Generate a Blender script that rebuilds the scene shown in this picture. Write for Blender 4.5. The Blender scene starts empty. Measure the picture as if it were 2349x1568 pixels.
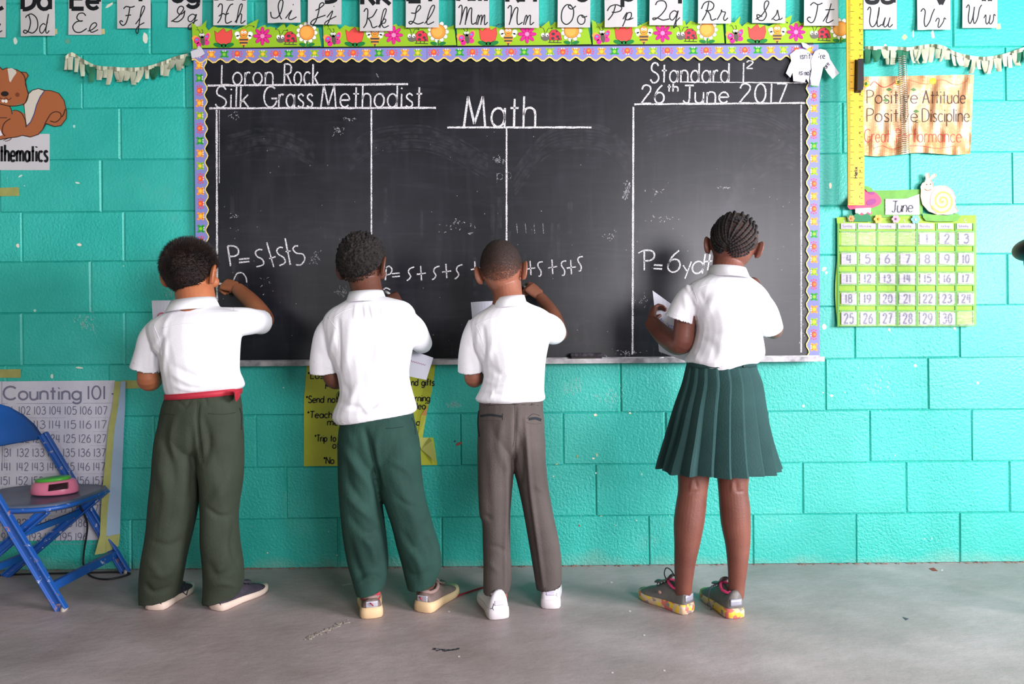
import bpy, bmesh, math, random
import numpy as np
from mathutils import Vector, Matrix, noise
from mathutils.bvhtree import BVHTree
from mathutils.geometry import tessellate_polygon

# ---------------------------------------------------------------- camera, world, lights
F = 1600.0; D = 2.759; CH = 0.886; TH = 0.0085
C = bpy.context.scene.collection
SC = bpy.context.scene
R_ = Vector((math.cos(TH), 0, -math.sin(TH))); U_ = Vector((math.sin(TH), 0, math.cos(TH))); CAM = Vector((0, -D, CH))

cam = bpy.data.cameras.new('camera'); camo = bpy.data.objects.new('camera', cam); C.objects.link(camo)
cam.sensor_width = 36; cam.lens = F / 2349 * 36; cam.clip_start = 0.05
camo.matrix_world = Matrix(((R_.x, U_.x, 0, 0), (0, 0, -1, -D), (R_.z, U_.z, 0, CH), (0, 0, 0, 1)))
SC.camera = camo
SC.view_settings.view_transform = 'Standard'; SC.view_settings.look = 'None'
SC.view_settings.gamma = 1; SC.view_settings.use_curve_mapping = False
SC.view_settings.exposure = 0.2
SC.cycles.max_bounces = 8; SC.cycles.diffuse_bounces = 5; SC.cycles.glossy_bounces = 3
SC.cycles.transparent_max_bounces = 12; SC.cycles.caustics_reflective = False; SC.cycles.caustics_refractive = False

w = bpy.data.worlds.new('sky'); SC.world = w; w.use_nodes = True
w.node_tree.nodes['Background'].inputs[0].default_value = (0.75, 0.88, 1.0, 1)
w.node_tree.nodes['Background'].inputs[1].default_value = 0.7

def area(name, loc, to, sx, sy, power, col):
    l = bpy.data.lights.new(name, 'AREA'); l.shape = 'RECTANGLE'; l.size = sx; l.size_y = sy
    l.energy = power; l.color = col
    o = bpy.data.objects.new(name, l); C.objects.link(o); o.location = loc
    o.rotation_euler = (Vector(to) - Vector(loc)).to_track_quat('-Z', 'Y').to_euler()
    return o
# daylight through the louvre windows of the right-hand wall and through the openings of the wall behind the camera
area('window_daylight', (4.17, -2.75, 1.5), (0.3, -1.1, 1.5), 1.6, 1.2, 290, (1.0, 0.965, 1.03))
area('window_daylight', (2.3, -5.05, 1.5), (0.2, -1.0, 0.7), 1.4, 1.3, 165, (1.0, 0.96, 1.0))
area('window_daylight', (-2.0, -5.05, 1.65), (-1.0, 0, 1.2), 1.3, 1.2, 16, (1.0, 0.98, 0.96))

# ---------------------------------------------------------------- mapping
def P(px, py, Y=0.0):
    px = float(px); py = float(py); t = float(Y) + D
    return CAM + t * (R_ * ((px - 1174.5) / F) + U_ * ((784 - py) / F) + Vector((0, 1, 0)))
def G(px, py, z=0.0):
    d = R_ * ((px - 1174.5) / F) + U_ * ((784 - py) / F) + Vector((0, 1, 0))
    return CAM + d * ((z - CH) / d.z)
def SCL(Y): return F / (Y + D)
def proj(co):
    q = co - np.array(CAM); t = q[:, 1]
    x = q @ np.array(R_); y = q @ np.array(U_)
    return np.stack([1174.5 + F * x / t, 784 - F * y / t], 1)

# ---------------------------------------------------------------- colours and materials
def lin(h, k=1.0):
    if isinstance(h, str):
        h = h.lstrip('#'); h = h if len(h) == 6 else ''.join(q*2 for q in h); c = [int(h[i:i+2], 16) / 255 for i in (0, 2, 4)]
    else: c = [v / 255 for v in h]
    return tuple(k * (v / 12.92 if v <= 0.04045 else ((v + 0.055) / 1.055) ** 2.4) for v in c) + (1.0,)
MATS = {}
def mat(name, col, rough=0.6, metal=0.0, nscale=0, namt=0.12, bump=0.0, bscale=60, spec=0.4, col2=None, alpha=1.0, sheen=0, trans=0, sss=0):
    if name in MATS: return MATS[name]
    m = bpy.data.materials.new(name); m.use_nodes = True; nt = m.node_tree; N = nt.nodes; b = N['Principled BSDF']
    c = lin(col)
    b.inputs['Base Color'].default_value = c; b.inputs['Roughness'].default_value = rough
    b.inputs['Metallic'].default_value = metal; b.inputs['Specular IOR Level'].default_value = spec
    if sheen: b.inputs['Sheen Weight'].default_value = sheen
    if sss:
        b.inputs['Subsurface Weight'].default_value = sss; b.inputs['Subsurface Radius'].default_value = (0.012, 0.005, 0.003); b.inputs['Subsurface Scale'].default_value = 0.6
    tc = N.new('ShaderNodeTexCoord')
    if nscale:
        n = N.new('ShaderNodeTexNoise'); n.inputs['Scale'].default_value = nscale; n.inputs['Detail'].default_value = 5
        nt.links.new(tc.outputs['Object'], n.inputs['Vector'])
        mx = N.new('ShaderNodeMix'); mx.data_type = 'RGBA'
        c2 = lin(col2) if col2 else tuple(v * (1 - 3 * namt) for v in c[:3]) + (1,)
        mx.inputs[6].default_value = c; mx.inputs[7].default_value = c2
        rp = N.new('ShaderNodeMapRange'); rp.inputs[1].default_value = 0.35; rp.inputs[2].default_value = 0.7
        nt.links.new(n.outputs['Fac'], rp.inputs[0]); nt.links.new(rp.outputs[0], mx.inputs[0])
        nt.links.new(mx.outputs[2], b.inputs['Base Color'])
    if bump:
        n2 = N.new('ShaderNodeTexNoise'); n2.inputs['Scale'].default_value = bscale; n2.inputs['Detail'].default_value = 4
        nt.links.new(tc.outputs['Object'], n2.inputs['Vector'])
        bp = N.new('ShaderNodeBump'); bp.inputs['Strength'].default_value = 1.0; bp.inputs['Distance'].default_value = bump
        nt.links.new(n2.outputs['Fac'], bp.inputs['Height']); nt.links.new(bp.outputs[0], b.inputs['Normal'])
    if alpha < 1: b.inputs['Alpha'].default_value = alpha
    MATS[name] = m; return m
def print_mat():
    if 'print' in MATS: return MATS['print']
    m = bpy.data.materials.new('print_ink'); m.use_nodes = True; nt = m.node_tree; b = nt.nodes['Principled BSDF']
    a = nt.nodes.new('ShaderNodeVertexColor'); a.layer_name = 'Col'
    nt.links.new(a.outputs[0], b.inputs['Base Color']); b.inputs['Roughness'].default_value = 0.55; b.inputs['Specular IOR Level'].default_value = 0.25
    MATS['print'] = m; return m
def chalk_mat(name='chalk_dust', col='#e9e7ea', lo=0.36, hi=0.52, scale=420, amax=1.0):
    if name in MATS: return MATS[name]
    m = bpy.data.materials.new(name); m.use_nodes = True; nt = m.node_tree; N = nt.nodes; b = N['Principled BSDF']
    b.inputs['Base Color'].default_value = lin(col); b.inputs['Roughness'].default_value = 0.95; b.inputs['Specular IOR Level'].default_value = 0.1
    tc = N.new('ShaderNodeTexCoord'); n = N.new('ShaderNodeTexNoise'); n.inputs['Scale'].default_value = scale; n.inputs['Detail'].default_value = 3
    nt.links.new(tc.outputs['Object'], n.inputs['Vector'])
    r = N.new('ShaderNodeMapRange'); r.inputs[1].default_value = lo; r.inputs[2].default_value = hi; r.inputs[4].default_value = amax
    nt.links.new(n.outputs['Fac'], r.inputs[0]); nt.links.new(r.outputs[0], b.inputs['Alpha'])
    MATS[name] = m; return m

# ---------------------------------------------------------------- objects
def tag(o, label=None, cat=None, group=None, kind=None):
    if label: o['label'] = label
    if cat: o['category'] = cat
    if group: o['group'] = group
    if kind: o['kind'] = kind
    return o
def empty(name, loc, label=None, cat=None, group=None):
    o = bpy.data.objects.new(name, None); C.objects.link(o); o.location = loc; o.empty_display_size = 0.05
    return tag(o, label, cat, group)
def link(name, me, m=None, parent=None, smooth=False):
    o = bpy.data.objects.new(name, me); C.objects.link(o)
    if m is not None:
        for x in (m if isinstance(m, (list, tuple)) else [m]): me.materials.append(x)
    if smooth: me.polygons.foreach_set('use_smooth', [True] * len(me.polygons))
    if parent is not None:
        # parents only ever carry a translation; keep world position
        o.parent = parent
        lv = Vector(parent.location)
        p = parent.parent
        while p: lv += Vector(p.location); p = p.parent
        o.location = -lv
    return o
class MB:
    """collects simple solids (world coordinates) into one mesh"""
    def __init__(s): s.v = []; s.f = []; s.mi = []
    def add(s, v, f, mi=0):
        b = len(s.v); s.v += [tuple(x) for x in v]; s.f += [tuple(b + i for i in q) for q in f]; s.mi += [mi] * len(f); return s
    def box(s, a, b, mi=0):
        (x0, y0, z0), (x1, y1, z1) = a, b
        v = [(x0,y0,z0),(x1,y0,z0),(x1,y1,z0),(x0,y1,z0),(x0,y0,z1),(x1,y0,z1),(x1,y1,z1),(x0,y1,z1)]
        return s.add(v, [(3,2,1,0),(4,5,6,7),(0,1,5,4),(1,2,6,5),(2,3,7,6),(3,0,4,7)], mi)
    def bar(s, a, b, wu, wv, up=(0,0,1), mi=0):
        a = Vector(a); b = Vector(b); d = (b - a).normalized(); u = d.cross(Vector(up)).normalized(); v = u.cross(d).normalized()
        q = [a + u*i*wu/2 + v*j*wv/2 for i, j in ((-1,-1),(1,-1),(1,1),(-1,1))] + [b + u*i*wu/2 + v*j*wv/2 for i, j in ((-1,-1),(1,-1),(1,1),(-1,1))]
        return s.add(q, [(3,2,1,0),(4,5,6,7),(0,1,5,4),(1,2,6,5),(2,3,7,6),(3,0,4,7)], mi)
    def rings(s, rs, cap=True, closed=False, mi=0):
        n = len(rs[0]); b = len(s.v)
        for r in rs: s.v += [tuple(p) for p in r]
        m = len(rs)
        for i in range(m if closed else m - 1):
            for j in range(n):
                a0 = b + i*n + j; a1 = b + i*n + (j+1) % n; c0 = b + ((i+1) % m)*n + j; c1 = b + ((i+1) % m)*n + (j+1) % n
                s.f.append((a0, a1, c1, c0)); s.mi.append(mi)
        if cap and not closed:
            for base, rev in ((b, True), (b + (m-1)*n, False)):
                cc = sum((Vector(s.v[base+j]) for j in range(n)), Vector()) / n
                k = len(s.v); s.v.append(tuple(cc))
                for j in range(n):
                    t = (base + j, base + (j+1) % n, k)
                    s.f.append(t[::-1] if rev else t); s.mi.append(mi)
        return s
    def tube(s, pts, rad, n=8, cap=True, closed=False, mi=0, flat=1.0):
        pts = [Vector(p) for p in pts]; m = len(pts)
        if not isinstance(rad, (list, tuple)): rad = [rad] * m
        prev = None; rs = []
        for i, p in enumerate(pts):
            a = pts[max(i-1, 0)] if not closed else pts[i-1]; c = pts[min(i+1, m-1)] if not closed else pts[(i+1) % m]
            d = (c - a)
            d = d.normalized() if d.length > 1e-9 else Vector((0,0,1))
            if prev is None:
                u = d.cross(Vector((0,1,0))) if abs(d.y) < 0.9 else d.cross(Vector((1,0,0)))
            else: u = prev - d * prev.dot(d)
            u.normalize(); prev = u; v = d.cross(u)
            rs.append([p + (u*math.cos(2*math.pi*j/n) + v*flat*math.sin(2*math.pi*j/n)) * rad[i] for j in range(n)])
        return s.rings(rs, cap, closed, mi)
    def ell(s, c, r, n=16, m=10, mi=0, rot=None):
        rs = []
        for i in range(1, m):
            a = math.pi * i / m
            rs.append([Vector((r[0]*math.sin(a)*math.cos(2*math.pi*j/n), r[1]*math.sin(a)*math.sin(2*math.pi*j/n), r[2]*-math.cos(a))) for j in range(n)])
        rs = [[(rot @ p if rot else p) + Vector(c) for p in q] for q in rs]
        return s.rings(rs, True, False, mi)
    def mesh(s, name='m'):
        me = bpy.data.meshes.new(name); me.from_pydata(s.v, [], s.f); me.update()
        me.polygons.foreach_set('material_index', s.mi); return me
    def build(s, name, m, parent=None, smooth=False, bevel=0):
        o = link(name, s.mesh(name), m, parent, smooth)
        if bevel:
            b = o.modifiers.new('b', 'BEVEL'); b.width = bevel; b.segments = 2; b.limit_method = 'ANGLE'
        return o

def crom(pts, k=6, closed=False):
    """catmull-rom through points of any dimension"""
    pts = [tuple(p) for p in pts]
    if len(pts) < 3: return pts
    out = []; n = len(pts)
    for i in range(n if closed else n - 1):
        p0 = pts[i-1] if (i or closed) else pts[0]; p1 = pts[i]; p2 = pts[(i+1) % n]; p3 = pts[(i+2) % n] if (closed or i+2 < n) else pts[-1]
        for j in range(k):
            t = j / k
            out.append(tuple(0.5*((2*b) + (c-a)*t + (2*a-5*b+4*c-d)*t*t + (3*b-a-3*c+d)*t**3) for a, b, c, d in zip(p0, p1, p2, p3)))
    if not closed: out.append(pts[-1])
    return out

# ---------------------------------------------------------------- flat print / cut paper
class Art:
    """coloured flat shapes laid on a surface; mapf(px,py,lift) -> world point"""
    def __init__(s, mapf=None, Y=0.0, step=0.00018, base=0.0004):
        s.m = mapf or (lambda x, y, l: P(x, y, Y - l)); s.v = []; s.f = []; s.c = []; s.step = step; s.base = base
    def tri(s, pts, tris, col, layer):
        b = len(s.v); l = s.base + layer * s.step
        s.v += [tuple(s.m(x, y, l)) for x, y in pts]
        c = lin(col)
        for t in tris: s.f.append(tuple(b + i for i in t)); s.c.append(c)
    def poly(s, pts, col, layer=0, smooth=False, out=None, ow=1.0):
        if smooth: pts = crom(pts, 5, True)
        t = tessellate_polygon([[Vector((x, -y, 0)) for x, y in pts]])
        s.tri(pts, t, col, layer)
        if out: s.stroke(list(pts) + [pts[0]], ow, out, layer + 1)
        return s
    def ell(s, cx, cy, rx, ry, col, layer=0, rot=0, n=14, out=None, ow=1.0):
        a = math.radians(rot); ca, sa = math.cos(a), math.sin(a)
        pts = [(cx + rx*math.cos(t)*ca - ry*math.sin(t)*sa, cy + rx*math.cos(t)*sa + ry*math.sin(t)*ca) for t in [2*math.pi*i/n for i in range(n)]]
        s.tri(pts, [(0, i, i+1) for i in range(1, n-1)], col, layer)
        if out: s.stroke(pts + [pts[0]], ow, out, layer + 1)
        return s
    def stroke(s, pts, wd, col, layer=1, smooth=False, rough=0.0):
        if smooth: pts = crom(pts, 6)
        n = len(pts)
        if n < 2: return s
        for i in range(1, n-1):   # break the band at sharp corners
            ax, ay = pts[i][0]-pts[i-1][0], pts[i][1]-pts[i-1][1]; bx, by = pts[i+1][0]-pts[i][0], pts[i+1][1]-pts[i][1]
            if ax*bx + ay*by < .62*math.hypot(ax, ay)*math.hypot(bx, by):
                s.stroke(pts[:i+1], wd, col, layer, rough=rough); return s.stroke(pts[i:], wd, col, layer, rough=rough)
        L = []; Rr = []
        for i in range(n):
            a = pts[max(i-1, 0)]; c = pts[min(i+1, n-1)]
            dx, dy = c[0]-a[0], c[1]-a[1]; q = math.hypot(dx, dy) or 1
            ww = wd/2 * (1 + rough*random.uniform(-1, 1))
            nx, ny = -dy/q*ww, dx/q*ww
            L.append((pts[i][0]+nx, pts[i][1]+ny)); Rr.append((pts[i][0]-nx, pts[i][1]-ny))
        P2 = L + Rr
        s.tri(P2, [(i, i+1, n+i+1, n+i) for i in range(n-1)], col, layer)
        return s
    def text(s, txt, x, y, h, wd, col, layer=1, sx=1.0, slant=0.0, gap=0.16, width=None, rough=0, rot=0.0, font=None):
        """stroke-font text, baseline at (x,y), cap height h (px)"""
        fnt = font or FONT
        tot = sum((fnt.get(c, (0.4, []))[0] + gap) for c in txt) - gap
        k = h * sx if width is None else width / tot
        cx = 0; ca, sa = math.cos(rot), math.sin(rot)
        for ch in txt:
            gw, sts = fnt.get(ch, (0.4, []))
            for st in sts:
                pts = [((cx + gx + slant*gy) * k, gy * h) for gx, gy in st]
                pts = [(x + a*ca + b*sa, y - b*ca + a*sa) for a, b in pts]
                s.stroke(pts, wd, col, layer, rough=rough)
            cx += gw + gap
        return s
    def build(s, name, parent, m=None):
        me = bpy.data.meshes.new(name); me.from_pydata(s.v, [], s.f); me.update()
        ca = me.color_attributes.new('Col', 'FLOAT_COLOR', 'CORNER')
        arr = []
        for f, c in zip(s.f, s.c): arr += list(c) * len(f)
        ca.data.foreach_set('color', arr)
        return link(name, me, m or print_mat(), parent)

def parse_font(src):
    out = {}
    for line in src.strip().split('\n'):
        ch, wd, rest = line.split(' ', 2); sts = []
        for seg in rest.split(';'):
            t = seg.split(); k = t[0]; v = [float(q) for q in t[1:]]
            if k == 'L': sts.append([(v[i], v[i+1]) for i in range(0, len(v), 2)])
            elif k == 'C': sts.append(crom([(v[i], v[i+1]) for i in range(0, len(v), 2)], 5))
            elif k == 'O':
                cx, cy, rx, ry = v[:4]; a0, a1 = (v[4], v[5]) if len(v) > 4 else (0, 360)
                n = max(4, int(abs(a1-a0)/24)); sts.append([(cx + rx*math.cos(math.radians(a0+(a1-a0)*i/n)), cy + ry*math.sin(math.radians(a0+(a1-a0)*i/n))) for i in range(n+1)])
        out[ch] = (float(wd), sts)
    return out
FONT = parse_font('''a .56 O .27 .31 .27 .31;L .54 .62 .54 0
b .56 L 0 1 0 0;O .28 .31 .27 .31
c .48 O .27 .31 .27 .31 45 315
d .56 O .27 .31 .27 .31;L .54 1 .54 0
e .54 L .01 .33 .53 .33;O .27 .31 .27 .31 5 320
f .34 C .34 .98 .22 1 .15 .88 .15 .7;L .15 .75 .15 0;L 0 .62 .32 .62
g .56 O .27 .31 .27 .31;L .54 .62 .54 -.08;O .28 -.08 .26 .22 0 -160
h .48 L 0 1 0 0;C 0 .38 .08 .58 .25 .63 .42 .55 .47 .38;L .47 .4 .47 0
i .08 L .04 .62 .04 0;L .02 .84 .06 .9
j .2 L .16 .62 .16 -.1;O 0 -.1 .16 .18 0 -100;L .14 .84 .18 .9
k .42 L 0 1 0 0;L .38 .62 .01 .24;L .12 .36 .42 0
l .06 L .03 1 .03 0
m .8 L 0 .62 0 0;C 0 .42 .08 .58 .2 .62 .36 .56 .4 .4;L .4 .42 .4 0;C .4 .42 .48 .58 .6 .62 .74 .56 .79 .4;L .79 .42 .79 0
n .48 L 0 .62 0 0;C 0 .38 .08 .58 .25 .63 .42 .55 .47 .38;L .47 .4 .47 0
o .56 O .28 .31 .28 .31
p .56 L 0 .62 0 -.35;O .28 .31 .27 .31
q .56 O .27 .31 .27 .31;L .54 .62 .54 -.35
r .3 L 0 .62 0 0;C 0 .36 .08 .56 .2 .63 .3 .58
s .4 C .38 .53 .24 .63 .08 .57 .05 .45 .2 .33 .37 .22 .36 .07 .2 0 .02 .08
t .34 L .16 .92 .16 0;L 0 .62 .33 .62
u .48 L 0 .62 0 .22;C 0 .24 .06 .05 .22 -.01 .4 .06 .47 .26;L .47 .62 .47 0
v .46 L 0 .62 .23 0 .46 .62
w .72 L 0 .62 .18 0 .36 .6 .54 0 .72 .62
x .44 L 0 .62 .44 0;L .44 .62 0 0
y .46 L 0 .62 .24 .02;L .46 .62 .12 -.35
z .44 L 0 .62 .44 .62 0 0 .44 0
A .7 L 0 0 .35 1 .7 0;L .12 .34 .58 .34
C .8 O .45 .5 .45 .5 45 315
D .7 L 0 1 0 0;C 0 1 .3 .98 .6 .82 .7 .5 .6 .18 .3 .02 0 0
E .5 L .5 1 0 1 0 0 .5 0;L 0 .52 .45 .52
G .8 O .45 .5 .45 .5 50 340;L .5 .42 .88 .42
H .6 L 0 1 0 0;L .6 1 .6 0;L 0 .52 .6 .52
J .5 L .1 1 .6 1;L .38 1 .38 .2;C .38 .25 .32 .03 .16 0 .02 .14
K .6 L 0 1 0 0;L .55 1 0 .42;L .15 .55 .6 0
L .5 L 0 1 0 0 .5 0
M .9 L 0 0 .14 1 .42 .1 .74 1 .86 0
N .65 L 0 0 0 1 .65 0 .65 1
P .5 L 0 1 0 0;C 0 1 .3 1 .5 .88 .5 .64 .3 .5 0 .48
R .55 L 0 1 0 0;C 0 1 .3 1 .5 .88 .48 .62 .28 .52 0 .48;L .2 .5 .55 0
S .56 C .52 .86 .4 1 .18 1 .06 .82 .1 .62 .34 .5 .52 .36 .54 .16 .36 0 .14 0 0 .16
T .6 L 0 1 .6 1;L .3 1 .3 0
U .6 L 0 1 0 .3;C 0 .32 .08 .06 .3 0 .52 .06 .6 .32;L .6 .3 .6 1
0 .5 O .25 .5 .25 .5
1 .1 L .05 1 .05 0
2 .5 C .02 .76 .1 .95 .28 1 .46 .88 .44 .64 .2 .3 0 0;L 0 0 .5 0
3 .5 C .04 .86 .22 1 .42 .9 .42 .66 .2 .54;C .2 .54 .46 .48 .5 .22 .3 0 .1 .02 0 .16
4 .52 L .12 1 .03 .38 .52 .38;L .4 1 .4 0
5 .48 L .44 1 .08 1 .04 .56;C .04 .56 .24 .66 .46 .54 .48 .26 .34 .02 .14 0 0 .12
6 .5 O .25 .3 .25 .3;C .38 1 .14 .72 .02 .4 .02 .28
7 .46 L 0 1 .46 1 .14 0
8 .46 O .23 .75 .19 .24;O .23 .26 .23 .26
9 .5 O .25 .7 .25 .3;C .5 .72 .46 .4 .2 0
+ .5 L .25 .75 .25 .15;L 0 .45 .5 .45
= .5 L 0 .58 .5 .58;L 0 .34 .5 .34
* .24 L .12 1 .12 .7;L 0 .92 .24 .78;L .24 .92 0 .78
' .06 L .04 1 .02 .82
- .3 L 0 .4 .3 .4
/ .3 L 0 0 .3 1''')
CURS = parse_font('''c .42 C 0 .02 .12 .1 .34 .46 .28 .5 .12 .4 .1 .12 .22 0 .42 .14
d .6 C .38 .42 .26 .5 .08 .34 .06 .1 .18 0 .36 .2 .5 .6;L .56 1 .42 .3;C .46 .5 .4 .1 .48 0 .6 .14
e .42 C 0 .06 .18 .14 .36 .36 .3 .5 .16 .4 .08 .14 .18 0 .42 .14
f .5 C 0 .06 .22 .4 .42 .85 .4 1 .3 .9 .2 .3 .12 -.35 .06 -.42 .02 -.25 .16 -.02 .42 .14
g .5 C .4 .42 .26 .5 .08 .34 .06 .1 .18 0 .34 .2 .44 .5;C .46 .5 .32 -.1 .2 -.45 .06 -.42 .12 -.2 .5 .14
h .6 C 0 .04 .24 .4 .42 .9 .36 1 .24 .8 .08 0;C .1 .1 .24 .42 .38 .46 .36 .2 .34 .02 .42 0 .6 .14
i .34 C 0 .06 .2 .48 .1 .1 .18 0 .36 .14;L .24 .74 .26 .78
j .4 C 0 .06 .22 .48 .1 -.1 0 -.4 -.08 -.38 -.02 -.2 .36 .14;L .26 .74 .28 .78
k .56 C 0 .04 .24 .4 .42 .9 .36 1 .24 .8 .08 0;C .1 .1 .28 .44 .4 .42 .34 .26 .18 .22 .3 .02 .56 .12
l .44 C 0 .04 .28 .5 .42 .9 .36 1 .24 .8 .1 .2 .14 0 .4 .14
m .8 C 0 0 .1 .4 .18 .5 .2 .36 .1 0;C .12 .1 .28 .44 .4 .48 .38 .3 .32 0;C .34 .1 .5 .44 .6 .48 .58 .2 .6 0 .8 .14
n .6 C 0 0 .1 .4 .18 .5 .2 .36 .1 0;C .12 .1 .28 .44 .4 .48 .38 .2 .4 0 .6 .14
o .46 O .2 .24 .17 .24;C .2 .48 .28 .36 .46 .42
p .54 C 0 .06 .22 .5 .12 0 -.02 -.42;C .1 .06 .24 .44 .42 .48 .42 .2 .26 .02 .14 .04 .3 .02 .54 .14
q .5 C .4 .42 .26 .5 .08 .34 .06 .1 .18 0 .34 .2 .44 .5;C .46 .5 .32 -.1 .22 -.42 .34 -.3 .36 -.08 .54 .14
r .48 C 0 .04 .18 .4 .2 .56 .24 .46 .38 .42 .3 .12 .36 0 .5 .14
s .46 C 0 .04 .2 .3 .26 .54 .3 .3 .34 .1 .2 0 .08 .08;C .3 .04 .4 .06 .48 .14
t .46 C 0 .06 .24 .5 .36 .96 .2 .3 .14 .06 .24 0 .46 .14;L .1 .64 .5 .66
u .56 C 0 .06 .16 .48 .08 .12 .14 0 .3 .14 .42 .48;C .42 .48 .32 .1 .4 0 .56 .14
v .5 C 0 .3 .1 .48 .18 .4 .12 .04 .2 0 .38 .3 .42 .5 .5 .42
w .7 C 0 .3 .12 .48 .12 .1 .2 0 .34 .2 .38 .48;C .38 .48 .32 .1 .42 0 .56 .2 .6 .5 .7 .42
C .7 C .2 .7 .4 .9 .6 .95 .58 .78;C .62 1 .3 .9 .08 .5 .1 .1 .35 0 .7 .2
D .8 C .3 .95 .4 .6 .32 .2 .16 0 .02 .06 .1 .16 .3 .06 .55 .02 .78 .3 .74 .75 .46 1 .2 .9 .14 .8
E .66 C .62 .86 .5 1 .3 .96 .22 .74 .36 .58 .48 .6 .2 .54 .04 .3 .14 .04 .38 0 .66 .2
F .8 C .2 .86 .34 .98 .6 .94 .8 1;C .54 .96 .46 .5 .32 .1 .14 0 0 .16 .06 .24 .16 .18;L .3 .5 .6 .54
G .74 C 0 .02 .3 .3 .6 .8 .56 1 .4 .98 .3 .7 .4 .5 .56 .55 .68 .74;C .68 .74 .6 .3 .36 .02 .14 .02 .06 .1
H .8 C .06 .84 .16 1 .26 .9 .2 .3 .04 0;C .76 1 .6 .9 .42 .4 .44 0 .7 .1;C .1 .36 .3 .5 .4 .44 .56 .52
I .74 C .04 .4 .1 .12 .36 .1 .56 .4 .66 .9 .54 1 .42 .7 .5 .2 .6 .02
J .56 C .16 .5 .3 .62 .48 .88 .42 1 .32 .86 .28 .4 .18 -.15 .06 -.4 -.02 -.3 .12 -.06 .54 .2
K .74 C .06 .84 .16 1 .26 .9 .2 .3 .04 0;C .72 .98 .5 .6 .22 .48;C .28 .5 .4 .3 .5 .02 .74 .1
L .66 C .1 .6 .3 .6 .52 .86 .46 1 .34 .8 .26 .3 .1 .02 0 .1 .12 .16 .4 .02 .66 .12
M .9 C 0 .86 .1 1 .18 .9 .14 .3 .06 0;C .12 .2 .3 .8 .42 .9 .42 .6 .34 0;C .38 .2 .54 .76 .68 .84 .66 .4 .7 .04 .9 .12
N .74 C 0 .86 .1 1 .18 .9 .14 .3 .06 0;C .12 .2 .34 .82 .5 .86 .46 .4 .5 .02 .74 .14
O .8 C .56 .94 .3 1 .06 .7 .04 .2 .3 0 .6 .24 .68 .7 .5 1 .4 .9 .56 .78 .8 .94
P .64 C 0 .6 .14 .9 .4 1 .62 .84 .56 .6 .3 .5 .2 .54;C .36 .96 .24 .4 .04 0
Q .6 C .1 .8 .2 1 .46 1 .54 .7 .34 .3 .06 .02 0 .1 .2 .1 .4 0 .66 .06
R .72 C 0 .6 .14 .9 .4 1 .6 .84 .54 .6 .3 .5 .2 .54;C .36 .96 .24 .4 .04 0;C .3 .5 .42 .3 .5 .02 .72 .1
S .7 C 0 .06 .3 .3 .6 .84 .54 1 .42 .9 .4 .6 .5 .3 .36 .02 .12 .04 .06 .3 .3 .2
T .7 C .14 .86 .3 1 .5 .9 .72 .98;C .5 .92 .44 .5 .32 .1 .16 0 0 .16 .08 .28 .16 .24
U .7 C .04 .84 .14 1 .2 .84 .14 .3 .24 .02 .42 .14 .56 .6 .6 1;C .6 1 .5 .3 .54 .02 .72 .14
V .6 C .04 .84 .14 1 .22 .84 .18 .3 .24 .02 .4 .3 .5 .7 .6 1
W .9 C .04 .84 .14 1 .2 .84 .14 .3 .22 .02 .36 .3 .46 .9;C .46 .9 .4 .3 .46 .02 .62 .3 .72 .8 .84 1''')

# ---------------------------------------------------------------- sheets that bend
def surf_sheet(name, mapf, x0, y0, x1, y1, nx, ny, m, parent=None, th=0.0006, outline=None):
    """thin solid sheet over the px rectangle; mapf(px,py,lift)"""
    mb = MB(); vs = []; n = (nx+1)*(ny+1)
    for l in (0.0, -th):
        for j in range(ny+1):
            for i in range(nx+1):
                u = i/nx; v = j/ny
                x = x0 + (x1-x0)*u; y = y0 + (y1-y0)*v
                if outline: x, y = outline(u, v)
                vs.append(mapf(x, y, l))
    fs = []
    for j in range(ny):
        for i in range(nx):
            a = j*(nx+1)+i
            fs.append((a, a+nx+1, a+nx+2, a+1)); fs.append((n+a, n+a+1, n+a+nx+2, n+a+nx+1))
    def edge(a, b): fs.append((a, b, n+b, n+a))
    for i in range(nx): edge(i, i+1); k = ny*(nx+1); edge(k+i+1, k+i)
    for j in range(ny): edge((j+1)*(nx+1), j*(nx+1)); edge(j*(nx+1)+nx, (j+1)*(nx+1)+nx)
    mb.add(vs, fs)
    return mb.build(name, m, parent, smooth=False)
def cut(name, pts, Y, th, m, parent=None, mapf=None, smooth=False):
    """flat cut-out with thickness from a px outline"""
    if smooth: pts = crom(pts, 5, True)
    mapf = mapf or (lambda x, y, l: P(x, y, Y - l)); n = len(pts)
    t = tessellate_polygon([[Vector((x, -y, 0)) for x, y in pts]])
    v = [mapf(x, y, th) for x, y in pts] + [mapf(x, y, 0) for x, y in pts]
    f = [tuple(q) for q in t] + [tuple(n + i for i in q[::-1]) for q in t] + [(i, (i+1) % n, n + (i+1) % n, n + i) for i in range(n)]
    mb = MB(); mb.add(v, f); me = mb.mesh(name)
    bm = bmesh.new(); bm.from_mesh(me); bmesh.ops.recalc_face_normals(bm, faces=bm.faces); bm.to_mesh(me); bm.free()
    return link(name, me, m, parent)
random.seed(7)
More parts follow.
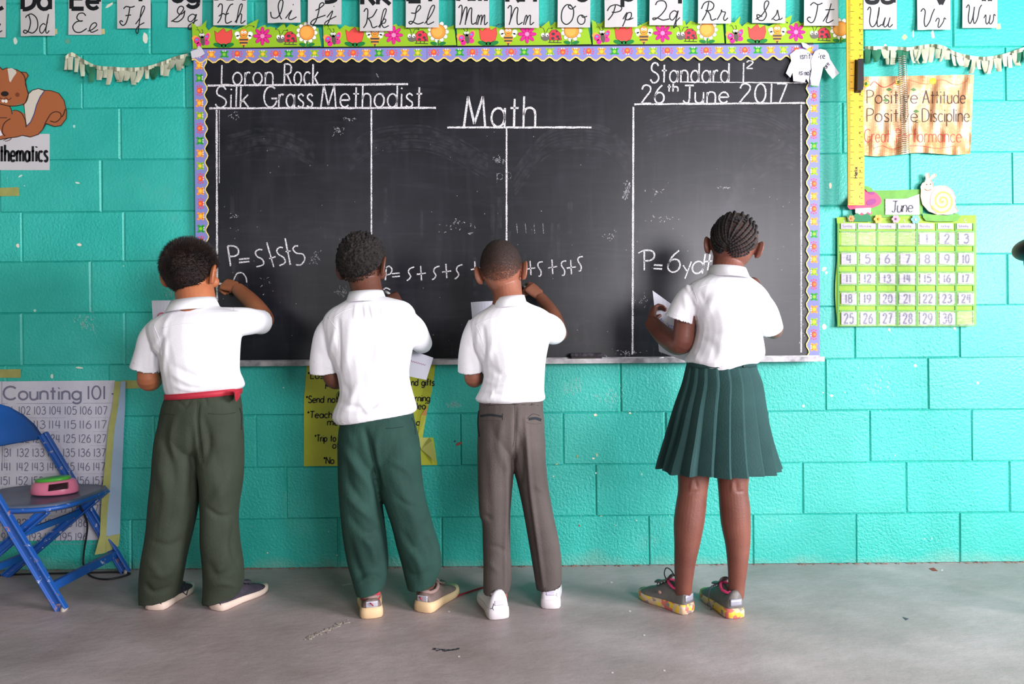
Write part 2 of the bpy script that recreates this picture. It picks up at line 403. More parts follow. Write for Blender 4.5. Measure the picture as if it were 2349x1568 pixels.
# ---------------------------------------------------------------- room
def wall_mat():
    m = bpy.data.materials.new('teal_wall_paint'); m.use_nodes = True; nt = m.node_tree; N = nt.nodes; L = nt.links; b = N['Principled BSDF']
    tc = N.new('ShaderNodeTexCoord'); oi = N.new('ShaderNodeObjectInfo')
    n1 = N.new('ShaderNodeTexNoise'); n1.inputs['Scale'].default_value = 1.6; n1.inputs['Detail'].default_value = 6; n1.inputs['Roughness'].default_value = 0.6
    L.new(tc.outputs['Object'], n1.inputs['Vector'])
    cr = N.new('ShaderNodeValToRGB'); L.new(n1.outputs['Fac'], cr.inputs[0])
    cr.color_ramp.elements[0].position = 0.3; cr.color_ramp.elements[0].color = lin('#14a294')
    cr.color_ramp.elements[1].position = 0.72; cr.color_ramp.elements[1].color = lin('#3dc0b2')
    hsv = N.new('ShaderNodeHueSaturation'); L.new(cr.outputs[0], hsv.inputs['Color'])
    mr = N.new('ShaderNodeMapRange'); mr.inputs[3].default_value = 0.93; mr.inputs[4].default_value = 1.06
    L.new(oi.outputs['Random'], mr.inputs[0]); L.new(mr.outputs[0], hsv.inputs['Value'])
    # dirt near the floor (scuffed, grey-green)
    sp = N.new('ShaderNodeSeparateXYZ'); L.new(tc.outputs['Object'], sp.inputs[0])
    n3 = N.new('ShaderNodeTexNoise'); n3.inputs['Scale'].default_value = 5; n3.inputs['Detail'].default_value = 8; L.new(tc.outputs['Object'], n3.inputs['Vector'])
    ad = N.new('ShaderNodeMath'); ad.operation = 'MULTIPLY_ADD'; L.new(n3.outputs['Fac'], ad.inputs[0]); ad.inputs[1].default_value = -0.16; L.new(sp.outputs[2], ad.inputs[2])
    dr = N.new('ShaderNodeMapRange'); dr.inputs[1].default_value = -0.04; dr.inputs[2].default_value = -0.10; dr.inputs[3].default_value = 0; dr.inputs[4].default_value = 0.75
    L.new(ad.outputs[0], dr.inputs[0])
    n4 = N.new('ShaderNodeTexNoise'); n4.inputs['Scale'].default_value = 3.1; n4.inputs['Detail'].default_value = 9; n4.inputs['Roughness'].default_value = 0.7; L.new(tc.outputs['Object'], n4.inputs['Vector'])
    d2 = N.new('ShaderNodeMapRange'); d2.inputs[1].default_value = 0.6; d2.inputs[2].default_value = 0.8; d2.inputs[4].default_value = 0.35; L.new(n4.outputs['Fac'], d2.inputs[0])
    mxx = N.new('ShaderNodeMath'); mxx.operation = 'MAXIMUM'; L.new(dr.outputs[0], mxx.inputs[0]); L.new(d2.outputs[0], mxx.inputs[1])
    mx = N.new('ShaderNodeMix'); mx.data_type = 'RGBA'; L.new(mxx.outputs[0], mx.inputs[0]); L.new(hsv.outputs[0], mx.inputs[6]); mx.inputs[7].default_value = lin('#6fa596')
    L.new(mx.outputs[2], b.inputs['Base Color'])
    b.inputs['Roughness'].default_value = 0.42; b.inputs['Specular IOR Level'].default_value = 0.5
    # relief: pitted block texture, stronger on some blocks
    n2 = N.new('ShaderNodeTexNoise'); n2.inputs['Scale'].default_value = 95; n2.inputs['Detail'].default_value = 5; n2.inputs['Roughness'].default_value = 0.55; L.new(tc.outputs['Object'], n2.inputs['Vector'])
    vo = N.new('ShaderNodeTexVoronoi'); vo.inputs['Scale'].default_value = 55; L.new(tc.outputs['Object'], vo.inputs['Vector'])
    vr = N.new('ShaderNodeMapRange'); vr.inputs[1].default_value = 0.0; vr.inputs[2].default_value = 0.28; vr.inputs[3].default_value = 0; vr.inputs[4].default_value = 1; L.new(vo.outputs['Distance'], vr.inputs[0])
    m1 = N.new('ShaderNodeMath'); m1.operation = 'MULTIPLY_ADD'; L.new(vr.outputs[0], m1.inputs[0]); m1.inputs[1].default_value = 0.25; L.new(n2.outputs['Fac'], m1.inputs[2])
    # rougher low down
    hz = N.new('ShaderNodeMapRange'); hz.inputs[1].default_value = 1.7; hz.inputs[2].default_value = 0.1; hz.inputs[3].default_value = 0.45; hz.inputs[4].default_value = 1.0; L.new(sp.outputs[2], hz.inputs[0])
    rr = N.new('ShaderNodeMapRange'); rr.inputs[3].default_value = 0.6; rr.inputs[4].default_value = 1.2; L.new(oi.outputs['Random'], rr.inputs[0])
    st = N.new('ShaderNodeMath'); st.operation = 'MULTIPLY'; L.new(hz.outputs[0], st.inputs[0]); L.new(rr.outputs[0], st.inputs[1])
    bp = N.new('ShaderNodeBump'); bp.inputs['Distance'].default_value = 0.005; L.new(m1.outputs[0], bp.inputs['Height']); L.new(st.outputs[0], bp.inputs['Strength'])
    L.new(bp.outputs[0], b.inputs['Normal'])
    return m
WM = wall_mat()
TOP = 2.75; XL = -3.3; XR = 4.2; YB = -5.1
wall_back = MB().box((XL, 0.0042, 0), (XR, 0.15, TOP)).build('wall_front', WM); tag(wall_back, kind='structure')
# courses of painted concrete blocks; joints read off the photograph
def wx(px): return (px - 1174.5) / 580.0
joints = {
 0: [1485 + 237.5*k for k in range(-11, 9)], 1: [1364 + 237*k for k in range(-10, 9)],
 2: [1289 + 234.5*k for k in range(-10, 9)], 3: [1423 + 235*k for k in range(-11, 8)],
 4: [50 + 237*k for k in range(-3, 8)] + [1960, 2201, 2438, 2675, 2912, 3150], 5: [210 + 236*k for k in range(-4, 8)] + [2075, 2311, 2548, 2785, 3022],
 6: [52 + 235*k for k in range(-3, 9)] + [2190, 2426, 2663, 2900, 3137], 7: [2, 235, 470, 705, 940, 1176, 1412, 1650, 1860, 2090, 2325, 2562, 2799, 3036, -235, -472],
 8: [280 + 236.5*k for k in range(-4, 12)], 9: [194 + 235.2*k for k in range(-4, 13)],
 10: [110, 352, 588, 825, 1062, 1300, 1540, 1780, 1985, 2191, 2428, 2665, 2902, 3139, -127, -364], 11: [230 + 237*k for k in range(-4, 12)],
 12: [110 + 237*k for k in range(-4, 13)]}
CZ = [0, .196, .40, .605, .81, 1.016, 1.219, 1.414, 1.62, 1.823, 2.036, 2.24, 2.445, 2.65, 2.75]
rb = random.Random(3)
for c, js in joints.items():
    z0, z1 = CZ[c], min(CZ[c+1], TOP)
    js = sorted(js); xs = [XL] + [wx(j) for j in js if XL + 0.05 < wx(j) < XR - 0.05] + [XR]
    for a, bb in zip(xs, xs[1:]):
        g = 0.0016; gz = 0.0006; dy = -0.0004 - rb.random() * 0.0012; h = rb.uniform(.003, .0065)
        a += g; e = bb - g; q0 = z0 + gz; q1 = z1 - gz; j = lambda: rb.uniform(-0.0012, 0.0012)
        bk = [(a, 0.012, q0), (e, 0.012, q0), (e, 0.012, q1), (a, 0.012, q1)]
        md = [(a + j(), 0.004, q0), (e + j(), 0.004, q0), (e + j(), 0.004, q1), (a + j(), 0.004, q1)]
        fr = [(a+h+j(), dy, q0+h*.6+j()), (e-h+j(), dy, q0+h*.6+j()), (e-h+j(), dy, q1-h*.6+j()), (a+h+j(), dy, q1-h*.6+j())]
        mb = MB(); mb.add(bk + md + fr, [(8,9,10,11)] + [(i, (i+1)%4, 4+(i+1)%4, 4+i) for i in range(4)] + [(4+i, 4+(i+1)%4, 8+(i+1)%4, 8+i) for i in range(4)])
        o = mb.build('block', WM, wall_back)
def floor_mat():
    m = bpy.data.materials.new('concrete_floor'); m.use_nodes = True; nt = m.node_tree; N = nt.nodes; L = nt.links; b = N['Principled BSDF']
    tc = N.new('ShaderNodeTexCoord'); mp = N.new('ShaderNodeMapping'); mp.inputs['Scale'].default_value = (0.9, 1.3, 1); mp.inputs['Rotation'].default_value = (0, 0, -0.15); L.new(tc.outputs['Object'], mp.inputs[0])
    n1 = N.new('ShaderNodeTexNoise'); n1.inputs['Scale'].default_value = 2.2; n1.inputs['Detail'].default_value = 9; n1.inputs['Roughness'].default_value = 0.62; L.new(mp.outputs[0], n1.inputs['Vector'])
    cr = N.new('ShaderNodeValToRGB'); L.new(n1.outputs['Fac'], cr.inputs[0]); e = cr.color_ramp.elements
    e[0].position = 0.3; e[0].color = lin('#968683'); e[1].position = 0.72; e[1].color = lin('#c6b5b7')
    x = e.new(0.52); x.color = lin('#af9f9f')
    n2 = N.new('ShaderNodeTexNoise'); n2.inputs['Scale'].default_value = 170; n2.inputs['Detail'].default_value = 6; n2.inputs['Roughness'].default_value = .8; L.new(tc.outputs['Object'], n2.inputs['Vector'])
    mx = N.new('ShaderNodeMix'); mx.data_type = 'RGBA'; mx.blend_type = 'MULTIPLY'; mx.inputs[0].default_value = 0.75
    g = N.new('ShaderNodeMapRange'); g.inputs[1].default_value = 0.3; g.inputs[2].default_value = 0.65; g.inputs[3].default_value = 0.66; L.new(n2.outputs['Fac'], g.inputs[0])
    L.new(cr.outputs[0], mx.inputs[6]); L.new(g.outputs[0], mx.inputs[7])
    # pale specks and dust
    n3 = N.new('ShaderNodeTexNoise'); n3.inputs['Scale'].default_value = 38; n3.inputs['Detail'].default_value = 6; n3.inputs['Roughness'].default_value = 0.75; L.new(tc.outputs['Object'], n3.inputs['Vector'])
    s3 = N.new('ShaderNodeMapRange'); s3.inputs[1].default_value = 0.69; s3.inputs[2].default_value = 0.76; s3.inputs[4].default_value = 0.6; L.new(n3.outputs['Fac'], s3.inputs[0])
    m2 = N.new('ShaderNodeMix'); m2.data_type = 'RGBA'; L.new(s3.outputs[0], m2.inputs[0]); L.new(mx.outputs[2], m2.inputs[6]); m2.inputs[7].default_value = lin('#c9bfbb')
    L.new(m2.outputs[2], b.inputs['Base Color'])
    rr = N.new('ShaderNodeMapRange'); rr.inputs[3].default_value = 0.38; rr.inputs[4].default_value = 0.62; L.new(n1.outputs['Fac'], rr.inputs[0]); L.new(rr.outputs[0], b.inputs['Roughness'])
    n5 = N.new('ShaderNodeTexNoise'); n5.inputs['Scale'].default_value = 30; n5.inputs['Detail'].default_value = 8; L.new(mp.outputs[0], n5.inputs['Vector'])
    bp = N.new('ShaderNodeBump'); bp.inputs['Distance'].default_value = 0.004; bp.inputs['Strength'].default_value = 0.4; L.new(n5.outputs['Fac'], bp.inputs['Height']); L.new(bp.outputs[0], b.inputs['Normal'])
    return m
floor = MB().box((XL, YB, -0.12), (XR, 0.15, 0)).build('floor', floor_mat()); tag(floor, kind='structure')
CW = mat('ceiling_boards', '#7d7a72', 0.8, nscale=3, namt=0.04)
tag(MB().box((XL, YB, TOP), (XR, 0.15, TOP + 0.1)).build('ceiling', CW), kind='structure')
PW = mat('plain_cream_wall', '#8f8b80', 0.7, nscale=2, namt=0.05, bump=0.003, bscale=60)
tag(MB().box((XL - 0.15, YB - 0.15, 0), (XL, 0.15, TOP)).build('wall_left', PW), kind='structure')
# right wall with louvre window opening, rear wall with two openings (behind the camera)
rw = MB(); x0, x1 = XR, XR + 0.15
wy0, wy1, wz0, wz1 = -3.75, -1.75, 0.9, 2.2
rw.box((x0, YB - 0.15, 0), (x1, wy0, TOP)).box((x0, wy1, 0), (x1, 0.15, TOP)).box((x0, wy0, 0), (x1, wy1, wz0)).box((x0, wy0, wz1), (x1, wy1, TOP))
tag(rw.build('wall_right', PW), kind='structure')
rw = MB(); y0, y1 = YB - 0.15, YB
op = [(-2.7, -1.3, 1.0, 2.3), (1.15, 3.05, 0.8, 2.25)]
xs = XL
for a, b_, z0, z1 in op:
    rw.box((xs, y0, 0), (a, y1, TOP)); rw.box((a, y0, 0), (b_, y1, z0)); rw.box((a, y0, z1), (b_, y1, TOP)); xs = b_
rw.box((xs, y0, 0), (XR, y1, TOP)); tag(rw.build('wall_rear', PW), kind='structure')
FR = mat('window_frame_white', '#dcdcd8', 0.5)
def louvre(name, a, b_, z0, z1, fixed, axis):
    def bx(mb, u0, u1, q0, q1, t=0.03):
        if axis == 'y': mb.box((u0, fixed - t, q0), (u1, fixed + t, q1))
        else: mb.box((fixed - t, u0, q0), (fixed + t, u1, q1))
    w = MB(); bx(w, a, b_, z0, z0+.05); bx(w, a, b_, z1-.05, z1); bx(w, a, a+.05, z0+.05, z1-.05); bx(w, b_-.05, b_, z0+.05, z1-.05)
    bx(w, (a+b_)/2-.025, (a+b_)/2+.025, z0+.05, z1-.05)
    o = w.build(name, FR); tag(o, kind='structure')
louvre('window_1', wy0, wy1, wz0, wz1, XR + 0.08, 'x')
louvre('window_2', op[0][0], op[0][1], op[0][2], op[0][3], YB - 0.08, 'y')
louvre('window_3', op[1][0], op[1][1], op[1][2], op[1][3], YB - 0.08, 'y')

# paint chips, chalk marks and tape scars on the wall: marks in the paint, one object
a = Art(Y=-0.0012, base=0.0003)
rm = random.Random(11)
chips = [(250,12,9,4,'#cdd9c4',-30),(35,95,5,9,'#c9d8c8',8),(333,88,5,14,'#d9dccc',0),(2030,110,4,12,'#c3d9b8',0),(2095,78,2,9,'#e0dcc4',0),(2140,80,4,10,'#d7f2ea',20),(2075,85,6,6,'#9fc98a',0),
 (1905,425,3,8,'#f1e2cf',5),(1890,617,6,4,'#f3e8dc',-20),(1896,625,3,3,'#f0e0d0',0),(1891,749,5,6,'#f3e8dc',0),(2040,756,3,3,'#f0d7c6',0),(2190,753,3,3,'#f0d7c6',0),(2100,838,4,3,'#f3f0e0',0),(1908,907,4,3,'#f3ead9',0),(1843,931,3,3,'#f0d7c6',0),(2243,878,3,3,'#d7f2ea',0),
 (1366,951,4,3,'#e9dcc0',0),(1445,947,3,2,'#e9dcc0',0),(1361,1051,3,2,'#ece0c8',0),(1369,1043,2,4,'#b9c7a4',0),(1324,1046,2,4,'#9aa56a',0),(1329,1205,2,2,'#a0524a',0),(1277,1064,3,1,'#e6cf8a',0),(1379,1183,3,1,'#b8b08a',0),
 (41,563,4,5,'#e8ddd0',0),(182,561,5,3,'#e8ddd0',0),(46,404,5,2,'#d0ddd0',-30),(178,419,5,2,'#d5ddcf',10),(183,843,9,2,'#d9e0cc',4),(119,862,3,6,'#d9e0cc',0),(80,712,3,3,'#9fd8c8',0),(1052,1018,7,4,'#9a5a4c',-20),(1043,1012,2,2,'#3d4a42',0),
 (170,290,3,4,'#a5dccf',0),(155,95,6,6,'#5fa08c',0),(1540,975,2,3,'#d9e0cc',0),(1580,1170,5,3,'#4c4036',0)]
for x, y, rx, ry, col, rot in chips:
    pts = [(x + rx*math.cos(t)*(0.75+rm.random()*0.5), y + ry*math.sin(t)*(0.75+rm.random()*0.5) + rx*math.cos(t)*math.tan(math.radians(rot))) for t in [2*math.pi*i/9 for i in range(9)]]
    a.poly(pts, col, 0)
for i in range(70):
    x = rm.uniform(0, 2349); y = rm.choice([rm.uniform(1180, 1280), rm.uniform(850, 1280), rm.uniform(120, 800)])
    if 450 < x < 1880 and y < 835: continue
    r = rm.uniform(0.8, 2.2); a.ell(x, y, r, r*rm.uniform(.6, 1.4), rm.choice(['#cfe6da', '#e6dccb', '#8fcdbd', '#5fae9c']), 0, n=6)
tag(a.build('paint_chip', wall_back), kind='stuff')
a = Art(Y=-0.0012, base=0.0003)
for x in (1312, 1321, 1329): a.stroke([(x-2, 896-(x-1312)*.4), (x, 870-(x-1312)*.3), (x+3, 900)], 3, '#dff5ee', 0, rough=.5)
for i in range(9): a.stroke([(1290+i*3, 868+i*2), (1292+i*3+rm.uniform(-2,2), 895+rm.uniform(0, 14))], 1.2, '#c9efe6', 0)
for cx, cy, rx, ry in [(1400,905,48,26),(1545,905,30,28),(1455,915,30,18),(190,735,34,18),(392,670,18,30),(2010,880,30,40),(1040,925,14,7)]:
    for i in range(60):
        x = rm.gauss(cx, rx*.5); y = rm.gauss(cy, ry*.5); q = rm.uniform(2, 9)
        a.stroke([(x, y), (x + q*.3, y + q)], rm.uniform(1, 3), '#c4efe7', 0)
tag(a.build('chalk_smear', wall_back, chalk_mat('wall_chalk', '#cdeee8', 0.45, 0.62, 200, 0.5)), kind='stuff')
# grit line where the paint meets the slab
g = MB(); rg = random.Random(5)
for i in range(420):
    x = rg.uniform(XL+.1, XR-.1); s = rg.uniform(.0015, .005); y = -rg.uniform(.0, .012)
    g.ell((x, y-.003, s*.4), (s*rg.uniform(1,2.5), s, s*.6), 6, 4)
tag(g.build('grit_line', [mat('brick_dust', '#8d6a5c', .9, nscale=40, col2='#6f6a62')], floor), kind='stuff')
# marks on the slab
a = Art(lambda x, y, l: G(x, y, l), base=0.0006, step=.0002)
for k in range(26):
    x = 990 + k*2.3 + rm.uniform(-3, 3); y = 1492 - abs(k-13)*.35 + rm.uniform(-2, 2); a.stroke([(x, y), (x+rm.uniform(4, 10), y+rm.uniform(-3, 1))], rm.uniform(1, 3), '#43454b', 0)
a.poly([(2130,1303),(2142,1301),(2152,1309),(2140,1309)], '#8a3a2a', 0); a.poly([(2070,1414),(2085,1418),(2078,1422)], '#4a4a55', 0)
for x, y in [(1405,1542),(1524,1537),(1478,1456),(1403,1335),(1445,1401),(1053,1505),(2161,1307),(830,1400),(1030,1402)]: a.ell(x, y, 3, 2, '#d8cfcb', 0, n=7)
a.stroke([(785,1342),(805,1338)], 3, '#b9b3ad', 0)
a.build('floor_mark', floor)
fc = MB(); rg = random.Random(9)
for i in range(50):   # raised crumb of mortar
    t = i/50; x = 700 + 100*t + rg.uniform(-6, 6); y = 1467 - 44*t + rg.uniform(-4, 4); c = G(x, y, .001); s = rg.uniform(.002, .005); fc.ell(c, (s*1.6, s, s*.45), 6, 4)
tag(fc.build('mortar_smear', [mat('mortar', '#a39a90', .9, nscale=50)], floor), kind='stuff')
# ---------------------------------------------------------------- chalkboard
def board_mat():
    m = bpy.data.materials.new('black_slate'); m.use_nodes = True; nt = m.node_tree; N = nt.nodes; L = nt.links; b = N['Principled BSDF']
    tc = N.new('ShaderNodeTexCoord')
    # sweeping eraser haze: distorted stretched noise
    def layer(scale, stretch, dist, lo, hi, amt, rot=0.0):
        mp = N.new('ShaderNodeMapping'); mp.inputs['Scale'].default_value = stretch; mp.inputs['Rotation'].default_value = (0, rot, 0); L.new(tc.outputs['Object'], mp.inputs[0])
        n = N.new('ShaderNodeTexNoise'); n.inputs['Scale'].default_value = scale; n.inputs['Detail'].default_value = 6; n.inputs['Roughness'].default_value = 0.6; n.inputs['Distortion'].default_value = dist
        L.new(mp.outputs[0], n.inputs['Vector'])
        r = N.new('ShaderNodeMapRange'); r.inputs[1].default_value = lo; r.inputs[2].default_value = hi; r.inputs[4].default_value = amt; L.new(n.outputs['Fac'], r.inputs[0]); return r.outputs[0]
    a1 = layer(1.6, (1, 1, .8), .8, .42, .85, .10)
    a2 = layer(9, (3.0, 1, .35), .3, .5, .9, .06)
    a3 = layer(14, (.25, 1, 2.4), 1.2, .5, .9, .06, .35)
    s = N.new('ShaderNodeMath'); L.new(a1, s.inputs[0]); L.new(a2, s.inputs[1])
    s2 = N.new('ShaderNodeMath'); L.new(s.outputs[0], s2.inputs[0]); L.new(a3, s2.inputs[1])
    mx = N.new('ShaderNodeMix'); mx.data_type = 'RGBA'; L.new(s2.outputs[0], mx.inputs[0]); mx.inputs[6].default_value = lin('#0a0d15'); mx.inputs[7].default_value = lin('#777686')
    L.new(mx.outputs[2], b.inputs['Base Color']); b.inputs['Roughness'].default_value = 0.36; b.inputs['Specular IOR Level'].default_value = 0.42
    return m
BY = -0.018
pa, pb = P(452, 110, BY), P(1872, 824, BY)
board = empty('chalkboard', (P(1160, 824).x, 0, P(1160, 824).z), 'long black chalkboard covered in white chalk writing, fixed to the teal wall', 'chalkboard')
MB().box((pa.x, BY, pb.z), (pb.x, -0.0026, pa.z)).build('slate', board_mat(), board)
TM = mat('aluminium_dusty', '#b9b6b8', 0.5, 0.35, nscale=22, col2='#6f7074')
t0 = P(474, 826, -.03).x; t1 = P(1882, 826, -.03).x; zt = P(1160, 826, -.03).z
ty = MB(); ty.box((t0, -.062, zt-.006), (t1, -.003, zt-.002)).box((t0, -.066, zt-.014), (t1, -.060, zt+.005)).box((t0, -.024, zt-.002), (t1, -.0185, zt+.009))
ty.build('chalk_tray', TM, board)
# chalk dust lying on the tray
a = Art(lambda x, y, l: Vector((x, y, zt-.002+l)), base=.0004); rr = random.Random(4)
for i in range(260):
    x = rr.uniform(t0+.05, t1-.02); y = rr.uniform(-.058, -.026); q = rr.uniform(.003, .02)
    a.stroke([(x, y), (x+q, y+rr.uniform(-.002, .002))], rr.uniform(.001, .004), rr.choice(['#eeeef0', '#d8d8dc', '#55565c']), 0)
tag(a.build('tray_dust', board), kind='stuff')
# --- chalk writing
CM = chalk_mat(); cm2 = chalk_mat('chalk_faint', '#bdbbc4', .38, .72, 40, .035)
ca = Art(Y=BY, base=0.0004, step=0.0001)
cr_ = random.Random(2)
def ch_line(x0, y0, x1, y1, wd=4.2):
    n = max(2, int(math.hypot(x1-x0, y1-y0)/14)); ca.stroke([(x0+(x1-x0)*i/n, y0+(y1-y0)*i/n + cr_.uniform(-.4,.4)) for i in range(n+1)], wd, '#ffffff', 0, rough=.22)
ch_line(476, 196, 936, 193); ch_line(480, 248, 1000, 247, 4.5); ch_line(1026, 292, 1357, 292, 4.2)
ch_line(1560, 188, 1850, 190, 2.2); ch_line(1455, 239, 1850, 236, 4)
ch_line(497, 252, 498, 690, 4.5); ch_line(852, 252, 852, 545, 3.5); ch_line(1162, 294, 1162, 560, 3.5); ch_line(1453, 245, 1451, 812, 4); ch_line(1838, 240, 1838, 808, 3)
ch_line(503, 252, 503, 420, 1.2)
W = 3.6
def word(t, x, y, h, width, wd=W, slant=0.03, rot=0, layer=1, xk=None): ca.text(t, x, y, h, wd, '#ffffff', layer, slant=slant, gap=.2, width=width, rough=.15, rot=rot)
word('Loron', 508, 194, 45, 118); word('Rock', 652, 194, 47, 78)
word('Silk', 494, 246, 47, 76); word('Grass', 605, 246, 48, 112); word('Methodist', 736, 246, 50, 232)
word('Math', 1064, 291, 70, 164, 5)
word('Standard', 1492, 189, 44, 180); ch_line(1706, 144, 1705, 188, 3.5); word('2', 1712, 157, 18, 15, 3)
word('26', 1471, 237, 42, 52); word('th', 1531, 210, 18, 24, 3.5); word('June', 1566, 236, 40, 105); word('2017', 1696, 236, 44, 108)
word('P', 529, 610, 46, 22, 3.6, slant=-.15); word('=', 549, 612, 30, 24, 3.6, rot=-.1)
ch_line(612, 556, 628, 612, 3.2); ch_line(617, 593, 632, 588, 3)
for q in ([(602,573),(594,572),(586,578),(590,588),(602,595),(604,606),(588,612)], [(649,568),(641,567),(635,574),(639,583),(651,591),(654,602),(641,609)], [(684,564),(677,564),(672,571),(680,580),(695,583),(699,595),(690,607),(679,607)]): ca.stroke(crom(q, 5), 3.2, '#fff', 1, rough=.15)
ch_line(654, 546, 666, 607, 3.4); ch_line(655, 577, 667, 575, 3)
ca.stroke(crom([(536, 642),(544, 627),(556, 626),(564, 636),(566, 648)], 5), 3, '#fff', 1, rough=.2)
ch_line(886, 616, 884, 642, 3); ca.stroke(crom([(886,614),(892,610),(899,617),(896,627),(888,630)],5), 3, '#fff', 1)
word('=', 900, 645, 30, 18, 3, rot=-.1)
for x, y, k in [(933, 642, 1), (991, 640, 1), (1043, 638, 1.05)]:
    ca.stroke(crom([(x+17*k, y-30*k),(x+7*k, y-26*k),(x+4*k, y-18*k),(x+9*k, y-8*k),(x+3*k, y),(x, y)], 5), 3, '#fff', 1)
for x, y in [(966, 627), (1024, 622), (1090, 616), (1217, 615), (1267, 612), (1310, 613)]:
    ch_line(x-1, y-17, x+1, y+16, 3); ch_line(x-10, y+2, x+11, y-1, 3)
for x, y in [(1238, 632), (1292, 630), (1330, 620)]:
    ca.stroke(crom([(x+7, y-32),(x-2, y-30),(x-4, y-22),(x+3, y-10),(x+2, y),(x-3, y+1)], 5), 3, '#fff', 1)
ca.stroke(crom([(880, 664),(886, 660),(895, 664)], 4), 3, '#fff', 1)
word('P', 1478, 620, 46, 22, 3.8, slant=0); ch_line(1464, 580, 1478, 573, 3); word('=', 1498, 627, 34, 20, 4, rot=.06)
word('6', 1530, 624, 50, 28, 3.6, slant=.12)
ch_line(1567, 608, 1576, 622, 3); ch_line(1586, 600, 1571, 639, 3.4); word('d', 1586, 627, 45, 26, 3.4, slant=.15); ch_line(1629, 583, 1623, 620, 3.4); ch_line(1616, 600, 1634, 598, 3.2)
ca.build('chalk_writing', board, CM)
# faint ghosts, ticks and eraser sweeps
cb = Art(Y=BY, base=0.0002, step=0.0001)
def sweep(pts, wd, n, sp):
    for i in range(n):
        o = (i - n/2) * sp
        cb.stroke(crom([(x + cr_.uniform(-2, 2), y + o + cr_.uniform(-1.5, 1.5)) for x, y in pts], 6), wd*cr_.uniform(.5, 1.3), '#fff', 0)
sweep([(520,340),(600,322),(660,330),(720,360)], 6, 9, 6); sweep([(800,370),(860,330),(990,325),(1120,390)], 6, 8, 8)
sweep([(1180,420),(1260,330),(1380,320),(1450,380)], 6, 8, 8); sweep([(1480,300),(1600,270),(1740,285),(1830,330)], 6, 8, 8)
sweep([(1650,560),(1700,420),(1790,360),(1830,370)], 8, 6, 12)
for i in range(55):
    x = cr_.uniform(505, 1830); y = cr_.uniform(420, 810); q = cr_.uniform(15, 90); cb.stroke([(x, y), (x + cr_.uniform(-3, 3), y + q)], cr_.uniform(3, 12), '#fff', 0)
tag(cb.build('eraser_haze', board, cm2), kind='stuff')
cc = Art(Y=BY, base=0.0004, step=0.0001)
for cx, cy, rx, ry, n in [(1142,366,12,6,30),(777,298,10,9,22),(800,272,14,4,16),(725,590,10,11,30),(782,666,12,9,34),(1437,436,6,16,30),(534,494,9,5,14),(865,172,3,3,5),(540,262,14,8,12),(1060,518,40,14,24),(1475,690,14,10,12),(1440,808,30,8,30),(1660,430,14,3,8),(1510,500,30,8,14),(1500,440,24,8,10),(1400,540,20,10,12),(1840,700,5,90,26),(610,650,20,20,8),(1130,640,30,20,6)]:
    for i in range(n):
        x = cr_.gauss(cx, rx*.6); y = cr_.gauss(cy, ry*.6); q = cr_.uniform(2, 7); t = cr_.uniform(0, 3.1)
        cc.stroke([(x, y), (x+q*math.cos(t), y+q*math.sin(t))], cr_.uniform(1, 2.4), '#fff', 0)
for i in range(120):
    x = cr_.uniform(505, 1830); y = cr_.uniform(300, 810); cc.ell(x, y, 1.2, 1.2, '#fff', 0, n=5)
cc.stroke([(1428, 455),(1445, 418)], 4, '#fff', 0, rough=.6); cc.stroke([(1434, 458),(1446, 425)], 2, '#fff', 0)
for x, y in [(1140,412),(1160,410)]: cc.text('p', x, y, 24, 1.0, '#fff', 0)
for x in (1185, 1205, 1225, 1245): cc.stroke([(x, 512),(x+2, 535)], 1.6, '#fff', 0)
tag(cc.build('chalk_residue', board, chalk_mat('chalk_residue', '#c9c8d0', .42, .6, 300, .6)), kind='stuff')
# eraser and chalk on the tray
er = empty('chalkboard_eraser', P(1345, 822, -.045), 'dark felt chalkboard eraser lying on the chalk tray right of the third boy', 'eraser')
x0, x1 = P(1308, 822, -.045).x, P(1382, 822, -.045).x
MB().box((x0, -.058, zt+.0125), (x1, -.026, zt+.026)).build('felt_block', mat('eraser_felt', '#2b272d', .95, nscale=90, col2='#5a5660'), er, bevel=.003)
MB().box((x0+.003, -.056, zt-.001), (x1-.003, -.028, zt+.013)).build('eraser_back', mat('eraser_wood', '#3a3234', .8), er, bevel=.002)
ck = MB().tube([(P(1510, 822, -.045).x, -.048, zt+.003), (P(1522, 822, -.045).x, -.044, zt+.003)], .0055, 10).build('chalk_stick', mat('white_chalk', '#efeef0', .9), None, True)
tag(ck, 'short white chalk stub lying on the tray below the girl\'s paper', 'chalk')

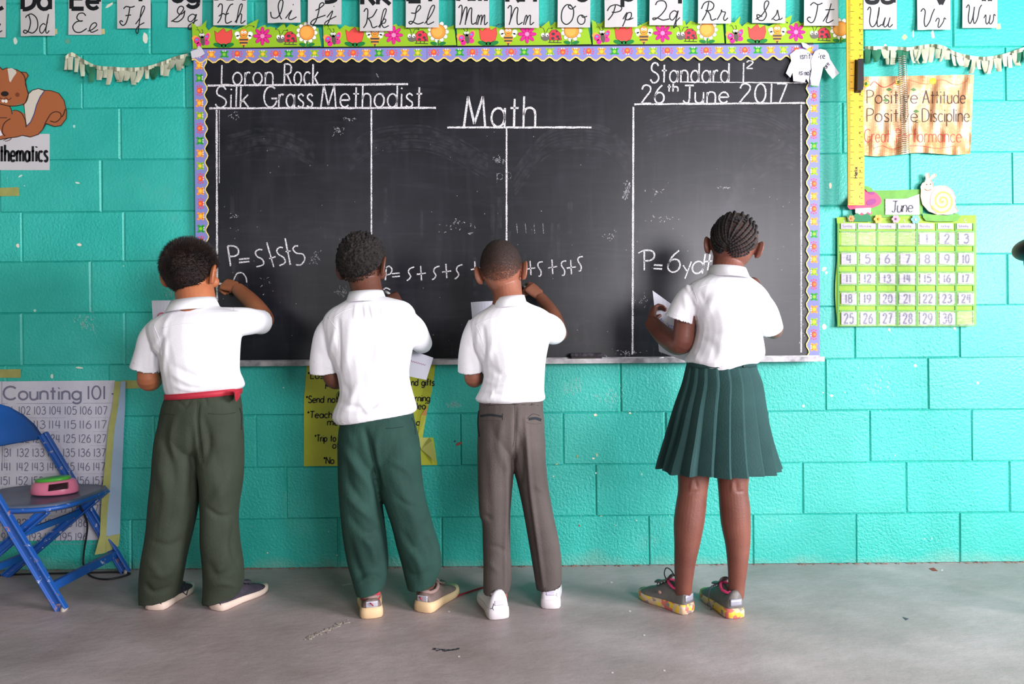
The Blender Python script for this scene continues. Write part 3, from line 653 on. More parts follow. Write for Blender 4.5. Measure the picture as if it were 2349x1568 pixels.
# ---------------------------------------------------------------- purple scalloped border with small animals
BORD = [('h', 440, 980, -.0225, 'purple scalloped border strip with cartoon animals along the left half of the board top'),
        ('h', 980, 1516, -.0235, 'purple scalloped border strip with cartoon animals along the middle of the board top'),
        ('h', 1516, 1878, -.0245, 'purple scalloped border strip with cartoon animals at the right end of the board top'),
        ('l', 138, 700, -.0215, 'upright purple scalloped border strip down the left edge of the board'),
        ('r', 150, 815, -.0225, 'upright purple scalloped border strip down the right edge of the board')]
RED, ORG, GRN, LIM = '#e0543c', '#f09a3c', '#2f9a38', '#8fb82c'
def critter(A, x, y, k, kind, rot):
    ca_, sa_ = math.cos(rot), math.sin(rot)
    T = lambda u, v: (x + (u*ca_ - v*sa_)*k, y + (u*sa_ + v*ca_)*k)
    col = {'r': RED, 'o': ORG, 'g': GRN, 'l': LIM}[kind]; yel = '#f2c23c' if kind != 'g' else '#8cc63c'
    A.ell(*T(0, 0), 8*k, 9*k, col, 2, n=10)
    if kind == 'r':
        for s in (-1, 1):
            for dx, dy in ((11, -6), (13, 0), (11, 6)): A.ell(*T(s*dx, dy), 2.3*k, 2.3*k, '#d94a6a', 2, n=6)
        A.ell(*T(0, 2), 4*k, 4*k, '#f08a3c', 3, n=8)
    else:
        for s in (-1, 1):
            A.ell(*T(s*8, -6), 3.4*k, 3*k, col, 2, n=7); A.ell(*T(s*8, 7), 4*k, 3*k, col, 2, n=7)
        A.ell(*T(0, 1), 4.5*k, 4.5*k, yel, 3, n=8)
    for s in (-1, 1): A.ell(*T(s*3, -8), 2*k, 2*k, '#f6f3ea', 4, n=6); A.ell(*T(s*3, -8), .8*k, .8*k, '#333333', 5, n=5)
PM = mat('border_card_purple', '#8488c4', .5)
for d, s0, s1, Y, lab in BORD:
    cyc = 'rogrolrgolro'
    if d == 'h':
        top = lambda x: 113 - (x-440)*.0075; bot = lambda x: 139 - (x-440)*.0055 - 4.5*math.cos((x-445)/30.2*2*math.pi) + 2
        xs = [s0 + (s1-s0)*i/90 for i in range(91)]
        pts = [(x, top(x)) for x in xs[::10]] + [(x, bot(x)) for x in xs[::-1]]
        o = cut('scalloped_border', pts, Y, .0006, PM); A = Art(Y=Y - .0006)
        A.poly(pts, '#8084c0', 0); A.stroke([(x, bot(x) - 1) for x in xs], 2.6, '#ecd878', 2); A.stroke([(x, bot(x) - 3) for x in xs], 1.2, '#d89a80', 2)
        n = int((s1-s0)/29.6)
        for i in range(n):
            x = s0 + 15 + i*29.6; critter(A, x, top(x) + 11.5, .86, cyc[i % 12], 0 if i % 3 else math.pi)
    else:
        base = 444 if d == 'l' else 1880; sg = 1 if d == 'l' else -1
        left = lambda y: base + (y-140)*.011*(1 if d == 'l' else 0); ed = lambda y: left(y) + sg*(28 + 3.5*math.cos((y-140)/31*2*math.pi))
        ys = [s0 + (s1-s0)*i/100 for i in range(101)]
        pts = [(left(y), y) for y in ys[::10]] + [(ed(y), y) for y in ys[::-1]]
        o = cut('scalloped_border', pts, Y, .0006, PM); A = Art(Y=Y - .0006)
        A.poly(pts, '#8084c0', 0); A.stroke([(ed(y) - sg*1, y) for y in ys], 2.4, '#ecd878', 2)
        n = int((s1-s0)/28.8)
        for i in range(n):
            y = s0 + 12 + i*28.8; critter(A, left(y) + sg*13, y, .84, cyc[(i+1) % 12], sg*math.pi/2)
    tag(o, lab, 'border strip'); A.build('print', o)

# ---------------------------------------------------------------- garden border above the board
GM = mat('garden_card_green', '#8db52a', .5)
def sx(x): return x - 440
GRASS = [(0,52),(-2,48),(8,53),(14,64),(12,56),(20,57),(34,42),(32,58),(38,66),(50,56),(60,60),(72,60),(86,62),(100,66),(112,60),(126,54),(153,41),(147,64),(158,58),(168,54),(172,60),(180,58),(196,63),(212,50),(216,62),(226,52),(240,58),(262,46),(258,60),(274,62),(290,62),(300,58)]
segs = [(440, 737, 'garden border strip at the left end above the board, starting beside the torn white paper'),
        (741, 1047, 'garden border strip of flowers and insects below the letter cards K and L'),
        (1047, 1357, 'garden border strip of flowers and insects below the letter cards M to O'),
        (1358, 1662, 'garden border strip of flowers and insects below the letter cards P to R'),
        (1664, 1944, 'garden border strip below the letter cards S and T, ending at the yellow ruler')]
def garden(si, xs0, xs1, lab):
    Y = -.0145 - .0006*(si % 2); tilt = lambda x: -(x-440)*.0075
    G_ = [(xs0 + gx, gy + 4 + tilt(xs0+gx)) for gx, gy in GRASS if xs0 + gx <= xs1]
    # blades to either side of the joint curl away from the wall a little
    mf = lambda x, y, l: P(x, y, Y - l)
    pts = G_ + [(xs1, 108 + tilt(xs1)), (xs0 + 2, 112 + tilt(xs0))]
    o = cut('garden_border', pts, Y, .0006, GM, mapf=mf); tag(o, lab, 'border strip', None)
    A = Art(lambda x, y, l: mf(x, y, l + .0006))
    def XY(ax, ay): return xs0 + ax, ay + tilt(xs0 + ax) + 1
    A.poly(pts, '#8fba28', 0)
    K = '#40403a'
    # butterfly
    x, y = XY(24, 90)
    A.ell(x-16, y-2, 8, 7, '#f2a04a', 2, 30); A.ell(x-12, y+2, 7, 8, '#d83a86', 3, 30); A.ell(x-8, y+12, 6, 6, '#e0288a', 3); A.ell(x+12, y-7, 6, 10, '#f2a04a', 2, 20); A.ell(x+11, y-6, 5, 9, '#e03a8c', 3, 20); A.ell(x+10, y+7, 7, 6, '#d83a86', 3)
    A.ell(x-13, y, 3, 2, '#4a9ae0', 4); A.ell(x+10, y-7, 3, 2, '#4a9ae0', 4)
    A.ell(x+1, y+3, 5, 11, '#5a564e', 5, -8); A.ell(x-1, y-9, 7, 6, '#5a564e', 5); 
    for s in (-3, 3): A.ell(x-1+s, y-11, 3, 3, '#f2f2ee', 6, n=8); A.ell(x-1+s, y-10.5, 1, 1, '#222', 7, n=6); A.stroke([(x-1+s, y-14), (x-4+s*1.5, y-23), (x-8+s*2, y-22)], 1, K, 5)
    # tulip
    x, y = XY(73, 84)
    A.poly([(x-21,y-14),(x-14,y-8),(x-8,y-14),(x,y-20),(x+6,y-10),(x+18,y-17),(x+20,y-2),(x+16,y+12),(x+6,y+18),(x-8,y+18),(x-18,y+10)], '#e2504a', 2, out='#a83832', ow=1)
    for s in (-1, 1): A.ell(x+s*13, y+19, 11, 5, '#1f7a3a', 3, s*-14)
    A.ell(x, y+20, 6, 5, '#1f7a3a', 3)
    # bee
    x, y = XY(119, 84)
    for s in (-1, 1):
        A.ell(x+s*15, y-6, 6, 6, '#f4f4f0', 2, out='#b8b8b0', ow=.8); A.ell(x+s*13, y+1, 5, 5, '#f4f4f0', 2)
        A.stroke([(x+s*4, y-20), (x+s*12, y-26), (x+s*22, y-24)], 1, K, 2); A.ell(x+s*23, y-23, 2, 2, K, 2, n=6)
    A.poly([(x-9,y+2),(x+9,y+2),(x+11,y+10),(x+5,y+19),(x,y+23),(x-5,y+19),(x-11,y+10)], '#ee9a3e', 3, smooth=True)
    A.stroke([(x-10,y+7),(x+10,y+7)], 4, '#4a4640', 4); A.stroke([(x-9,y+14),(x+9,y+14)], 4, '#4a4640', 4); A.poly([(x-3,y+19),(x+3,y+19),(x,y+26)], '#4a4640', 4)
    A.ell(x, y-8, 9, 10, '#ee9a3e', 4, out='#a8682a', ow=.8)
    for s in (-3.4, 3.4): A.ell(x+s, y-10, 3, 3.2, '#f8f8f4', 5, n=8); A.ell(x+s, y-9.5, 1, 1, '#222', 6, n=6)
    A.stroke([(x-4,y-4),(x,y-2),(x+4,y-4)], 1, '#7a3a2a', 6)
    # pink flower
    x, y = XY(162, 83)
    for i in range(8):
        t = i*math.pi/4; A.ell(x + 13*math.cos(t), y + 13*math.sin(t), 8.5, 4.2, '#dc2a8a', 2, math.degrees(t), n=10, out='#9a2060', ow=.8)
    A.ell(x, y, 5, 5, '#ef8ab8', 4)
    # ladybird
    x, y = XY(215, 86)
    A.poly([(x-2,y+11),(x-3,y-4),(x+4,y-12),(x+14,y-13),(x+23,y-5),(x+26,y+11)], '#d8384a', 2, out='#4a2a2a', ow=1)
    for dx, dy, r in ((7,-3,4.5),(17,3,4),(6,7,4),(20,8,3),(15,-9,2.5)): A.ell(x+dx, y+dy, r, r*.8, '#4c3c40', 3, n=9)
    A.ell(x-11, y+4, 10, 9, '#66625c', 4)
    for s in (-5, 5): A.ell(x-12+s, y-1, 4, 4.6, '#f6f6f2', 5, n=9); A.ell(x-11+s, y+1, 1.8, 1.8, '#222', 6, n=6)
    A.stroke([(x-12,y-6),(x-15,y-16),(x-20,y-18)], 1.1, K, 4); A.stroke([(x-9,y-6),(x-4,y-16),(x+2,y-16)], 1.1, K, 4); A.ell(x-22, y-19, 2, 2, K, 4, n=6); A.ell(x+4, y-16, 2, 2, K, 4, n=6)
    A.stroke([(x-4,y+16),(x+26,y+17)], 2, '#3e4a26', 2)
    for k in (0, 9, 18): A.stroke([(x+k, y+11), (x+k-1, y+17)], 1.6, K, 3)
    # sunflower
    x, y = XY(264, 76)
    for i in range(11):
        t = i*2*math.pi/11; A.ell(x + 19*math.cos(t), y + 19*math.sin(t), 6, 5, '#f4efe6', 2, math.degrees(t), n=9, out='#9a958a', ow=.8)
    A.ell(x, y, 17, 17, '#e8963e', 4, n=20, out='#8a5a2a', ow=1); A.ell(x-2, y-1, 12.5, 13, '#f2a850', 6, n=18)
    A.stroke([(x, y+19), (x+1, y+34)], 3, '#1f7a3a', 3)
    for s in (-1, 1): A.ell(x+s*10, y+27, 8, 4, '#1f7a3a', 3, s*-12)
    A.v = A.v; A.build('print', o)
for i, (a0, a1, lab) in enumerate(segs): garden(i, a0, a1, lab)
# ---------------------------------------------------------------- cursive letter cards
CARD = mat('card_white', '#c9c7c6', .6, nscale=9, namt=.03)
cards = [('C',-62,14,86,76,34,21),('D',46,125,82,76,32,21),('E',158,234,80,74,30,20),('F',268,345,65,58,14,3),('G',386,465,63,50,15,3),('H',490,567,58,53,9,1),('I',612,688,52,45,0,-8),
 ('J',707,784,56,42,6,-8),('K',825,900,71,64,20,10),('L',931,1007,63,56,12,3),('M',1045,1122,64,57,12,2),('N',1158,1236,64,57,13,4),('O',1280,1355,63,56,11,1),('P',1386,1461,62,46,11,0),
 ('Q',1491,1567,58,46,3,-8),('R',1602,1678,54,47,3,-8),('S',1727,1803,53,47,2,-8),('T',1845,1924,59,52,6,-8),('U',1981,2057,67,62,16,6),('V',2103,2179,68,62,20,10),('W',2208,2288,64,55,11,2)]
rc = random.Random(8)
for ch, x0, x1, yb, base, top, bb in cards:
    Y = -.005 if x0 < 430 or x1 > 1950 else -.030
    if x1 > 1950: Y = -.012
    yt = yb - 128; k1 = rc.uniform(.6, 1.4)
    mf = lambda x, y, l, Y=Y, yb=yb, x0=x0, x1=x1, k1=k1: P(x, y, Y - l - .006*k1*max(0, (y-(yb-50))/50)**2 - .003*math.sin((x-x0)/(x1-x0)*math.pi)*(1 if k1 > 1 else -.4))
    o = surf_sheet('letter_card', mf, x0, yt, x1, yb, 6, 8, CARD, None, .0005, outline=lambda u, v: (x0+(x1-x0)*u + 1.5*v*(k1-1)*3, yt+(yb-yt)*v + (1.5 if u < .3 and v > .8 else 0)*(k1-.8)))
    tag(o, f'white handwriting card with cursive {ch} and {ch.lower()} in the row above the board', 'letter card', 'letter cards in a row along the wall top')
    A = Art(mf, base=.0003); h = base - top
    wch = 34 if ch not in 'MWH' else 40
    A.text(ch, x0 + 7, base, h, 2.6, '#1d2226', 1, width=wch, font=CURS); A.text(ch.lower(), x0 + 7 + wch + (2 if ch not in 'M' else 0), base, h, 2.4, '#1d2226', 1, width=(24 if ch not in 'MW' else 27), font=CURS)
    if bb > -5 or True:
        A.text(ch, x0 + 6, bb, 46, 10, '#15191c', 1, width=28); A.text(ch.lower(), x0 + 42, bb, 46, 9, '#15191c', 1, width=28)
    A.build('lettering', o)
# small tape at card corners
TP = mat('masking_tape', '#cfc087', .6, nscale=30, namt=.05)
for x, y in [(126,72),(235,72),(2290,60)]:
    tag(cut('tape_piece', [(x-6,y-5),(x+5,y-6),(x+6,y+6),(x-5,y+7)], 0, .0004, TP, mapf=lambda px, py, l: P(px, py, -.0022 - l)), {126: 'tiny tape bit at the corner of the D card', 235: 'tiny tape bit at the corner of the E card', 2290: 'tiny tape bit at the corner of the W card'}[x], 'tape')
TP2 = mat('old_olive_tape', '#a2a55e', .55, nscale=25, namt=.06)
for pts, lab in [([(-10,431),(43,429),(45,449),(-10,450)], 'olive tape strip on the wall below the mathematics sign'), ([(-10,847),(48,846),(48,866),(-10,866)], 'olive tape strip on the wall at the far left above the counting chart'), ([(279,872),(330,872),(332,890),(280,891)], 'olive tape strip running from the chart corner toward the first boy\'s elbow')]:
    tag(cut('tape_strip', pts, 0, .0005, TP2, mapf=lambda x, y, l: P(x, y, -.0026 - l)), lab, 'tape')
# ---------------------------------------------------------------- squirrel sign
sq = empty('squirrel_cutout', P(40, 320, 0), 'brown paper squirrel cutout sitting on the mathematics sign', 'cutout')
SQ = mat('squirrel_card', '#a5613c', .6)
body = [(-60,330),(-70,170),(-40,160),(-4,150),(6,160),(14,156),(26,157),(38,160),(48,165),(60,166),(65,173),(60,182),(58,192),(62,205),(65,216),(74,207),(88,203),(102,207),(118,208),(135,214),(147,230),(153,256),(152,272),(140,288),(125,290),(106,283),(98,297),(88,308),(70,314),(52,310),(38,314),(20,316),(-10,322)]
cut('body', body, 0, .0008, SQ, sq, mapf=lambda x, y, l: P(x, y, -.0035 - l))
A = Art(Y=-.0044); DK = '#3a2a22'
A.poly(body, '#a5613c', 0); A.stroke(body, 1.8, DK, 2)
A.poly([(65,216),(74,207),(88,203),(102,208),(92,222),(84,240),(78,262),(70,280),(61,289),(58,270),(55,240),(58,236)], '#cfc8ba', 2, out=DK, ow=1.4)
A.stroke([(102,208),(92,222),(84,240),(78,262),(70,280),(61,289)], 1.8, '#2f3f7a', 5)
A.stroke(crom([(104,282),(112,268),(118,260),(128,256),(138,259),(140,268),(134,276),(126,280),(115,277)],5), 2, DK, 5); A.stroke([(150,250),(146,262),(142,268)], 2.4, DK, 5)
A.stroke([(104,282),(98,297),(88,308)], 1.6, DK, 5)
A.poly([(17,157),(27,156),(36,161),(38,167),(30,178),(24,189),(21,185),(19,170)], '#cfc8ba', 3, smooth=False)
A.stroke(crom([(48,165),(56,175),(59,190),(62,205),(65,218),(58,236),(42,242),(22,243),(0,238)],5), 2, DK, 5)
A.poly([(24,245),(50,238),(55,246),(57,262),(45,254),(34,253),(28,256)], '#18a890', 3)
A.stroke([(22,243),(26,250),(28,262)], 1.6, DK, 5); A.stroke(crom([(28,254),(38,253),(50,260),(58,276),(60,292)],5), 1.6, DK, 5); A.stroke(crom([(24,272),(12,280),(6,292),(6,304),(12,312)],5), 2, DK, 5); A.stroke([(0,270),(16,270)], 1.6, DK, 5)
A.ell(11, 215, 9, 6, '#26201e', 4); A.ell(40, 217, 5, 5, '#7a4128', 4); A.ell(7, 231, 3.5, 4, '#ece8e0', 4); A.ell(14, 232, 3.5, 4, '#ece8e0', 4); A.stroke(crom([(0,224),(8,228),(14,224),(20,229),(26,224)],4), 1.3, DK, 5)
A.poly([(-2,292),(6,310),(-2,312)], '#dfe0ea', 3)
A.build('print', sq)
mc = mat('sign_card', '#c9c8cb', .6, nscale=6, namt=.02)
s = surf_sheet('mathematics_sign', lambda x, y, l: P(x, y, -.0024 - l), -120, 307, 114, 390, 4, 2, mc, None, .0006); tag(s, 'white sign reading thematics in black under the paper squirrel', 'sign')
A = Art(Y=-.0031); A.text('thematics', 1, 370, 38, 5.2, '#16191c', 1, width=108, gap=.22); A.stroke(crom([(8,322),(16,318),(26,316),(22,321),(12,324)],4), 1.4, '#5a3a2a', 1); A.build('lettering', s)

# ---------------------------------------------------------------- crepe paper garlands
CRP = mat('crepe_paper_cream', '#b9bca4', .8, nscale=14, col2='#98a389'); CRG = mat('crepe_paper_green', '#1f6b4c', .8, nscale=20, namt=.1)
def garland(pts, lab, greens, drop, seed, wband=9):
    r = random.Random(seed); c = crom(pts, 8); g = empty('paper_garland', P(c[len(c)//2][0], c[len(c)//2][1]), lab, 'garland', None)
    mf = lambda x, y, l: P(x, y, -.012 - l - .007*math.sin(x*.17) - .004*math.sin(x*.43))
    # band
    mb = MB(); n = len(c)
    for l in (0, .0006): mb.v += [tuple(mf(x, y + e, l)) for e in (0, wband) for x, y in c]
    for i in range(n-1): mb.f.append((2*n+i, 3*n+i, 3*n+i+1, 2*n+i+1)); mb.f.append((i, i+1, n+i+1, n+i)); mb.f.append((i, 2*n+i, 2*n+i+1, i+1)); mb.f.append((n+i, n+i+1, 3*n+i+1, 3*n+i))
    mb.mi = [0]*len(mb.f); mb.build('band', CRP, g)
    x = c[0][0]; i = 0
    while x < c[-1][0] - 4:
        wd = r.uniform(7, 17); yy = np.interp(x + wd/2, [q[0] for q in c], [q[1] for q in c]) + wband - 2; L_ = drop*r.uniform(.7, 1.3); off = r.uniform(-9, 9); tw = r.uniform(-.012, .012); ph = r.uniform(0, 6)
        mt = CRG if any(a <= x <= b for a, b in greens) else CRP
        rows = []
        for l in (0, .0007):
            for k in range(5):
                t = k/4; sh = off*t*t; ww = wd*(1 - .25*t*r.uniform(.6, 1.4))
                for u in (0, .5, 1):
                    p = P(x + sh + ww*u, yy + L_*t, -.013 - l - .012*t*abs(math.sin(ph)) + tw*(u-.5)*t - .003*(1-abs(2*u-1))*t); rows.append(p)
        m2 = MB(); fs = []
        for k in range(4):
            for u in range(2):
                a = k*3+u; fs.append((a, a+1, a+4, a+3)); b = a+15; fs.append((b, b+3, b+4, b+1))
        m2.add(rows, fs); m2.build('fringe_strip', mt, g, True)
        x += wd + r.uniform(-4, 3); i += 1
garland([(149,130),(158,122),(168,121),(190,135),(222,150),(260,153),(290,155),(330,153),(370,142),(400,130),(432,122)], 'cream crepe paper fringe garland hanging left of the chalkboard', [(190,206),(340,366),(418,440)], 27, 3)
garland([(1984,106),(2030,106),(2085,108),(2110,104),(2140,101),(2165,105),(2190,118),(2225,127),(2260,130),(2300,124),(2349,108),(2370,100)], 'cream and green crepe paper fringe garland hanging right of the yellow ruler', [(1984,2020),(2044,2080),(2322,2380)], 28, 6)

# torn paper on board corner, mitten shaped word cut-outs at right corner
WP = mat('paper_white', '#d4d3da', .55)
o = cut('torn_paper', [(437,118),(452,112),(456,104),(464,112),(470,123),(460,129),(440,134)], 0, .0006, WP, mapf=lambda x, y, l: P(x, y, -.026 - l - .006*max(0,(x-450)/20))); tag(o, 'torn white paper scrap on the upper left corner of the board border', 'paper')
def lob(pts, Y, lab, words, seed):
    mf = lambda x, y, l: P(x, y, Y - l - .006*math.sin((x+seed*9)*.05)**2 - .00025*max(0, y-150))
    o = cut('word_cutout', pts, 0, .0006, WP, mapf=mf); tag(o, lab, 'paper cutout')
    A = Art(lambda x, y, l: mf(x, y, l + .0006))
    for t, x, y, h, wd, rot in words: A.text(t, x, y, h, 1.5, '#3a3a46', 1, width=wd, rot=rot)
    A.build('lettering', o)
lob([(1812,125),(1826,114),(1842,112),(1856,118),(1864,130),(1861,155),(1857,172),(1855,190),(1849,180),(1846,189),(1820,186),(1818,166),(1813,178),(1803,168),(1810,150),(1815,140)], -.030, 'white shirt shaped word cutout reading isn\'t and is, at the board corner', [("isn't", 1836, 135, 14, 24, 0), ('is', 1833, 171, 12, 8, .1), ('not', 1847, 173, 12, 14, -.1)], 1)
lob([(1864,128),(1870,117),(1882,112),(1894,115),(1901,124),(1904,136),(1925,168),(1910,181),(1899,168),(1889,152),(1884,175),(1878,197),(1862,196),(1858,180),(1862,160),(1860,140)], -.034, 'white shirt shaped word cutout reading We\'re and are, beside the ruler', [("We're", 1868, 138, 14, 26, -.15), ('we', 1868, 174, 10, 14, -.5), ('are', 1896, 158, 10, 14, -.95)], 2)
o = cut('tape_wad', [(1838,97),(1850,100),(1858,107),(1852,112),(1842,108)], 0, .001, WP, mapf=lambda x, y, l: P(x, y, -.031 - l - .008*math.sin(x*.2)**2)); tag(o, 'small crumpled white tape wad above the word cutouts', 'tape')

# ---------------------------------------------------------------- metre ruler
Y = -.075
r0, r1 = P(1944, -60, Y), P(1982, 470, Y)
ru = empty('metre_ruler', P(1963, 470, Y), 'long yellow metre ruler with black grip hanging upright right of the board', 'ruler')
rx0 = P(1944, 300, Y).x; rx1 = P(1982, 300, Y).x
MB().box((rx0, Y, r1.z), (rx1, Y + .006, r0.z)).build('blade', mat('yellow_plastic', '#f2bb2c', .4, nscale=5, namt=.03), ru, bevel=.001)
A = Art(Y=Y, base=.0003)
y = 466; i = 0
while y > -10:
    xl = 1945 + (y-300)*.0; ln = 14 if i % 10 == 0 else (10 if i % 5 == 0 else 6)
    A.stroke([(1945, y), (1945+ln, y)], 1.1, '#4a3a1c', 1)
    if i % 4 == 0: A.stroke([(1979, y), (1979-(9 if i % 20 == 0 else 5), y)], 1.1, '#4a3a1c', 1)
    if i % 10 == 5: A.text(str((i//10) % 9 + 1), 1971, y+2, 5, 1.2, '#4a3a1c', 1, width=3)
    y -= 2.93*1.0; i += 1
A.text('Helix', 1967, 408, 8, 1.8, '#2e2a24', 1, width=25, rot=-math.pi/2)
A.build('markings', ru)
h = MB(); hx0, hx1 = P(1960, 170, Y).x, P(1976, 170, Y).x; z0, z1 = P(1968, 212, Y).z, P(1968, 138, Y).z
h.add([(hx0, Y-.0005, z0), (hx1-.004, Y-.0005, z0), (hx1, Y-.0005, z0+.02), (hx1, Y-.0005, z1), (hx0+.004, Y-.0005, z1)] + [(hx0+.003, Y-.02, z0+.004), (hx1-.006, Y-.02, z0+.004), (hx1-.003, Y-.02, z0+.022), (hx1-.003, Y-.02, z1-.004), (hx0+.006, Y-.02, z1-.004)],
      [(0,1,2,3,4), (9,8,7,6,5)] + [(i, (i+1) % 5, 5+(i+1) % 5, 5+i) for i in range(5)])
h.build('handle', mat('black_plastic', '#1c1b1d', .35), ru, bevel=.002)
MB().tube([(rx0+.03, Y+.006, r0.z-.03), (rx0+.03, -.001, r0.z-.03)], .004, 8).build('hanging_peg', mat('steel', '#8c8c90', .3, 1.0), ru)
# ---------------------------------------------------------------- coil of wire
co = MB(); pts = []; n = 46*12
for i in range(n+1):
    t = i/12*2*math.pi; py = 128 + 224*i/n; px = 2069 + 8*i/n
    c = P(px, py, -.040); pts.append(c + Vector((math.cos(t)*.0145, math.sin(t)*.0145, 0)))
o = co.tube(pts, .0014, 6).build('wire_coil', mat('steel_bright', '#b9b6a8', .28, 1.0), None, True); tag(o, 'long silvery wire coil hanging in front of the gold foil poster', 'wire coil')
# ---------------------------------------------------------------- gold foil poster
FO = mat('gold_foil', '#c98f5e', .36, .3, nscale=7, col2='#e6bf98', bump=.004, bscale=24)
def foil(x, y, l):
    u = (x-1986)/246; v = (y-173)/180
    d = .004*math.sin(u*26 + 3*math.sin(v*4)) + .003*math.sin(u*47 + v*5) + .002*noise.noise(Vector((x*.05, y*.02, 0))) + .006*abs(math.sin(u*math.pi))
    return P(x, y, -.010 - l - max(d + .004, 0))
fo = surf_sheet('foil_poster', foil, 1985, 173, 2233, 354, 60, 26, FO, None, .0006, outline=lambda u, v: (1976 + 258*u - 8*u*v, 173 + 3*(1-u) + 180*v - 2*u + (3*math.sin(u*9) if v > .95 else 0)))
tag(fo, 'crinkled gold foil poster with red and grey handwriting behind the wire coil', 'poster')
A = Art(foil, base=.0008)
for y, x, t, wd, col in [(237, 1989, 'Positive', 116, '#4a3c3a'), (237, 2117, 'Attitude', 98, '#4a3c3a'), (279, 1989, 'Positive', 116, '#4a3c3a'), (279, 2116, 'Discipline', 108, '#4a3c3a'), (326, 1983, 'Great', 58, '#cf5a48'), (326, 2056, 'Performance', 150, '#cf5a48')]:
    A.text(t, x, y, 30, 2.0, col, 1, width=wd)
A.stroke(crom([(1996,196),(2006,187),(2018,196),(2030,200),(2048,192),(2055,186)],5), 1.6, '#c8452f', 1); A.stroke(crom([(2086,183),(2110,190),(2130,192),(2145,186),(2165,183),(2190,194),(2215,188),(2222,178)],5), 1.3, '#cf7a4f', 1); A.stroke(crom([(2005,340),(2025,334),(2045,342),(2070,336),(2110,334),(2150,340),(2190,335)],5), 1.3, '#cf5a48', 1)
for x, y in [(1987,192),(2062,188),(2140,186)]:
    A.ell(x, y, 8, 8, '#e8b82a', 2, n=8); A.ell(x, y, 3, 4, '#3c7a2a', 3, n=8)
for x, y in [(2040,205),(2096,205),(2105,278),(2102,255),(2032,230)]: A.poly([(x-7,y),(x,y-4),(x+7,y+1),(x,y+4)], '#4f7a44', 2)
A.build('lettering', fo)

# ---------------------------------------------------------------- pocket calendar
GC = mat('calendar_fabric', '#8fb53a', .7, nscale=12, namt=.06, bump=.003, bscale=30); GT = mat('calendar_binding', '#58983f', .6)
CX = [1927, 1966, 2012, 2058, 2103, 2149, 2193, 2237]; CY0 = 497
def cal(x, y, l): return P(x, y, -.012 - l - .004*math.sin((x-1920)*.045) - .006*max(0, (y-700)/50)**2)
cal_o = empty('pocket_calendar', P(2080, 750), 'green fabric pocket calendar with numbered cards hanging on the right', 'calendar')
edge = [(1919,497),(1945,500),(2000,498),(2060,496),(2120,497),(2180,494),(2238,491),(2238,560),(2239,640),(2237,700),(2237,746),(2180,748),(2100,750),(2000,751),(1926,751),(1920,747),(1922,690),(1925,620),(1922,560)]
surf_sheet('backing', cal, 1919, 496, 2239, 749, 40, 24, GC, cal_o, .001, outline=lambda u, v: (1919 + 3*math.sin(v*7) + (2239-1919)*u - 3*math.sin(v*7)*u, 498 - 5*u + 251*v))
for i, x in enumerate([1923] + CX[1:-1] + [2234]):
    A_ = MB(); 
    surf_sheet('binding_strip', lambda px, py, l: cal(px, py, l + .0022), x-2, 512, x+2, 748, 1, 20, GT, cal_o, .0018)
rows = [(533,562),(580,608),(626,652),(671,699),(715,746)]
for a0, a1 in rows:
    surf_sheet('pocket_hem', lambda px, py, l: cal(px, py, l + .0035), 1926, a0-4, 2237, a0-1, 40, 1, GT, cal_o, .001)
    surf_sheet('pocket_seam', lambda px, py, l: cal(px, py, l + .0030), 1926, a1, 2237, a1+2.4, 40, 1, GT, cal_o, .001)
def film_mat():
    m = bpy.data.materials.new('clear_film'); m.use_nodes = True; nt = m.node_tree; b = nt.nodes['Principled BSDF']
    b.inputs['Base Color'].default_value = (.95, .97, .98, 1); b.inputs['Roughness'].default_value = .12; b.inputs['Alpha'].default_value = .11; b.inputs['Specular IOR Level'].default_value = 1.0
    n = nt.nodes.new('ShaderNodeTexNoise'); n.inputs['Scale'].default_value = 45; n.inputs['Distortion'].default_value = 1.5; tc = nt.nodes.new('ShaderNodeTexCoord'); mp = nt.nodes.new('ShaderNodeMapping'); mp.inputs['Scale'].default_value = (.5, 1, 2.2); nt.links.new(tc.outputs['Object'], mp.inputs[0]); nt.links.new(mp.outputs[0], n.inputs['Vector'])
    bp = nt.nodes.new('ShaderNodeBump'); bp.inputs['Distance'].default_value = .012; nt.links.new(n.outputs['Fac'], bp.inputs['Height']); nt.links.new(bp.outputs[0], b.inputs['Normal'])
    MATS['film'] = m; return m
FM = film_mat(); NC = mat('number_card', '#aaa5bd', .6)
day = ['Sunday', 'Monday', 'Tuesday', 'Wednesday', 'Thursday', 'Friday', 'Saturday']
rk = random.Random(21)
for i in range(7):
    xa, xb = CX[i] + 2, CX[i+1] - 3 - (4 if i > 3 else 0)
    o = surf_sheet('day_label', lambda px, py, l: cal(px, py, l + .004), xa, 512, xb, 525, 3, 1, NC, cal_o, .0006)
    A = Art(lambda px, py, l: cal(px, py, l + .0046)); A.text(day[i], xa + 5, 521, 6, .9, '#a09aa8', 1, width=(xb-xa)*.65); A.build('lettering', o)
num = 1
NW = lambda n: ['', 'one', 'two', 'three', 'four', 'five', 'six', 'seven', 'eight', 'nine', 'ten', 'eleven', 'twelve', 'thirteen', 'fourteen', 'fifteen', 'sixteen', 'seventeen', 'eighteen', 'nineteen', 'twenty'][n] if n <= 20 else ('twenty ' + NW(n-20) if n < 30 else 'thirty')
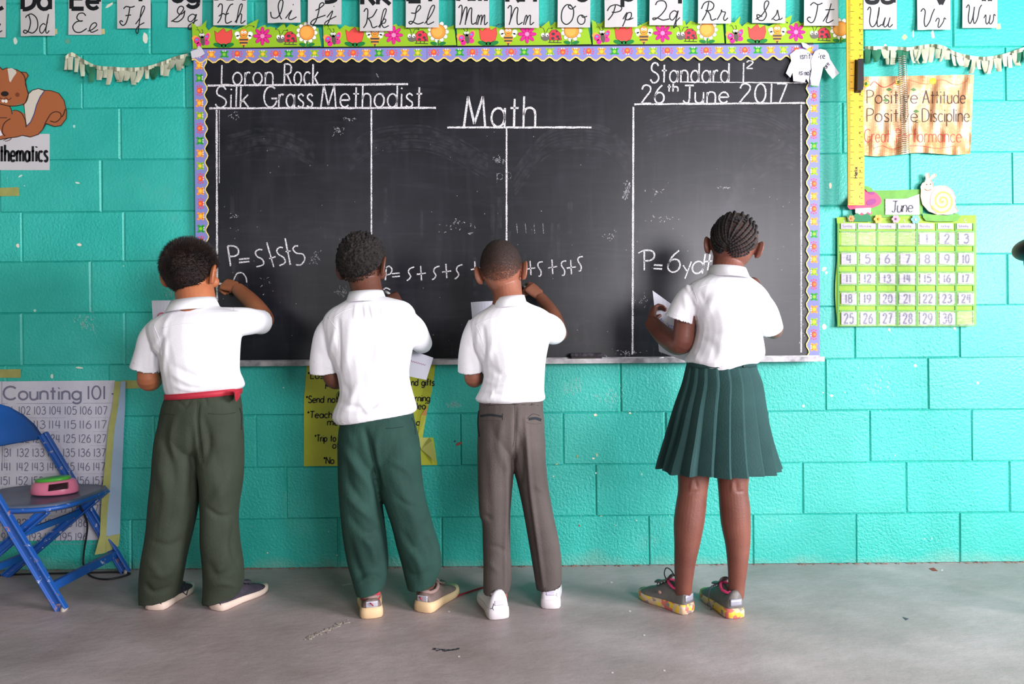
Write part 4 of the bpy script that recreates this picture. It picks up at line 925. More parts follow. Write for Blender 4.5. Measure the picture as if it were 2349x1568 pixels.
for r_, (a0, a1) in enumerate(rows):
    for i in range(7):
        xa, xb = CX[i] + 3, CX[i+1] - 2
        surf_sheet('clear_pocket', lambda px, py, l: cal(px, py, l + .0055), xa, a0-2, xb, a1+1, 6, 3, FM, cal_o, .0002)
        if r_ == 0 and i < 4 or num > 30: continue
        dx, dy = rk.uniform(-1, 1), rk.uniform(-1, 1); tl = rk.uniform(-2, 2)
        cxm = (xa+xb)/2 + dx + 1; hw = 17.5
        mf = lambda px, py, l: cal(px, py, l + .0042)
        o = surf_sheet('number_card', mf, 0, 0, 1, 1, 3, 2, NC, None, .0005, outline=lambda u, v: (cxm - hw + 2*hw*u, a0 + 1 + dy*.4 + (a1-a0-3)*v + tl*(u-.5)))
        tag(o, f'pale card printed with number {NW(num)} in the {day[i]} column of the calendar', 'number card', 'number cards in the calendar pockets')
        s_ = str(num); A = Art(lambda px, py, l: mf(px, py, l + .0005), base=.0002)
        wd = 10 if len(s_) == 1 and s_ != '1' else (3 if s_ == '1' else (20 if '1' not in s_ else (14 if s_ != '11' else 10)))
        A.text(s_, cxm - wd/2, a1 - 5, a1-a0-9, 3.2, '#4c4866', 1, width=wd, gap=.3); A.build('lettering', o)
        num += 1
# calendar toppers
CG = mat('felt_green', '#6aa34c', .8, nscale=40, namt=.05)
top = cut('calendar_header', [(1990,440),(2002,437),(2060,436),(2108,434),(2118,440),(2116,495),(2060,498),(1995,498)], 0, .001, CG, mapf=lambda x, y, l: P(x, y, -.012 - l)); tag(top, 'green header card above the calendar between mushroom and snail', 'header card')
MC = mat('month_card', '#8f8f98', .3, .5, bump=.003, bscale=35, nscale=9, col2='#d5d5dc')
o = surf_sheet('month_card', lambda x, y, l: P(x, y, -.0165 - l), 2031, 446, 2109, 492, 8, 4, MC, None, .001, outline=lambda u, v: (2031+78*u, 456 - 11*max(0, (u-.6)/.4) + (36 + 11*max(0, (u-.6)/.4))*v)); tag(o, 'shiny month card reading June in clear film above the calendar', 'month card')
A = Art(Y=-.0178); A.text('June', 2046, 486, 25, 2.4, '#55525c', 1, width=48, slant=.1); A.build('lettering', o)
# snail
SN = mat('snail_card', '#dcb698', .6)
snail_pts = [(2113,437),(2112,428),(2116,420),(2122,417),(2124,411),(2123,404),(2123,398),(2130,396),(2132,402),(2132,408),(2138,401),(2146,398),(2148,403),(2142,408),(2136,413),(2140,420),(2142,428),(2152,426),(2170,426),(2185,436),(2192,452),(2192,474),(2198,484),(2192,488),(2175,492),(2150,492),(2130,484),(2116,468),(2112,450)]
sn = cut('snail_cutout', snail_pts, 0, .0012, SN, mapf=lambda x, y, l: P(x, y, -.018 - l), smooth=False); tag(sn, 'smiling peach paper snail with yellow and white spiral shell above the calendar', 'cutout')
A = Art(Y=-.0194)
A.ell(2163, 460, 29, 32, '#d9d4d8', 1, n=24, out='#b0a4b4', ow=1)
A.stroke([(2162 + (2+ .0085*t*1)*0 + (27*t/900)*math.cos(math.radians(t)), 461 + (29*t/900)*math.sin(math.radians(t))) for t in range(0, 900, 20)], 5, '#e0a850', 3)
for t in range(60, 900, 26): A.ell(2162 + (27*t/900+4)*math.cos(math.radians(t)), 461 + (29*t/900+4)*math.sin(math.radians(t)), 1, 1, '#8a8088', 4, n=5)
A.stroke(snail_pts + [snail_pts[0]], 1, '#c09a84', 2)
A.ell(2126, 423, 1.3, 1.6, '#4a3a38', 3, n=6); A.ell(2135, 422, 1.3, 1.6, '#4a3a38', 3, n=6); A.stroke(crom([(2121,433),(2128,437),(2137,434)],4), 1.2, '#7a5248', 3)
A.build('print', sn)
gl = cut('leaf_cutout', [(2118,489),(2140,492),(2175,494),(2196,489),(2204,496),(2196,507),(2150,508),(2124,506),(2117,498)], 0, .001, CG, mapf=lambda x, y, l: P(x, y, -.021 - l)); tag(gl, 'green felt strip under the paper snail', 'cutout')
# mushroom
mu = cut('mushroom_cutout', crom([(1944,473),(1946,464),(1958,450),(1966,440),(1980,434),(1998,436),(2014,446),(2022,460),(2016,470),(2002,476),(1996,480),(1999,491),(1966,493),(1962,480),(1950,480)], 4, True), 0, .0012, mat('mushroom_red', '#d8436a', .6), mapf=lambda x, y, l: P(x, y, -.019 - l)); tag(mu, 'red paper mushroom with purple spots partly behind the ruler end', 'cutout')
A = Art(Y=-.0204)
A.poly([(1962,478),(1998,476),(1998,490),(1990,486),(1984,492),(1976,487),(1970,493),(1962,488)], '#e6d2b4', 1); A.ell(1999, 463, 12, 7, '#8a3a7a', 2, -20); A.ell(1999, 442, 8, 4, '#8a3a7a', 2, 10); A.build('print', mu)
dg = cut('grass_cutout', [(1942,494),(1952,488),(1958,494),(1966,488),(1976,494),(1990,489),(1998,496),(2000,508),(1945,508)], 0, .001, mat('felt_dark_green', '#2f7a52', .8), mapf=lambda x, y, l: P(x, y, -.0215 - l)); tag(dg, 'dark green grass cutout below the mushroom', 'cutout')
lf = cut('green_leaf', [(1980,428),(1988,426),(2000,432),(2004,440),(1990,440)], 0, .001, CG, mapf=lambda x, y, l: P(x, y, -.0225 - l)); tag(lf, 'small green leaf cutout above the mushroom cap', 'cutout')
def flower(x, y, r, cp, cc_, lab):
    m_ = mat('petal_' + cp[1:], cp, .5); o = empty('paper_flower', P(x, y, -.022), lab, 'flower')
    for i in range(6):
        t = i*math.pi/3; cx, cy = x + r*.6*math.cos(t), y + r*.6*math.sin(t)
        cut('petal', [(cx + r*.36*math.cos(q), cy + r*.36*math.sin(q)) for q in [2*math.pi*k/8 for k in range(8)]], 0, .001, m_, o, mapf=lambda a, b, l: P(a, b, -.0225 - .0004*(i % 2) - l))
    c = P(x, y, -.0245); MB().ell(c, (r*.3/620, .002, r*.3/620), 10, 6).build('centre', mat('centre_' + cc_[1:], cc_, .5), o, True)
flower(2055, 502, 10, '#c98ab0', '#8a3a6a', 'small pink paper flower on the calendar top edge'); flower(2100, 503, 11, '#5aa0cc', '#d8dce0', 'small blue paper flower on the calendar top edge'); flower(2015, 502, 11, '#d89a30', '#c07a20', 'small orange paper flower right of the mushroom'); flower(1953, 501, 8, '#d88040', '#c86a30', 'small orange paper rose left below the mushroom')
for x, y in [(2077, 506), (2215, 505), (1939, 508)]:
    pts = [P(x, y, -.0135) + Vector((.006*math.cos(t), 0, .006*math.sin(t))) for t in [2*math.pi*k/12 for k in range(12)]]
    MB().tube(pts, .0016, 6, closed=True, cap=False).build('grommet', mat('steel', '#8c8c90', .3, 1.0), cal_o, True)

# ---------------------------------------------------------------- yellow poster below the board
YP = mat('poster_yellow', '#bdc43a', .55, nscale=5, col2='#a5b036')
def yp(x, y, l):
    c = 0
    if y > 835 and x > 880: # right edge curls forward over the middle of its height
        e = 1001 - abs(y-905)*.16 if y < 1000 else 1001
        c = max(0, (x - 940)/60)**2 * .03 * max(0, 1 - abs(y-930)/90)
    return P(x, y, -.004 - l - c)
edge_r = [(835,999),(850,997),(870,995),(900,990),(930,983),(960,976),(985,972),(1002,970)]
def erx(y): return np.interp(y, [e[0] for e in edge_r], [e[1] for e in edge_r])
yo = empty('yellow_poster', P(850, 1068), 'yellow poster of parent notes taped below the board behind the second boy', 'poster')
surf_sheet('sheet', yp, 0, 0, 1, 1, 14, 16, YP, yo, .0006, outline=lambda u, v: (704 - 7*min(1, v*2) + (erx(835+v*168) - 704 + 7*min(1, v*2))*u, 835 + v*168))
surf_sheet('sheet_lower', yp, 0, 0, 1, 1, 10, 6, YP, yo, .0006, outline=lambda u, v: (697 + (994 + 9*v - 697)*u, 1003 + (66 - 3*u)*v - 0*u))
A = Art(lambda x, y, l: yp(x, y, l + .0007)); TC = '#23262a'
for t, x, y, h, wd in [('Com', 714, 852, 20, 58), ('*Lose pl', 706, 868, 15, 70), ('pl', 747, 886, 15, 20), ('*Send notes', 702, 923, 15, 90), ('*Teacher', 705, 958, 15, 74), ('mee', 751, 975, 15, 36), ('*Trip to', 722, 1012, 15, 48), ('of', 763, 1028, 15, 14), ('*No n', 742, 1063, 15, 40), ('nd gifts', 944, 884, 15, 52), ('arning', 943, 920, 15, 43), ('led', 956, 938, 15, 20), ('a', 955, 975, 14, 8), ('eers', 960, 1028, 14, 28)]:
    A.text(t, x, y, h, 2.4, TC, 1, width=wd, slant=.06)
for k in range(3): A.ell(775 + k*4, 905 - k*3, 3, 8, '#8f9e34', 1, 20, out='#4f5a2a', ow=1)
A.build('lettering', yo)
# drawn pencil along the curled edge
A = Art(lambda x, y, l: yp(x, y, l + .0012)); 
A.poly([(erx(952)-12,952),(erx(952),952),(erx(990),990),(erx(1000)-1,1003),(erx(1003)-12,1003)], '#c3c84e', 1); A.poly([(erx(952)-12,952),(erx(930)-2,930),(erx(945),945),(erx(952),952)], '#d69a5a', 2); A.build('pencil_print', yo)
# folded lower right corner flap
fl = MB(); q = [P(958,1003,-.006), P(984,1003,-.012), P(991,1010,-.03), P(1003,1062,-.02), P(966,1030,-.007)]
fl.add(q + [v + Vector((0,.0006,0)) for v in q], [(0,4,3,2,1), (5,6,7,8,9)] + [(i, (i+1) % 5, 5+(i+1) % 5, 5+i) for i in range(5)]); fl.build('folded_corner', mat('poster_yellow_back', '#cdd472', .5), yo)
# ---------------------------------------------------------------- counting chart
CC = mat('chart_paper', '#cccbd6', .55, nscale=6, namt=.03, bump=.004, bscale=16)
co_ = empty('counting_chart', P(120, 1240), 'white counting chart of numbers one hundred one upward behind the blue chair', 'chart')
def chm(x, y, l): return P(x, y, -.006 - l - .003*math.sin(x*.045) - .002*math.sin(y*.03+x*.02) - .012*max(0, (x-200)/60)**2*(y-873)/370)
rx = lambda y: 264 - (y-873)*.105
surf_sheet('sheet', chm, 0, 0, 1, 1, 20, 16, CC, co_, .0006, outline=lambda u, v: (-60 + (rx(873+368*v)+60)*u, 875 + 366*v - 3*u))
A = Art(lambda x, y, l: chm(x, y, l + .0007))
A.text('Counting 101 - 200', 8, 916, 30, 4.2, '#6a6a80', 1, width=252+150) if False else A.text('Counting', 8, 916, 30, 4.4, '#75758a', 1, width=178)
A.text('101', 201, 915, 30, 3.4, '#6c6c84', 1, width=40); A.stroke([(256,903),(262,903)], 3, '#5a5a66', 1)
A.stroke([(2,925),(258,924)], 1, '#9a9aac', 1); A.stroke([(4,875),(6,1240)], 1.4, '#9a9aac', 1); A.stroke([(9,925),(11,1240)], .8, '#9a9aac', 1)
for r_ in range(10):
    yb = 950 + r_*32.2
    for c_ in range(8):
        n_ = 101 + r_*10 + c_; xc = 8 + c_*35.2 - r_*1.2
        if xc + 24 > rx(yb) + 4: continue
        A.text(str(n_), xc, yb, 18, 1.8, '#6e6e86', 1, width=26 if n_ % 10 != 1 else 20, gap=.22)
    A.stroke([(10, yb+8),(rx(yb), yb+7)], .6, '#a8a8ba', 1)
A.build('lettering', co_)
f2 = MB()
def quadstrip(mb, L_, R__, off=.0007):
    n = len(L_); vs = L_ + R__; vs2 = [v + Vector((0, off, 0)) for v in vs]
    fs = [(i, i+1, n+i+1, n+i) for i in range(n-1)] + [(2*n+i, 3*n+i, 3*n+i+1, 2*n+i+1) for i in range(n-1)]
    mb.add(vs + vs2, fs)
ysv = [874, 930, 985, 1060, 1130, 1180, 1230]
Lo = [(263,874),(258,930),(248,985),(241,1060),(234,1130),(231,1180),(229,1228)]; Mo = [(277,874),(271,930),(262,985),(256,1060),(251,1130),(246,1180),(243,1230)]; Ro = [(288,874),(287,930),(284,985),(281,1060),(278,1130),(276,1180),(275,1226)]
yf = lambda y, k: -.012 - .05*(y-873)/360*k
quadstrip(f2, [P(x, y, yf(y, .9)) for x, y in Mo], [P(x, y, yf(y, .35)) for x, y in Ro]); f2.build('folded_flap', mat('chart_back', '#8ea6bc', .6, nscale=8, namt=.04), co_, True)
f3 = MB(); quadstrip(f3, [P(x, y, yf(y, 1.1)) for x, y in Lo] + [P(217, 1272, -.085)], [P(x, y, yf(y, .92)-.001) for x, y in Mo] + [P(240, 1268, -.075)]); quadstrip(f3, [P(243,1230,-.06), P(240,1268,-.062)], [P(275,1224,-.035), P(272,1252,-.035)])
f3.build('tape_edge', TP2, co_, True)

# ---------------------------------------------------------------- blue folding chair (partly outside the frame)
BL = bpy.data.materials.new('chipped_blue_paint'); BL.use_nodes = True
def _bl():
    nt = BL.node_tree; N = nt.nodes; L = nt.links; b = N['Principled BSDF']; tc = N.new('ShaderNodeTexCoord')
    n = N.new('ShaderNodeTexNoise'); n.inputs['Scale'].default_value = 38; n.inputs['Detail'].default_value = 8; n.inputs['Roughness'].default_value = .65; L.new(tc.outputs['Object'], n.inputs['Vector'])
    ge = N.new('ShaderNodeNewGeometry'); r = N.new('ShaderNodeMapRange'); r.inputs[1].default_value = .60; r.inputs[2].default_value = .63; L.new(n.outputs['Fac'], r.inputs[0])
    n2 = N.new('ShaderNodeTexNoise'); n2.inputs['Scale'].default_value = 14; L.new(tc.outputs['Object'], n2.inputs['Vector'])
    cr = N.new('ShaderNodeValToRGB'); L.new(n2.outputs['Fac'], cr.inputs[0]); e = cr.color_ramp.elements; e[0].position = .42; e[0].color = lin('#8a5a4c'); e[1].position = .58; e[1].color = lin('#a9b0c4')
    mx = N.new('ShaderNodeMix'); mx.data_type = 'RGBA'; L.new(r.outputs[0], mx.inputs[0]); mx.inputs[6].default_value = lin('#1c52a0'); L.new(cr.outputs[0], mx.inputs[7]); L.new(mx.outputs[2], b.inputs['Base Color']); b.inputs['Roughness'].default_value = .4
_bl()
BL2 = mat('blue_enamel', '#1a549e', .38, nscale=6, namt=.05)
SG = mat('seat_grey_blue', '#5b6478', .35, nscale=8, col2='#3c4660')
yn, yfr = -.424, -.045
ch = empty('folding_chair', (-1.72, -.23, 0), 'blue metal folding chair with chipped paint standing at the left edge', 'chair')
def chan(a, b_, wu=.03, wv=.016, name='leg', m_=None, par=None):
    mb = MB(); a = Vector(a); b_ = Vector(b_); mb.bar(a, b_, wv, wu*.34, up=(0,1,0)); 
    d = (b_-a).normalized(); s_ = Vector((0,1,0)).cross(d).normalized()
    for q in (-1, 1): mb.bar(a + s_*q*wu*.42 + Vector((0,-.002,0)), b_ + s_*q*wu*.42 + Vector((0,-.002,0)), .02, .005, up=s_)
    return mb.build(name, m_ or BL, par or ch)
def clog(a, b_, w_, name='leg', m_=None):
    """pressed channel: web with two raised lips"""
    mb = MB(); a = Vector(a); b_ = Vector(b_); d = (b_-a).normalized(); s_ = Vector((0,1,0)).cross(d).normalized(); y = Vector((0,1,0))
    prof = [(-w_/2,-.009),(-w_/2+.005,-.011),(-w_/2+.009,-.003),(0,-.001),(w_/2-.009,-.003),(w_/2-.005,-.011),(w_/2,-.009),(w_/2,.008),(-w_/2,.008)]
    mb.rings([[c + s_*u + y*v for u, v in prof] for c in (a, b_)]); return mb.build(name, m_ or BL, ch, bevel=.001)
clog((-1.835, yn, .545), (-1.512, yn, 0.0), .038); clog((-1.828, yfr, .545), (-1.508, yfr, 0.0), .034)
clog((-1.585, yn+.03, .33), (-1.97, yn+.03, 0.0), .032); clog((-1.565, yfr-.03, .335), (-1.96, yfr-.03, 0), .032)
MB().bar((-1.558, yn, .075), (-1.55, yfr, .075), .018, .03).build('crossbar', BL, ch, bevel=.002)
MB().bar((-1.88, yn+.03, .085), (-1.87, yfr-.03, .085), .016, .026).build('crossbar', BL2, ch, bevel=.002)
MB().bar((-1.68, yn+.03, .245), (-1.67, yfr-.03, .245), .014, .022).build('crossbar', BL2, ch, bevel=.002)
for y in (yn, yfr): MB().tube([(-1.512, y, .004), (-1.500, y, .004)], .013, 10).build('foot_cap', mat('rubber_pale', '#b0a8a0', .8), ch, True)
# seat: rounded slab with rolled edge
cx_, cy_, a_, b__ = -1.735, (yn+yfr)/2, .205, .185
def sq_ring(k, z): return [(cx_ + a_*k*math.copysign(abs(math.cos(t))**.55, math.cos(t)), cy_ + b__*k*math.copysign(abs(math.sin(t))**.6, math.sin(t)), z) for t in [2*math.pi*i/40 for i in range(40)]]
sm = MB(); sm.rings([sq_ring(.965, .322), sq_ring(.985, .322), sq_ring(1.0, .336), sq_ring(.995, .346), sq_ring(.97, .350), sq_ring(.9, .347), sq_ring(.4, .343)]); sm.build('seat', SG, ch, True)
rim = MB(); rim.tube([Vector(p) for p in sq_ring(1.0, .334)], .008, 8, closed=True, cap=False); rim.build('seat_rim', BL, ch, True)
# backrest panel: curved plate between the posts
bp_ = MB(); rowsb = []
for k, (z, e) in enumerate([(.525, .0), (.54, 0), (.58, 0.004), (.62, .03), (.655, .075), (.68, .14)]):
    xx = -1.93 + (.70 - z)*.597 - .006
    line = []
    for j in range(17):
        t = j/16; yy = (yn - .012) + e + (yfr + .012 - e - (yn - .012) - e)*t; line.append(Vector((xx - .035*math.sin(t*math.pi), yy, z)))
    rowsb.append(line + [p + Vector((-.004, 0, .0)) for p in line[::-1]])
bp_.rings(rowsb); bp_.build('backrest', BL2, ch, True)
# ---------------------------------------------------------------- solar toy on the seat
PK = mat('pink_plastic', '#e87f9e', .3, spec=.5); 
ty_ = empty('solar_toy', (-1.682, -.20, .349), 'pink plastic solar toy base with green disc on the chair seat', 'toy')
def oval(cx, cy, rx_, ry_, z, n=32, dx=0): return [(cx + rx_*math.cos(2*math.pi*i/n), cy + ry_*math.sin(2*math.pi*i/n), z + dx*math.cos(2*math.pi*i/n)) for i in range(n)]
tb = MB(); tb.rings([oval(-1.682,-.20,.080,.058,.3485), oval(-1.682,-.20,.083,.060,.354), oval(-1.682,-.20,.079,.056,.375), oval(-1.682,-.20,.073,.050,.389,dx=.003), oval(-1.682,-.20,.066,.044,.394,dx=.004)]); tb.build('base', PK, ty_, True)
gd = MB(); gd.rings([oval(-1.688,-.20,.056,.040,.392,dx=.003), oval(-1.688,-.20,.060,.043,.396,dx=.004), oval(-1.688,-.20,.059,.042,.403,dx=.004), oval(-1.688,-.20,.050,.035,.405,dx=.004)]); gd.build('green_disc', mat('green_plastic', '#4fb23e', .35), ty_, True)
sp = MB(); qd = [Vector((-1.664,-.2632,.366)), Vector((-1.607,-.2445,.371)), Vector((-1.611,-.2385,.392)), Vector((-1.667,-.2545,.388))]
sp.add([*qd, *[v + Vector((-.004,.012,0)) for v in qd]], [(0,1,2,3),(7,6,5,4)] + [(i,4+i,4+(i+1)%4,(i+1)%4) for i in range(4)]); sp.build('solar_panel', mat('solar_dark', '#2c1420', .15), ty_)
# black cable behind the chair
cb = [P(178,1150,-.10), P(200,1200,-.06), P(193,1262,-.04), P(192,1296,-.045), G(207,1320,.004), G(238,1328,.004), G(272,1324,.004), G(298,1315,.004), G(280,1312,.004), G(240,1312,.004), G(150,1314,.004), G(60,1316,.004), G(-40,1320,.004)]
o = MB().tube([Vector(p) for p in crom(cb, 8)], .0035, 8).build('power_cable', mat('cable_black', '#17181c', .5), None, True); tag(o, 'thin black cable looping on the floor under the blue chair', 'cable')
# ---------------------------------------------------------------- dark round object at the right edge, on a stand
st = empty('pedestal_fan', (2.12, -.62, 0), 'dark round backed pedestal fan just entering at the right edge', 'fan')
c = P(2366, 572, -.62); BK = mat('fan_black', '#0c1f20', .4)
MB().ell(c, (.036, .07, .036), 24, 14).build('motor_housing', BK, st, True)
MB().tube([(c.x+.02, c.y, c.z-.03), (c.x+.16, c.y, c.z-.16), (c.x+.24, c.y, .03)], [.012, .012, .015], 12).build('pole', BK, st, True)
MB().rings([oval(c.x+.24, c.y, .10, .15, .0), oval(c.x+.24, c.y, .10, .15, .014), oval(c.x+.24, c.y, .03, .03, .035)]).build('base', BK, st, True)
cg = MB(); cc3 = c + Vector((.085, .0, .0))
bl = MB()
for k in range(3):
    t0_ = k*2.094; bl.rings([[cc3 + Vector((.02 + (r_-.03)*.0 + w_*.16, r_*math.cos(t0_ + w_*4), r_*math.sin(t0_ + w_*4))) + Vector((d_, 0, 0)) for w_, d_ in ((-.1, 0), (0, .0), (.1, 0), (.1, .002), (0, .002), (-.1, .002))] for r_ in (.03, .08, .13)])
bl.build('fan_blades', BK, st, True)
for rr_ in (.05, .09, .13, .155):
    for dx_ in (-.03, .06): cg.tube([cc3 + Vector((dx_*(1 - rr_*3) + .02, rr_*math.cos(t), rr_*math.sin(t))) for t in [2*math.pi*i/28 for i in range(28)]], .0018, 5, closed=True, cap=False)
for i in range(16):
    t = i*math.pi/8
    for dx_ in (-.03, .06): cg.tube([cc3 + Vector((dx_*(1 - rr_*3) + .02, rr_*math.cos(t), rr_*math.sin(t))) for rr_ in (.03, .09, .155)], .0014, 5)
cg.build('fan_guard', mat('fan_wire', '#402a28', .5, .5), st, True)
# ---------------------------------------------------------------- people
DG = lambda: bpy.context.evaluated_depsgraph_get()
def remeshed(mb, voxel, smooth=3, fac=.5):
    me = mb.mesh('tmp'); bm = bmesh.new(); bm.from_mesh(me); bmesh.ops.recalc_face_normals(bm, faces=bm.faces); bm.to_mesh(me); bm.free()
    o = bpy.data.objects.new('tmp', me); C.objects.link(o)
    r = o.modifiers.new('r', 'REMESH'); r.mode = 'VOXEL'; r.voxel_size = voxel; r.use_smooth_shade = True
    if smooth: s = o.modifiers.new('s', 'SMOOTH'); s.iterations = smooth; s.factor = fac
    res = bpy.data.meshes.new_from_object(o.evaluated_get(DG())); bpy.data.objects.remove(o)
    return res
def getco(me):
    a = np.empty(len(me.vertices)*3); me.vertices.foreach_get('co', a); return a.reshape(-1, 3)
def getno(me):
    a = np.empty(len(me.vertices)*3); me.vertex_normals.foreach_get('vector', a); return a.reshape(-1, 3)
def setco(me, co): me.vertices.foreach_set('co', co.ravel()); me.update()
def seg_d(p, pts):
    best = np.full(len(p), 1e9); tt = np.zeros(len(p)); n = len(pts)-1
    for i in range(n):
        a = np.array(pts[i], float); b = np.array(pts[i+1], float); d = b-a; L2 = (d@d) or 1
        t = np.clip(((p-a)@d)/L2, 0, 1); q = a + t[:, None]*d; r = np.linalg.norm(p-q, axis=1); m = r < best
        best[m] = r[m]; tt[m] = (i + t[m])/n
    return best, tt
def folds(me, strokes, nz=.0015, nscale=14, front=True):
    """soft cloth folds: displace along normals near each stroke (px line, width px, height mm)"""
    co = getco(me); no = getno(me); pp = proj(co); vis = np.clip(-no[:, 1]*2, 0, 1); disp = np.zeros(len(co))
    for pts, wd, amp in strokes:
        if len(pts) > 2: pts = crom(pts, 4)
        d, t = seg_d(pp, pts); disp += 1.5*amp*.001*np.exp(-(d/wd)**2)*np.sin(np.clip(t*.86+.07, 0, 1)*math.pi)**.6*vis
    rng = np.random.RandomState(len(co) % 97)
    for k in range(5):
        d = rng.normal(size=3)*np.array([1, 1, .55])*nscale*(1+.5*k); ph = rng.uniform(0, 6.28)
        disp += nz/(1+.4*k)*np.sin(co@d + ph + 1.3*np.sin(co@(rng.normal(size=3)*nscale*.7)))
    setco(me, co + no*disp[:, None])
def recess(me, plane_p, plane_n, R, depth=.02, thick=.004, tol=.006):
    """push the closed cap of a cloth tube inwards so the hem reads as an open cuff"""
    co = getco(me); p = np.array(plane_p); n = np.array(plane_n)/np.linalg.norm(plane_n)
    d = (co-p)@n; rad = np.linalg.norm((co-p) - d[:, None]*n, axis=1)
    no = getno(me); m = (d > -tol*1.6) & (d < tol*3) & (rad < R); w = np.clip(((no@n) - .60)/.32, 0, 1)*m
    w = w*w*(3-2*w); co -= n[None, :]*(depth*w)[:, None]; setco(me, co)
def ring(row, n=28, p=2.2):
    """row: ((xl,yl),(xr,yr),Y,depth) -> closed ring, silhouette at the two px points"""
    (xl, yl), (xr, yr), Y, dp = row[:4]; a = P(xl, yl, Y); b = P(xr, yr, Y); c = (a+b)/2; u = (b-a)/2; v = Vector((0, dp, 0)); e = 2/p
    f = lambda w: math.copysign(abs(w)**e, w)
    return [c + u*f(math.cos(t)) + v*f(math.sin(t)) for t in [2*math.pi*i/n for i in range(n)]]
def loft(mb, rows, sub=3, **k):
    flat = [(r[0][0], r[0][1], r[1][0], r[1][1], r[2], r[3]) for r in rows]
    fl = crom(flat, sub); mb.rings([ring(((q[0], q[1]), (q[2], q[3]), q[4], q[5]), **k) for q in fl]); return mb
def R3(y, xl, xr, Y, d): return ((xl, y), (xr, y), Y, d)
def limb(mb, spec, n=28, sub=4, flat=1.0):
    """spec rows: (px,py,Y,r_px)"""
    q = crom(spec, sub); mb.tube([P(a, b, c) for a, b, c, r in q], [r/SCL(c) for a, b, c, r in q], n, flat=flat); return mb
def skin_mat(name, col, col2, sss=.08):
    return mat(name, col, .48, nscale=9, col2=col2, bump=.0006, bscale=160, spec=.45, sss=sss)

